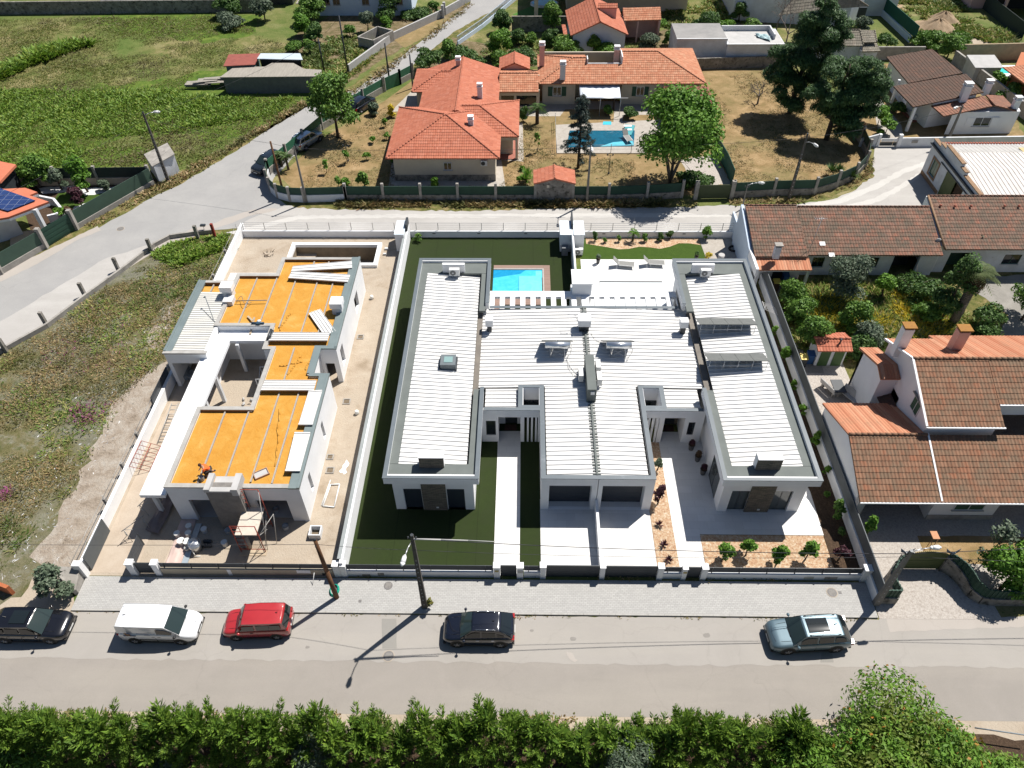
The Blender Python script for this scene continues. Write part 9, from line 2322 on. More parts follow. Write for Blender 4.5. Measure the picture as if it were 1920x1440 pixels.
def bare_tree(label,bx,by,h,seed,r=2.4):
 b=P(bx,by);m_=MB();rs=np.random.RandomState(seed)
 def br(p,d,L,rad,depth):
  e=p+d*L;m_.cyl(p,e,rad,rad*.6,5,caps=False)
  if depth <= 0:return
  for k in range(3):nd=(d+Vector(rs.uniform(-.75,.75,3))).normalized();br(e,nd,L*rs.uniform(.6,.82),rad*.6,depth-1)
 br(Vector((b.x,b.y,0)),Vector((0,0,1)),h*.33,.14,5)
 return solo('bare_tree',m_,mat('grey_bark',(0.17,0.14,0.12),(0.12,0.10,0.085),5,.9),label,'bare tree')
bare_tree('leafless grey tree beside the old farmhouse at the top',1470,95,7.0,3);bare_tree('second leafless tree at the left of the tall pine',1452,70,6.5,4);bare_tree('leafless shrub in the dry yard left of the pines',1420,195,3.0,6)
# cedar: tiers of drooping branches
b=P(1084,315);t=thing('cedar_tree','slender grey-green cedar before the garden pool','cedar',(b.x,b.y,0));ORG[t]=Vector((0,0,0));rs=np.random.RandomState(31)
blobs=[];m_=MB();hC=8.8;m_.tube([(0,0,0),(0,0,hC*.5),(0,0,hC)],[.17,.12,.02],8)
for k in range(46):
 z=1.8+(hC-2.2)*(k/46);R_=2.5*(1-(z-1.2)/(hC-.9))**.75*rs.uniform(.55,1.1);a=k*2.4
 m_.tube([(0,0,z),(cos(a)*R_*.6,sin(a)*R_*.6,z-.05),(cos(a)*R_,sin(a)*R_,z-.35)],[.05,.03,.01],5)
 for f in (.45,.75,1.0):blobs.append((cos(a)*R_*f,sin(a)*R_*f,z-.25*f*f,.30,.30,.16))
C,U,V=clump_leaves(rs,blobs,7500,.30,.22,.3,(.2,1.0),droop=.4,clump=.15);quads_mesh('crown',C,U,V,L_CEDAR,t);m_.obj('trunk',BARK,t)
def palm(label,bx,by,h,R_,m,nf=26,trunk_r=.2,thick=False,seed=1,skirt=False):
 b=P(bx,by);t=thing('palm_tree',label,'palm',(b.x,b.y,0));ORG[t]=Vector((0,0,0));rs=np.random.RandomState(seed)
 m_=MB();m_.tube([(0,0,0),(0,0,h*.5),(0,0,h)],[trunk_r*1.2,trunk_r,trunk_r*.9],9)
 for k in range(int(h/.18)):m_.cyl((0,0,k*.18),(0,0,k*.18+.06),trunk_r*1.22,trunk_r*1.1,9)
 m_.obj('trunk',BARK if not skirt else BARKP,t)
 C=[];U=[];V=[]
 for k in range(nf):
  a=2*pi*k*.382;el=rs.uniform(-.3,1.2) if not thick else rs.uniform(.1,1.3);L=R_*rs.uniform(.8,1.1)
  d=Vector((cos(a),sin(a),0));sdir=Vector((-sin(a),cos(a),0))
  for i in range(11):
   f=(i+1)/11;p=Vector((0,0,h))+d*(L*f*cos(el*.7))+Vector((0,0,L*(sin(el)*f-.75*f*f)))
   w=L*.30*sin(pi*min(1,f*.9+.1))**.6
   for s in (-1,1):
    q=p+sdir*s*w*.5+d*w*.25-Vector((0,0,w*.15));C.append(q);V.append((sdir*s*w*.5+d*w*.3-Vector((0,0,w*.15))));U.append(d*.035+Vector((0,0,.02)))
 quads_mesh('fronds',np.array(C),np.array(U),np.array(V),m,t)
 if skirt:
  blobs=[(0,0,h*.78,trunk_r*2.6,trunk_r*2.6,h*.2)];C,U,V=clump_leaves(rs,blobs,500,.5,.12,0,(.5,1),droop=1.0);quads_mesh('dead_skirt',C,U,V,L_DEAD,t)
palm('small dark palm at the corner of the terrace by the link building',1007,232,2.1,1.35,L_DARK,24,.2,seed=5)
palm('tall fan palm with shaggy trunk in the overgrown right garden',1786,606,5.4,1.9,L_PALM2,34,.33,True,6,True)
palm('left spiky palm clump at the rounded fence corner',529,312,1.6,1.0,L_PALM,20,.12,seed=7);palm('right spiky palm clump at the rounded fence corner',541,318,1.7,1.0,L_PALM,20,.12,seed=8)
palm('small slim palm plant before the middle window of the long house',1150,205,2.0,.9,L_PALM,16,.1,seed=9)
def rosette(label,x,y,m,R_=.8,h=.9,n=60,seed=1,cat='plant',name='yucca',cnt=1):
 b=P(x,y);rs=np.random.RandomState(seed);C=[];U=[];V=[]
 for c in range(cnt):
  ox,oy=(0,0) if c==0 else rs.uniform(-R_,R_,2)
  for k in range(n):
   a=rs.uniform(0,6.28);el=rs.uniform(.15,1.4);L=R_*rs.uniform(.7,1.1);d=np.array([cos(a)*cos(el),sin(a)*cos(el),sin(el)]);C.append(np.array([b.x+ox,b.y+oy,h*.35])+d*L*.5);V.append(d*L*.5);U.append(np.array([-sin(a),cos(a),0])*.05)
 C=np.array(C)-np.array([b.x,b.y,0]);o=quads_mesh(name,C,np.array(U),np.array(V),m);o.location=(b.x,b.y,0);return tag(o,label,cat)
rosette('big spiky yucca cluster in the corner of the dry yard',1570,330,L_PALM,1.1,1.4,110,3,cnt=3);rosette('small spiky yucca right of the big cluster',1598,328,L_PALM,.8,1.0,70,4)
rosette('yucca with bright tips behind the lane fence left of the pump house',985,345,L_BRIGHT,1.1,1.4,90,5,cnt=2)
# ---- orchard, garden and field bushes:  (label, x, y base, y top, width px, material, n)
BU=[
  ('dense round bush left of the pink chimney',805,132,100,58,L_DARK,2600),('tall round bush behind the north wing roof',843,112,80,34,L_MID,1600),('dense round bush right of the pink chimney',878,130,96,56,L_DARK,2600),
  ('bright green orchard tree left of the orchard centre',936,108,60,46,L_BRIGHT,2600),('darker orchard tree before the bright one',935,122,98,42,L_MID,1800),('round dark tree beside the white railing',941,62,22,40,L_DARK,2200),
  ('orchard tree near the old grey wall',972,85,58,34,L_DARK,1600),('low orchard shrub by the pale path',997,84,66,26,L_MID,900),('dark orchard tree behind the garden hut',985,128,94,50,L_DARK,2400),
  ('green tree between the small pool and the blue gable',1033,60,8,42,L_MID,2400),('orchard tree below the green tree',1032,85,58,36,L_DARK,1600),('wide olive-green tree before the blue gable wall',1058,112,76,64,L_MID,2800),('tree in front of the blue gable wall',1090,100,66,30,L_OLIVE,1300),('bright tree between the two rear chimneys',1132,116,88,44,L_BRIGHT,1900),('tree at the foot of the blue gable',1112,110,68,30,L_MID,1400),
  ('vine-like bush right of the tiled porch',1225,60,38,52,L_BRIGHT,2200),('grey-green tree below the vine bush',1215,92,66,44,L_OLIVE,2000),('leafy tree at the right end of the allotment path',1255,84,60,28,L_MID,1300),
  ('bushy tree left of the white outbuilding',1322,72,26,48,L_DARK,2600),('bright bush behind the white outbuilding',1358,62,42,34,L_BRIGHT,1400),('dark tree above the outbuilding',1385,40,8,30,L_DARK,1400),('small tree at the top beside the lane',1408,60,38,34,L_MID,1300),
  ('large dark bush at the far field corner',432,32,-6,50,L_DARK,2600),('low pale bush below the field corner',430,52,30,50,L_OLIVE,1800),('flowering bush at the top of the field',497,38,-4,44,L_OLIVE,2200),('leafy tree at the top edge of the allotment',588,42,-8,46,L_MID,2800),('bright round tree in the allotment',572,68,30,38,L_BRIGHT,2000),('dark round tree below the bright one',592,80,50,36,L_DARK,1800),('low tree by the field sheds',558,100,80,38,L_MID,1500),('small round tree in the allotment grass',582,102,80,22,L_MID,900),('grey olive tree before the whitewashed house',690,60,28,30,L_OLIVE,1500),('dark tree hiding the whitewashed house wall',730,38,-8,44,L_DARK,2600),('pointed green-gold bush near the concrete tank',724,56,32,24,L_BRIGHT,900),('dark hedge below the whitewashed house',790,32,20,60,L_DARK,1800),('small tree near the gate of the upper road',815,26,6,22,L_MID,800),('small fruit tree left of the concrete tank',657,70,52,22,L_MID,800),
  ('large loose tree in the left garden',75,352,302,66,L_MID,3600),('tree with leaning trunk in the left garden',165,360,295,44,L_BRIGHT,1900),('thin shrub in the left garden',116,356,322,28,L_OLIVE,1000),('round rosemary bush in the left garden',199,357,342,22,L_OLIVE,900),('yellow flowering shrub in the left garden',267,335,320,20,L_YEL,500),('low green bush by the curved balustrade',116,408,394,24,L_BRIGHT,700),('small reddish shrub by the driveway gate',133,406,390,14,L_DEAD,400),
  ('dark tree by the terrace left of the big tree',1178,222,204,26,L_DARK,1200),('round bush behind the garden pool',1137,216,202,16,L_MID,700),('bush at the wall of the orange villa by the terrace',981,228,205,16,L_DARK,700),('yellow-tipped small tree by the driveway of the orange villa',735,220,199,14,L_YEL,400),('bush at the fence by the driveway of the orange villa',703,215,196,24,L_OLIVE,900),('bush at the lane fence left of the villa wall',683,352,326,22,L_MID,900),('young shrub by the front wall of the orange villa',815,352,337,14,L_BRIGHT,500),('low shrub left of the bush at the lane fence',648,350,338,18,L_BRIGHT,500),('dark bushes under the big tree',1300,345,330,60,L_DARK,1400),
  ('green bush strip behind the rotated bungalow',1735,86,64,60,L_MID,2600),('tall tree behind the brown roof',1775,110,70,40,L_MID,2400),('low dark bush below the green screen',1660,92,72,36,L_DARK,1300),('pale bush at the farmhouse corner',1612,60,34,36,L_OLIVE,1300),('bush line at the right of the sand pile',1790,85,72,70,L_MID,1800),('shrub behind the grey pool shed',1865,165,140,30,L_BRIGHT,1100),('bush at the wall of the orange-walled house',1890,190,165,44,L_MID,1500),('dark plants beside the terracotta porch',1680,214,196,34,L_DARK,900),('young tree with bright leaves before the bungalow',1645,235,205,34,L_BRIGHT,700),('second young tree by the bungalow path',1660,250,226,34,L_BRIGHT,700),('red-tinged shrub inside the curved fence',1605,255,232,22,L_DEAD,500),
  ('olive-green bush in the middle of the overgrown garden',1568,560,492,72,L_OLIVE,3400),('green bush below the porch of the tiled row',1480,570,532,50,L_MID,2200),('low green bush along the garden path',1495,605,570,52,L_MID,2400),('green bush near the small shed',1518,655,600,52,L_MID,2600),('green bush in the middle of the yellow flowers',1590,620,575,46,L_MID,2200),('bright green bush at the row house wall',1652,560,520,34,L_BRIGHT,1500),('low wide hedge below the row house',1710,556,530,74,L_DARK,2600),('dark tree left of the fan palm',1765,600,478,52,L_DARK,3600),('grey-green bush left of the chimney',1620,650,610,52,L_OLIVE,1900),('dark bush at the foot of the fan palm',1838,618,586,56,L_DARK,2200),('green mound between flowers and palm',1735,600,575,46,L_MID,1700),('dense hedge at the right edge of the garden',1915,600,528,60,L_MID,3400),('thin sapling before the tall tiled house',1812,500,445,26,L_OLIVE,500),('climbing bush at the porch side',1430,505,478,20,L_BRIGHT,900),('bush behind the small shed',1602,668,636,44,L_DARK,1700),
  ('bright bush above the green ribbed sheeting',1875,1105,1045,90,L_BRIGHT,3800),('thin young tree in the dry front garden',1848,1052,990,54,L_OLIVE,420),('dark shrub at the right edge of the front garden',1915,1040,995,40,L_DARK,900),('green creeper by the grey screen wall',1618,1010,972,18,L_BRIGHT,500),
  ('upright shrub at the bottom edge of the waste ground',115,1110,1068,60,L_OLIVE,1300),
]
for lab,x,y,ty,w_,m_,n_ in BU:
 w_ *= 1.18 if (x > 1440 and 500 < y < 680) else 1.0
 tpx('bush' if hgt(x,y,ty) < 3 else 'tree',lab,'bush' if hgt(x,y,ty) < 3 else 'tree',x,y,ty-3,w_*1.22,m_,.88,n=int(n_*1.5),leaf=(.34 if y < 400 else .24),trunk=(.05 if n_ < 1000 else .10),nb=max(5,min(12,n_//220)),clump=.12)
tpx('plum_tree','small purple-leaved tree on white gravel in the left garden','tree',154,387,352,36,L_PURPLE,.7,n=1500,leaf=.26,trunk=.08,nb=8)
# ---- young saplings in the dry yard
base_s=None
SP=[(612,325,300),(652,306,282),(688,300,286),(635,352,330),(748,296,282),(725,262,250),(700,268,256),(757,243,232),(736,305,295),(975,345,330),(1007,285,248),(980,320,312),(722,238,222)]
SPL=['young fruit tree near the round fence corner','sapling in the middle of the left yard','sapling beside the villa shadow','low sapling by the lane fence','sapling by the villa front','small shrub on the yard slope','shrub below the driveway bush','shrub near the yellow-tipped tree','tiny plant near the villa shadow','young tree right of the villa wall','young tree with a round bed left of the pool','small bush by the villa side path','thin sapling beside the driveway of the villa']
for (x,y,ty),l in zip(SP,SPL):tpx('sapling',l,'sapling',x,y,ty,16,L_BRIGHT,.75,n=160,leaf=.28,trunk=.035,nb=4)
# ---- planted garden of the right house
GP=[('first round citrus bush from the left in the front gravel',1352,1054,1022,36,L_BRIGHT,1300),('second round citrus bush in the front gravel',1398,1042,1014,30,L_BRIGHT,1200),('third round citrus bush in the front gravel',1455,1058,1024,32,L_BRIGHT,1300),('fourth round citrus bush in the front gravel',1509,1050,1017,34,L_BRIGHT,1300),
  ('dark purplish shrub at the right end of the front gravel',1572,1050,1026,30,L_PURPLE,500),('dark purple shrub in the narrow gravel strip by the garage',1233,945,912,24,L_PURPLE,500),('green shrub at the top of the narrow gravel strip',1232,882,860,18,L_OLIVE,500),
  ('small bushy tree behind the white wing, first from the back',1447,635,612,14,L_BRIGHT,350),('citrus bush along the wall beside the rear solar rack',1467,682,650,24,L_BRIGHT,900),('small bush along the wall beside the front solar rack',1484,732,712,14,L_BRIGHT,350),('small bush along the wall below the solar racks',1500,778,758,16,L_BRIGHT,400),('bush along the wall near the middle of the wing',1524,838,808,20,L_BRIGHT,600),('small bush along the wall near the chimney',1546,892,874,14,L_BRIGHT,350),('round bush in the mulch at the front of the wall',1562,970,938,28,L_MID,900),('small green plant in the mulch before the front wing',1547,932,922,12,L_MID,250),('dark low plant in the mulch bed near the corner',1573,1004,990,18,L_DARK,300),
  ('bushy shrub at the left end of the rear gravel bed',1115,452,434,14,L_DARK,400),('low shrub second from the left in the rear gravel bed',1133,456,447,9,L_MID,200),('sapling third in the rear gravel bed',1159,454,441,10,L_MID,200),('shrub below the small palm in the rear gravel bed',1207,453,437,14,L_MID,350),('round clipped bush in the rear gravel bed',1237,452,437,14,L_DARK,450),('second clipped bush in the rear gravel bed',1255,448,433,14,L_DARK,450),('large bright bush at the right end of the rear gravel bed',1323,449,423,24,L_BRIGHT,900),('flowering plants beside the right wing by the garden turf',1327,488,474,20,L_YEL,300),('thin young tree on the turf lawn near the back wall',785,452,438,22,L_MID,220)]
for lab,x,y,ty,w_,m_,n_ in GP:tpx('shrub',lab,'shrub',x,y,ty,w_,m_,.85,n=n_,leaf=.2,trunk=.05,nb=7,clump=.06)
palm('small fan palm in the rear gravel bed',1186,453,1.1,.7,L_BRIGHT,14,.1,seed=12)
for l,x,y in (('first dark agave in the narrow gravel strip',1244,1024),('second dark agave in the narrow gravel strip',1236,987),('small agave by the front wall in the gravel strip',1253,1052)):rosette(l,x,y,L_PURPLE,.42,.4,26,x,name='agave')
def pot_plant(label,x,y,m,h=.55,r=.24,dead=False):
 b=P(x,y);t=thing('potted_plant',label,'potted plant',(b.x,b.y,.045));ORG[t]=Vector((0,0,0));p=MB();p.cyl((0,0,0),(0,0,h),r*.7,r,14,caps=True);p.cyl((0,0,h-.05),(0,0,h),r*1.05,r*1.08,14);p.obj('pot',mat('charcoal_pot',(0.10,0.10,0.10),(0.07,0.07,0.07),5,.7),t)
 s=MB();s.cyl((0,0,h+.001),(0,0,h+.01),r*.9,r*.9,12);s.obj('soil',G_SOIL,t);rs=np.random.RandomState(int(x));C,U,V=clump_leaves(rs,[(0,0,h+.25,.22,.22,.28)],120,.22,.4,.3,(.2,1));quads_mesh('plant',C,U,V,m,t)
pot_plant('rear one of the three potted plants along the right house wall',1295,843,L_PURPLE);pot_plant('middle one of the three potted plants along the right house wall',1307,864,L_DEAD);pot_plant('front one of the three potted plants along the right house wall',1317,889,L_PURPLE)
pot_plant('potted plant left of the sun loungers',1121,494,L_OLIVE,.5,.2);pot_plant('potted plant near the rear corner of the right wing',1305,486,L_DARK,.35,.2)
tp=tpx('roadside_weed','yellowing weed growing at the foot of the lamp pole','weed',808,1142,1122,14,leaf_mat('weed_leaves',[(0.22,0.18,0.03),(0.12,0.14,0.03),(0.16,0.15,0.04)]),.9,n=160,leaf=.2,trunk=0,nb=4)
cl=thing('climbing_plant','straggly climbing plant on the terrace side wall','climber',(4.95,55,0));ORG[cl]=Vector((0,0,0));rs=np.random.RandomState(9);C,U,V=clump_leaves(rs,[(0,y_-0.0,.8+.3*sin(y_),.14,.5,.5) for y_ in (-3.2,-2.4,-1.5,-.6,.2)],420,.16,.5,.2,(.2,1));quads_mesh('leaves',C,U,V,L_OLIVE,cl)
# lamp posts in the garden
for l,x,y,h_ in (('black garden lamp post in the left yard',653,302,1.9),('two-armed garden lamp post before the pool',1141,326,2.3)):
 b=P(x,y);t=thing('garden_lamp',l,'garden lamp',(b.x,b.y,0));ORG[t]=Vector((0,0,0));m_=MB();m_.cyl((0,0,0),(0,0,h_),.05,.035,6);m_.cyl((-.3,0,h_-.1),(.3,0,h_-.1),.02,.02,5);m_.cyl((0,0,0),(0,0,.15),.12,.1,8);m_.obj('post',Z_DARK,t)
 for s in (-.3,.3):g_=MB();g_.blob((s,0,h_+.03),.09,.09,.11,8,6);g_.obj('lantern',Z_DARK,t)
# ---- hedge of conifers along the near edge of the street
def conifer_mesh(seed,h=4.7,R_=1.25,n=62):
 """a column of feathery plumes that point up and out, each ending in a spike"""
 rs=np.random.RandomState(seed);C=[];V=[];U=[]
 for k in range(n):
  if k < 6:z0=h*rs.uniform(.55,.72);r0=rs.uniform(0,.35) if k else 0;L=(h-z0)*rs.uniform(.75,1.15) if k else h-z0+.25;out=rs.uniform(.05,.3)
  else:z0=h*rs.uniform(.02,.74);r0=R_*rs.uniform(.45,.95)*(1-.55*(z0/h)**2);L=rs.uniform(.75,1.35);out=rs.uniform(.25,.75)
  a=rs.uniform(0,6.28);p=np.array([cos(a)*r0,sin(a)*r0,z0]);d=np.array([cos(a)*out,sin(a)*out,1.0])+rs.normal(size=3)*.12;d/=np.linalg.norm(d)
  m=int(95*L/1.2)
  for i in range(m):
   f=i/m;w=.27*L*(sin(pi*min(1,f*.80+.16))**1.1)*rs.uniform(.35,1);q=p+d*L*f;e=rvec(rs,1)[0];e-=d*e.dot(d);e/=np.linalg.norm(e)
   t_=e*w+d*w*1.1;ln=np.linalg.norm(t_)+1e-6;C.append(q+t_*.5);C[-1]=q+t_*rs.uniform(.35,.85);V.append(t_*rs.uniform(.3,.5));U.append(np.cross(t_/ln,rvec(rs,1)[0])*max(.02,ln*.13))
 return np.array(C),np.array(U),np.array(V)
protos=[]
for s in range(4):
 t=thing('hedge_conifer','dark green feathery conifer in the street hedge','conifer',(-200,0,0),0,'conifers of the hedge along the near edge of the street');ORG[t]=Vector((0,0,0))
 C,U,V=conifer_mesh(40+s,4.7+.3*(s%2),1.2);quads_mesh('foliage',C,U,V,L_CYP,t);m_=MB();m_.tube([(0,0,0),(0,0,2),(0,0,4.2)],[.12,.08,.02],6);m_.obj('trunk',BARK,t);protos.append(t)
rr=random.Random(77);x=-27.2;k=0
SEG=[(-24.2,'in the street hedge below the black car'),(-17.8,'in the street hedge opposite the white van'),(-12.6,'in the street hedge opposite the red car'),(-7.2,'in the street hedge between timber and lamp poles'),(-3.6,'in the street hedge opposite the lamp pole shadow'),(1.2,'in the street hedge opposite the black crossover'),(5.6,'in the street hedge opposite the garage driveways'),(10.2,'in the street hedge opposite the gravel strip'),(99,'in the street hedge beside the bright shrub')]
ORD=['first','second','third','fourth','fifth','sixth','seventh'];cnt={}
while x < 14.6:
 pr=protos[k%4];y=13.95+rr.uniform(-.25,.25);sc_=(rr.uniform(.92,1.08),rr.uniform(.92,1.08),rr.uniform(.78,1.18))
 sg=[q[1] for q in SEG if x < q[0]][0];cnt[sg]=cnt.get(sg,0)+1;lab='%s conifer from the left %s'%(ORD[min(6,cnt[sg]-1)],sg)
 if k < 4:o=pr;pr.location=(x,y,0);pr.rotation_euler=(0,0,rr.uniform(0,6.28));pr.scale=sc_;pr['label']=lab
 else:dup(pr,(x,y,0),rr.uniform(0,6.28),lab,sc_)
 x+=rr.uniform(.95,1.3);k+=1
tree('olive_bush','grey-green olive bush rising at the bottom edge left of centre','olive',tuple(P(585,1425,2.0)[:2]),3.4,1.5,2.8,L_OLIVE,n=6000,leaf=.17,trunk=.1,nb=12,aspect=.3)
tree('olive_bush','grey-green olive bush rising at the bottom edge right of centre','olive',tuple(P(1168,1425,2.0)[:2]),3.9,1.6,3.3,L_OLIVE,n=7000,leaf=.17,trunk=.1,nb=13,aspect=.3)
tree('olive_bush','low grey-green bush in the bottom left corner','olive',tuple(P(40,1430,1.5)[:2]),3.4,2.4,3.0,L_MID,n=6000,leaf=.22,trunk=.1,nb=12,aspect=.35)
tree('olive_bush','small grey bush between the hedge and the bottom edge near the right','olive',tuple(P(320,1440,1.0)[:2]),2.2,1.2,2.0,L_OLIVE,n=2500,leaf=.17,trunk=.06,nb=8,aspect=.3)
tree('pepper_tree','big bright green shrub with orange tints at the bottom right','shrub',(18.7,12.9),6.0,4.3,5.2,L_SCHIN,n=24000,leaf=.26,trunk=.16,nb=22,seed=5,aspect=.38,clump=.35,fruits=(leaf_mat('orange_sprigs',[(0.35,0.14,0.02),(0.28,0.16,0.03),(0.4,0.2,0.03)]),420,.2))
tree('pepper_tree','lower bright green shrub left of the big one at the bottom right','shrub',(14.6,12.8),4.7,2.3,4.4,L_SCHIN,n=10000,leaf=.24,trunk=.1,nb=12,seed=6,aspect=.38,clump=.3)
tree('pepper_tree','bright green shrub right of the big one at the bottom right','shrub',(23.3,12.1),3.6,3.3,3.4,L_SCHIN,n=13000,leaf=.24,trunk=.1,nb=12,seed=8,aspect=.38,clump=.3)
# grey canopy corner at the bottom right
b=MB();b.slab([(25.6,10.9,.5),(29,10.6,.5),(29,13.4,1.0),(25.9,13.6,1.0)],.05);b.tube([(24.6,15.6,.9),(27.5,15.2,.9)],.04,5)
solo('net_canopy',b,mat('grey_net',(0.20,0.23,0.25),(0.13,0.15,0.17),3,.8),'grey netting stretched in the bottom right corner','netting')
# ---- ground cover (uncountable)
def inside(poly,X,Y):
 n=len(poly);c=np.zeros(len(X),bool);j=n-1
 for i in range(n):
  xi,yi=poly[i];xj,yj=poly[j];cond=((yi>Y)!=(yj>Y))&(X<(xj-xi)*(Y-yi)/((yj-yi)+1e-12)+xi);c^=cond;j=i
 return c
def vnoise(X,Y,s,seed):
 rs=np.random.RandomState(seed);G=rs.rand(64,64);x=X/s;y=Y/s;xi=np.floor(x).astype(int);yi=np.floor(y).astype(int);fx=x-xi;fy=y-yi;fx=fx*fx*(3-2*fx);fy=fy*fy*(3-2*fy)
 g=lambda a,b:G[a%64,b%64]
 return (g(xi,yi)*(1-fx)+g(xi+1,yi)*fx)*(1-fy)+(g(xi,yi+1)*(1-fx)+g(xi+1,yi+1)*fx)*fy
def cover(name,label,cat,poly,n,size,m,h=.3,seed=1,thr=.0,s=4.0,blades=7,wid=.18,excl=()):
 rs=np.random.RandomState(seed);A=np.array(poly);X=rs.uniform(A[:,0].min(),A[:,0].max(),n*3);Y=rs.uniform(A[:,1].min(),A[:,1].max(),n*3)
 k=inside(poly,X,Y);X=X[k];Y=Y[k];v=vnoise(X,Y,s,seed)*.65+vnoise(X,Y,s*.35,seed+9)*.35;k=v>thr;X=X[k][:n];Y=Y[k][:n];v=v[k][:n]
 for e in excl:k=~inside(e,X,Y);X=X[k];Y=Y[k];v=v[k]
 nn=len(X);X=np.repeat(X,blades);Y=np.repeat(Y,blades);q=len(X);sc=np.repeat(rs.uniform(.5,1.3,nn)*(0.6+v),blades)
 a=rs.uniform(0,6.28,q);r=size*sc*rs.uniform(0,1,q);C=np.stack([X+np.cos(a)*r,Y+np.sin(a)*r,np.zeros(q)],1)
 d=np.stack([np.cos(a),np.sin(a),rs.uniform(.15,1.1,q)],1);d/=np.linalg.norm(d,axis=1)[:,None];L=h*sc*rs.uniform(.6,1.2,q)
 V=d*(L*.5)[:,None];C=C+V;C[:,2]+=.015;b_=rs.uniform(0,6.28,q);U=np.stack([np.cos(b_),np.sin(b_),np.zeros(q)],1)*(wid*sc*.5)[:,None]
 o=quads_mesh(name,C,U,V,m);tag(o,label,cat,kind='stuff');return o
lotp=PX((10,668),(92,618),(168,560),(235,512),(290,478),(350,455),(445,438))+[(-29.0,62),(-29.0,24),(-33,23),(-52,23)]
rub=PX((75,1060),(110,960),(180,830),(245,725),(290,690),(320,650),(340,690),(250,860),(150,1060))
cover('waste_weeds','dry and green weeds covering the waste ground','weeds',lotp,11000,.35,L_DRYG,.18,3,.44,3.0,7,.065,excl=[rub])
cover('waste_weeds','greener clumps of weeds on the waste ground','weeds',lotp,3600,.35,L_GRASS,.24,4,.55,4,8,.075,excl=[rub])
cover('pink_flowers','pink flower patch beside the rubble slope on the waste ground','flowers',PX((120,770),(150,752),(212,760),(208,792),(160,800),(125,790)),90,.3,L_PINKF,.2,5,.45,2.0,5,.08)
cover('pink_flowers','pink flower patch at the left edge of the waste ground','flowers',PX((-10,930),(18,905),(22,920),(0,940)),40,.3,L_PINKF,.2,6,.2,2.0,5,.08)
cover('pink_flowers','faint pink flower haze above the rubble on the waste ground','flowers',PX((60,640),(200,560),(260,600),(200,720),(90,760)),140,.3,L_PINKF,.16,31,.5,2.5,4,.05)
cover('grass_clump','green weeds by the kerb posts at the top of the waste ground','weeds',PX((285,478),(340,452),(430,440),(415,470),(330,500)),900,.3,L_LUSHG,.32,6,.3,2,8,.14)
cover('pale_stones','scattered pale stones on the waste ground','stones',PX((-20,1100),(0,900),(90,800),(180,700),(240,600),(330,520),(340,600),(230,800),(110,1060)),420,.22,W_GREYW,.05,9,.3,2,2,.22)
cover('fence_weeds','dry weeds along the foot of the lane fence','weeds',[(-20,69.0),(15,69.2),(15,70.0),(-20,69.95)],1500,.25,L_DRYG,.5,7,.25,3,8,.14)
cover('fence_weeds','weeds along the curved fence of the bending lane','weeds',PX((1372,378),(1500,374),(1590,350),(1625,310),(1632,295),(1634,325),(1600,348),(1500,378),(1372,383)),900,.25,L_DRYG,.4,8,.2,3,7,.14)
fieldp=PX((-40,38),(420,30),(600,120),(580,195),(500,240),(335,340),(250,318),(0,300),(-40,300))
sheds=[[(-46,95.5),(-26,95.5),(-26,105),(-46,105)],[(-41,72),(-36,72),(-36,77),(-41,77)]]
cover('field_weeds','tall weeds and grass tussocks over the green field','grass',fieldp,15000,.6,L_FIELD,.22,11,.28,5,6,.13,excl=sheds)
cover('field_weeds','lush green thicket in the lower part of the field','grass',PX((-40,170),(200,172),(400,168),(560,165),(520,215),(330,245),(120,262),(160,290),(60,330),(-40,330)),9000,.6,L_LUSHG,.36,12,.30,4,7,.15,excl=sheds)
cover('field_weeds','dark green scrub line across the upper field','scrub',PX((50,115),(70,95),(140,78),(175,82),(120,100),(60,122)),700,.6,L_LUSHG,1.0,13,.1,4,8,.3)
cover('field_weeds','dark scrub line at the left of the upper field','scrub',PX((-40,140),(0,128),(45,120),(40,132),(0,148),(-40,160)),500,.6,L_LUSHG,1.0,14,.1,4,8,.3)
cover('verge_grass','dry grass along the side road verge','grass',PX((575,200),(500,243),(430,286),(333,345),(284,368),(185,425),(150,420),(290,350),(430,275),(500,230),(570,190)),2200,.3,L_DRYG,.35,15,.2,4,7,.16)
cover('verge_grass','grass strip under the pale wall of the upper road','grass',PX((600,190),(672,163),(800,68),(880,5),(890,8),(805,75),(680,170),(600,200)),1400,.3,L_DRYG,.35,16,.2,4,7,.18)
rg=[(23.5,46.5),(36,43.5),(40,44),(40,50),(36,55.5),(26,56),(23,53)]
cover('garden_weeds','rough green growth in the overgrown right garden','weeds',rg,4800,.4,L_GRASS,.6,17,.15,3,9,.16)
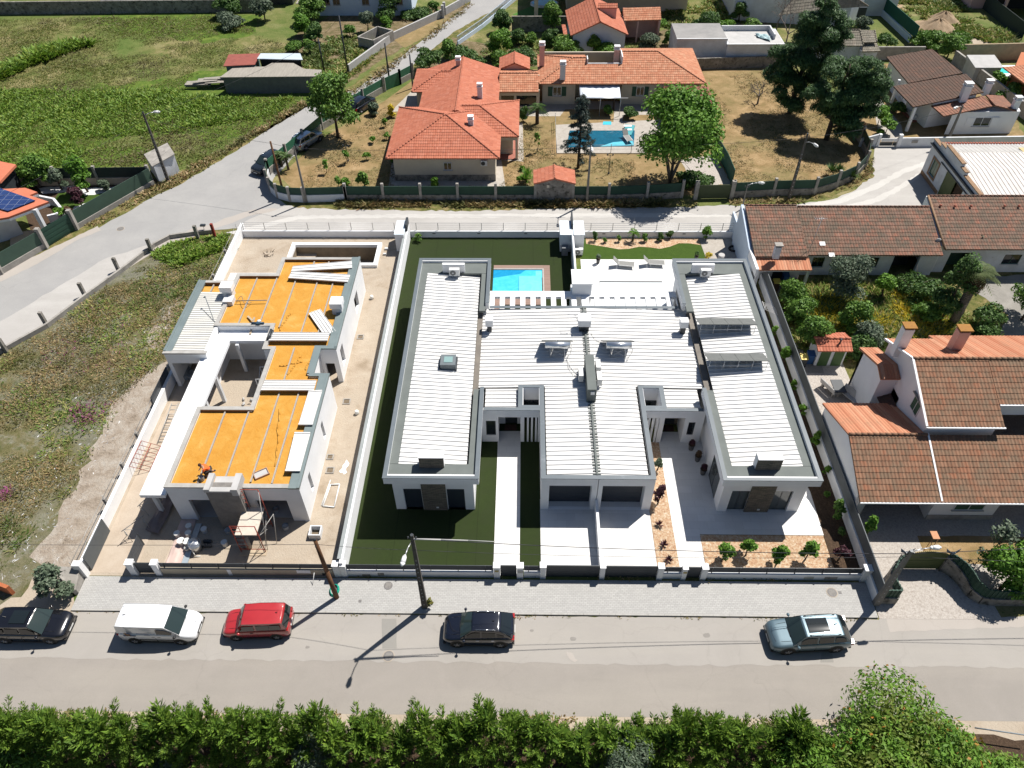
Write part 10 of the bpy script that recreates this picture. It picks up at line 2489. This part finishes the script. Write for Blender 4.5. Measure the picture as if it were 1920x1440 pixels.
cover('yard_stubble','dry stubble and small weeds over the dry yards','grass',PX((560,345),(640,270),(720,200),(735,215),(740,350),(940,350),(985,240),(1040,240),(1040,295),(1190,300),(1190,350),(980,355),(940,360),(560,360)),3800,.25,L_DRYG,.09,24,.35,2.5,6,.09)
cover('yard_stubble','dry stubble over the yard under the pines','grass',PX((1375,345),(1335,270),(1330,150),(1450,130),(1590,250),(1615,300),(1590,335),(1500,355)),3800,.25,L_DRYG,.09,25,.40,3,6,.09)
cover('yellow_flowers','yellow flowers in the overgrown right garden','flowers',PX((1510,575),(1600,560),(1700,550),(1780,600),(1760,640),(1640,645),(1545,640)),3800,.35,L_YEL,.55,18,.42,2.5,6,.07)
cover('field_weeds','meadow growth in the sloping field at the upper right','grass',PX((1650,5),(1800,-5),(1900,70),(1900,95),(1800,60),(1720,70)),2600,.5,L_GRASS,.5,19,.4,4,7,.26)
cover('field_weeds','meadow growth between the blue gable house and the farmhouse','grass',PX((1245,50),(1260,0),(1420,0),(1400,50),(1300,70)),1600,.5,L_GRASS,.5,20,.35,4,7,.26)
cover('allotment_weeds','grass and vegetables in the allotment by the upper road','grass',PX((560,110),(610,70),(700,60),(720,90),(650,150),(600,170)),2000,.4,L_GRASS,.4,21,.3,3,7,.2)
cover('orchard_weeds','low growth between the orchard trees','grass',PX((880,125),(930,60),(1050,80),(1200,80),(1250,95),(1000,110)),1200,.4,L_GRASS,.35,22,.3,3,7,.2)
cover('hedge_litter','dry grass under the conifer hedge','grass',[(-30,14.6),(24,14.6),(24,16.3),(-30,16.3)],900,.2,L_DRYG,.15,23,.5,2,6,.1)
cover('kerb_weeds','small weeds in the gutter along the kerb','weeds',[(-28,22.30),(21.8,22.30),(21.8,22.39),(-28,22.39)],150,.10,L_DRYG,.08,26,.45,2,5,.06)
cover('wall_weeds','small weeds at the foot of the front walls','weeds',[(-11,24.88),(20,24.88),(20,25.0),(-11,25.0)],90,.10,L_DRYG,.10,27,.5,2,5,.06).location.z=.12
# last: recalculate nothing hidden, finish
for o in bpy.data.objects:
 if o.parent is not None and 'category' in o:del o['category']
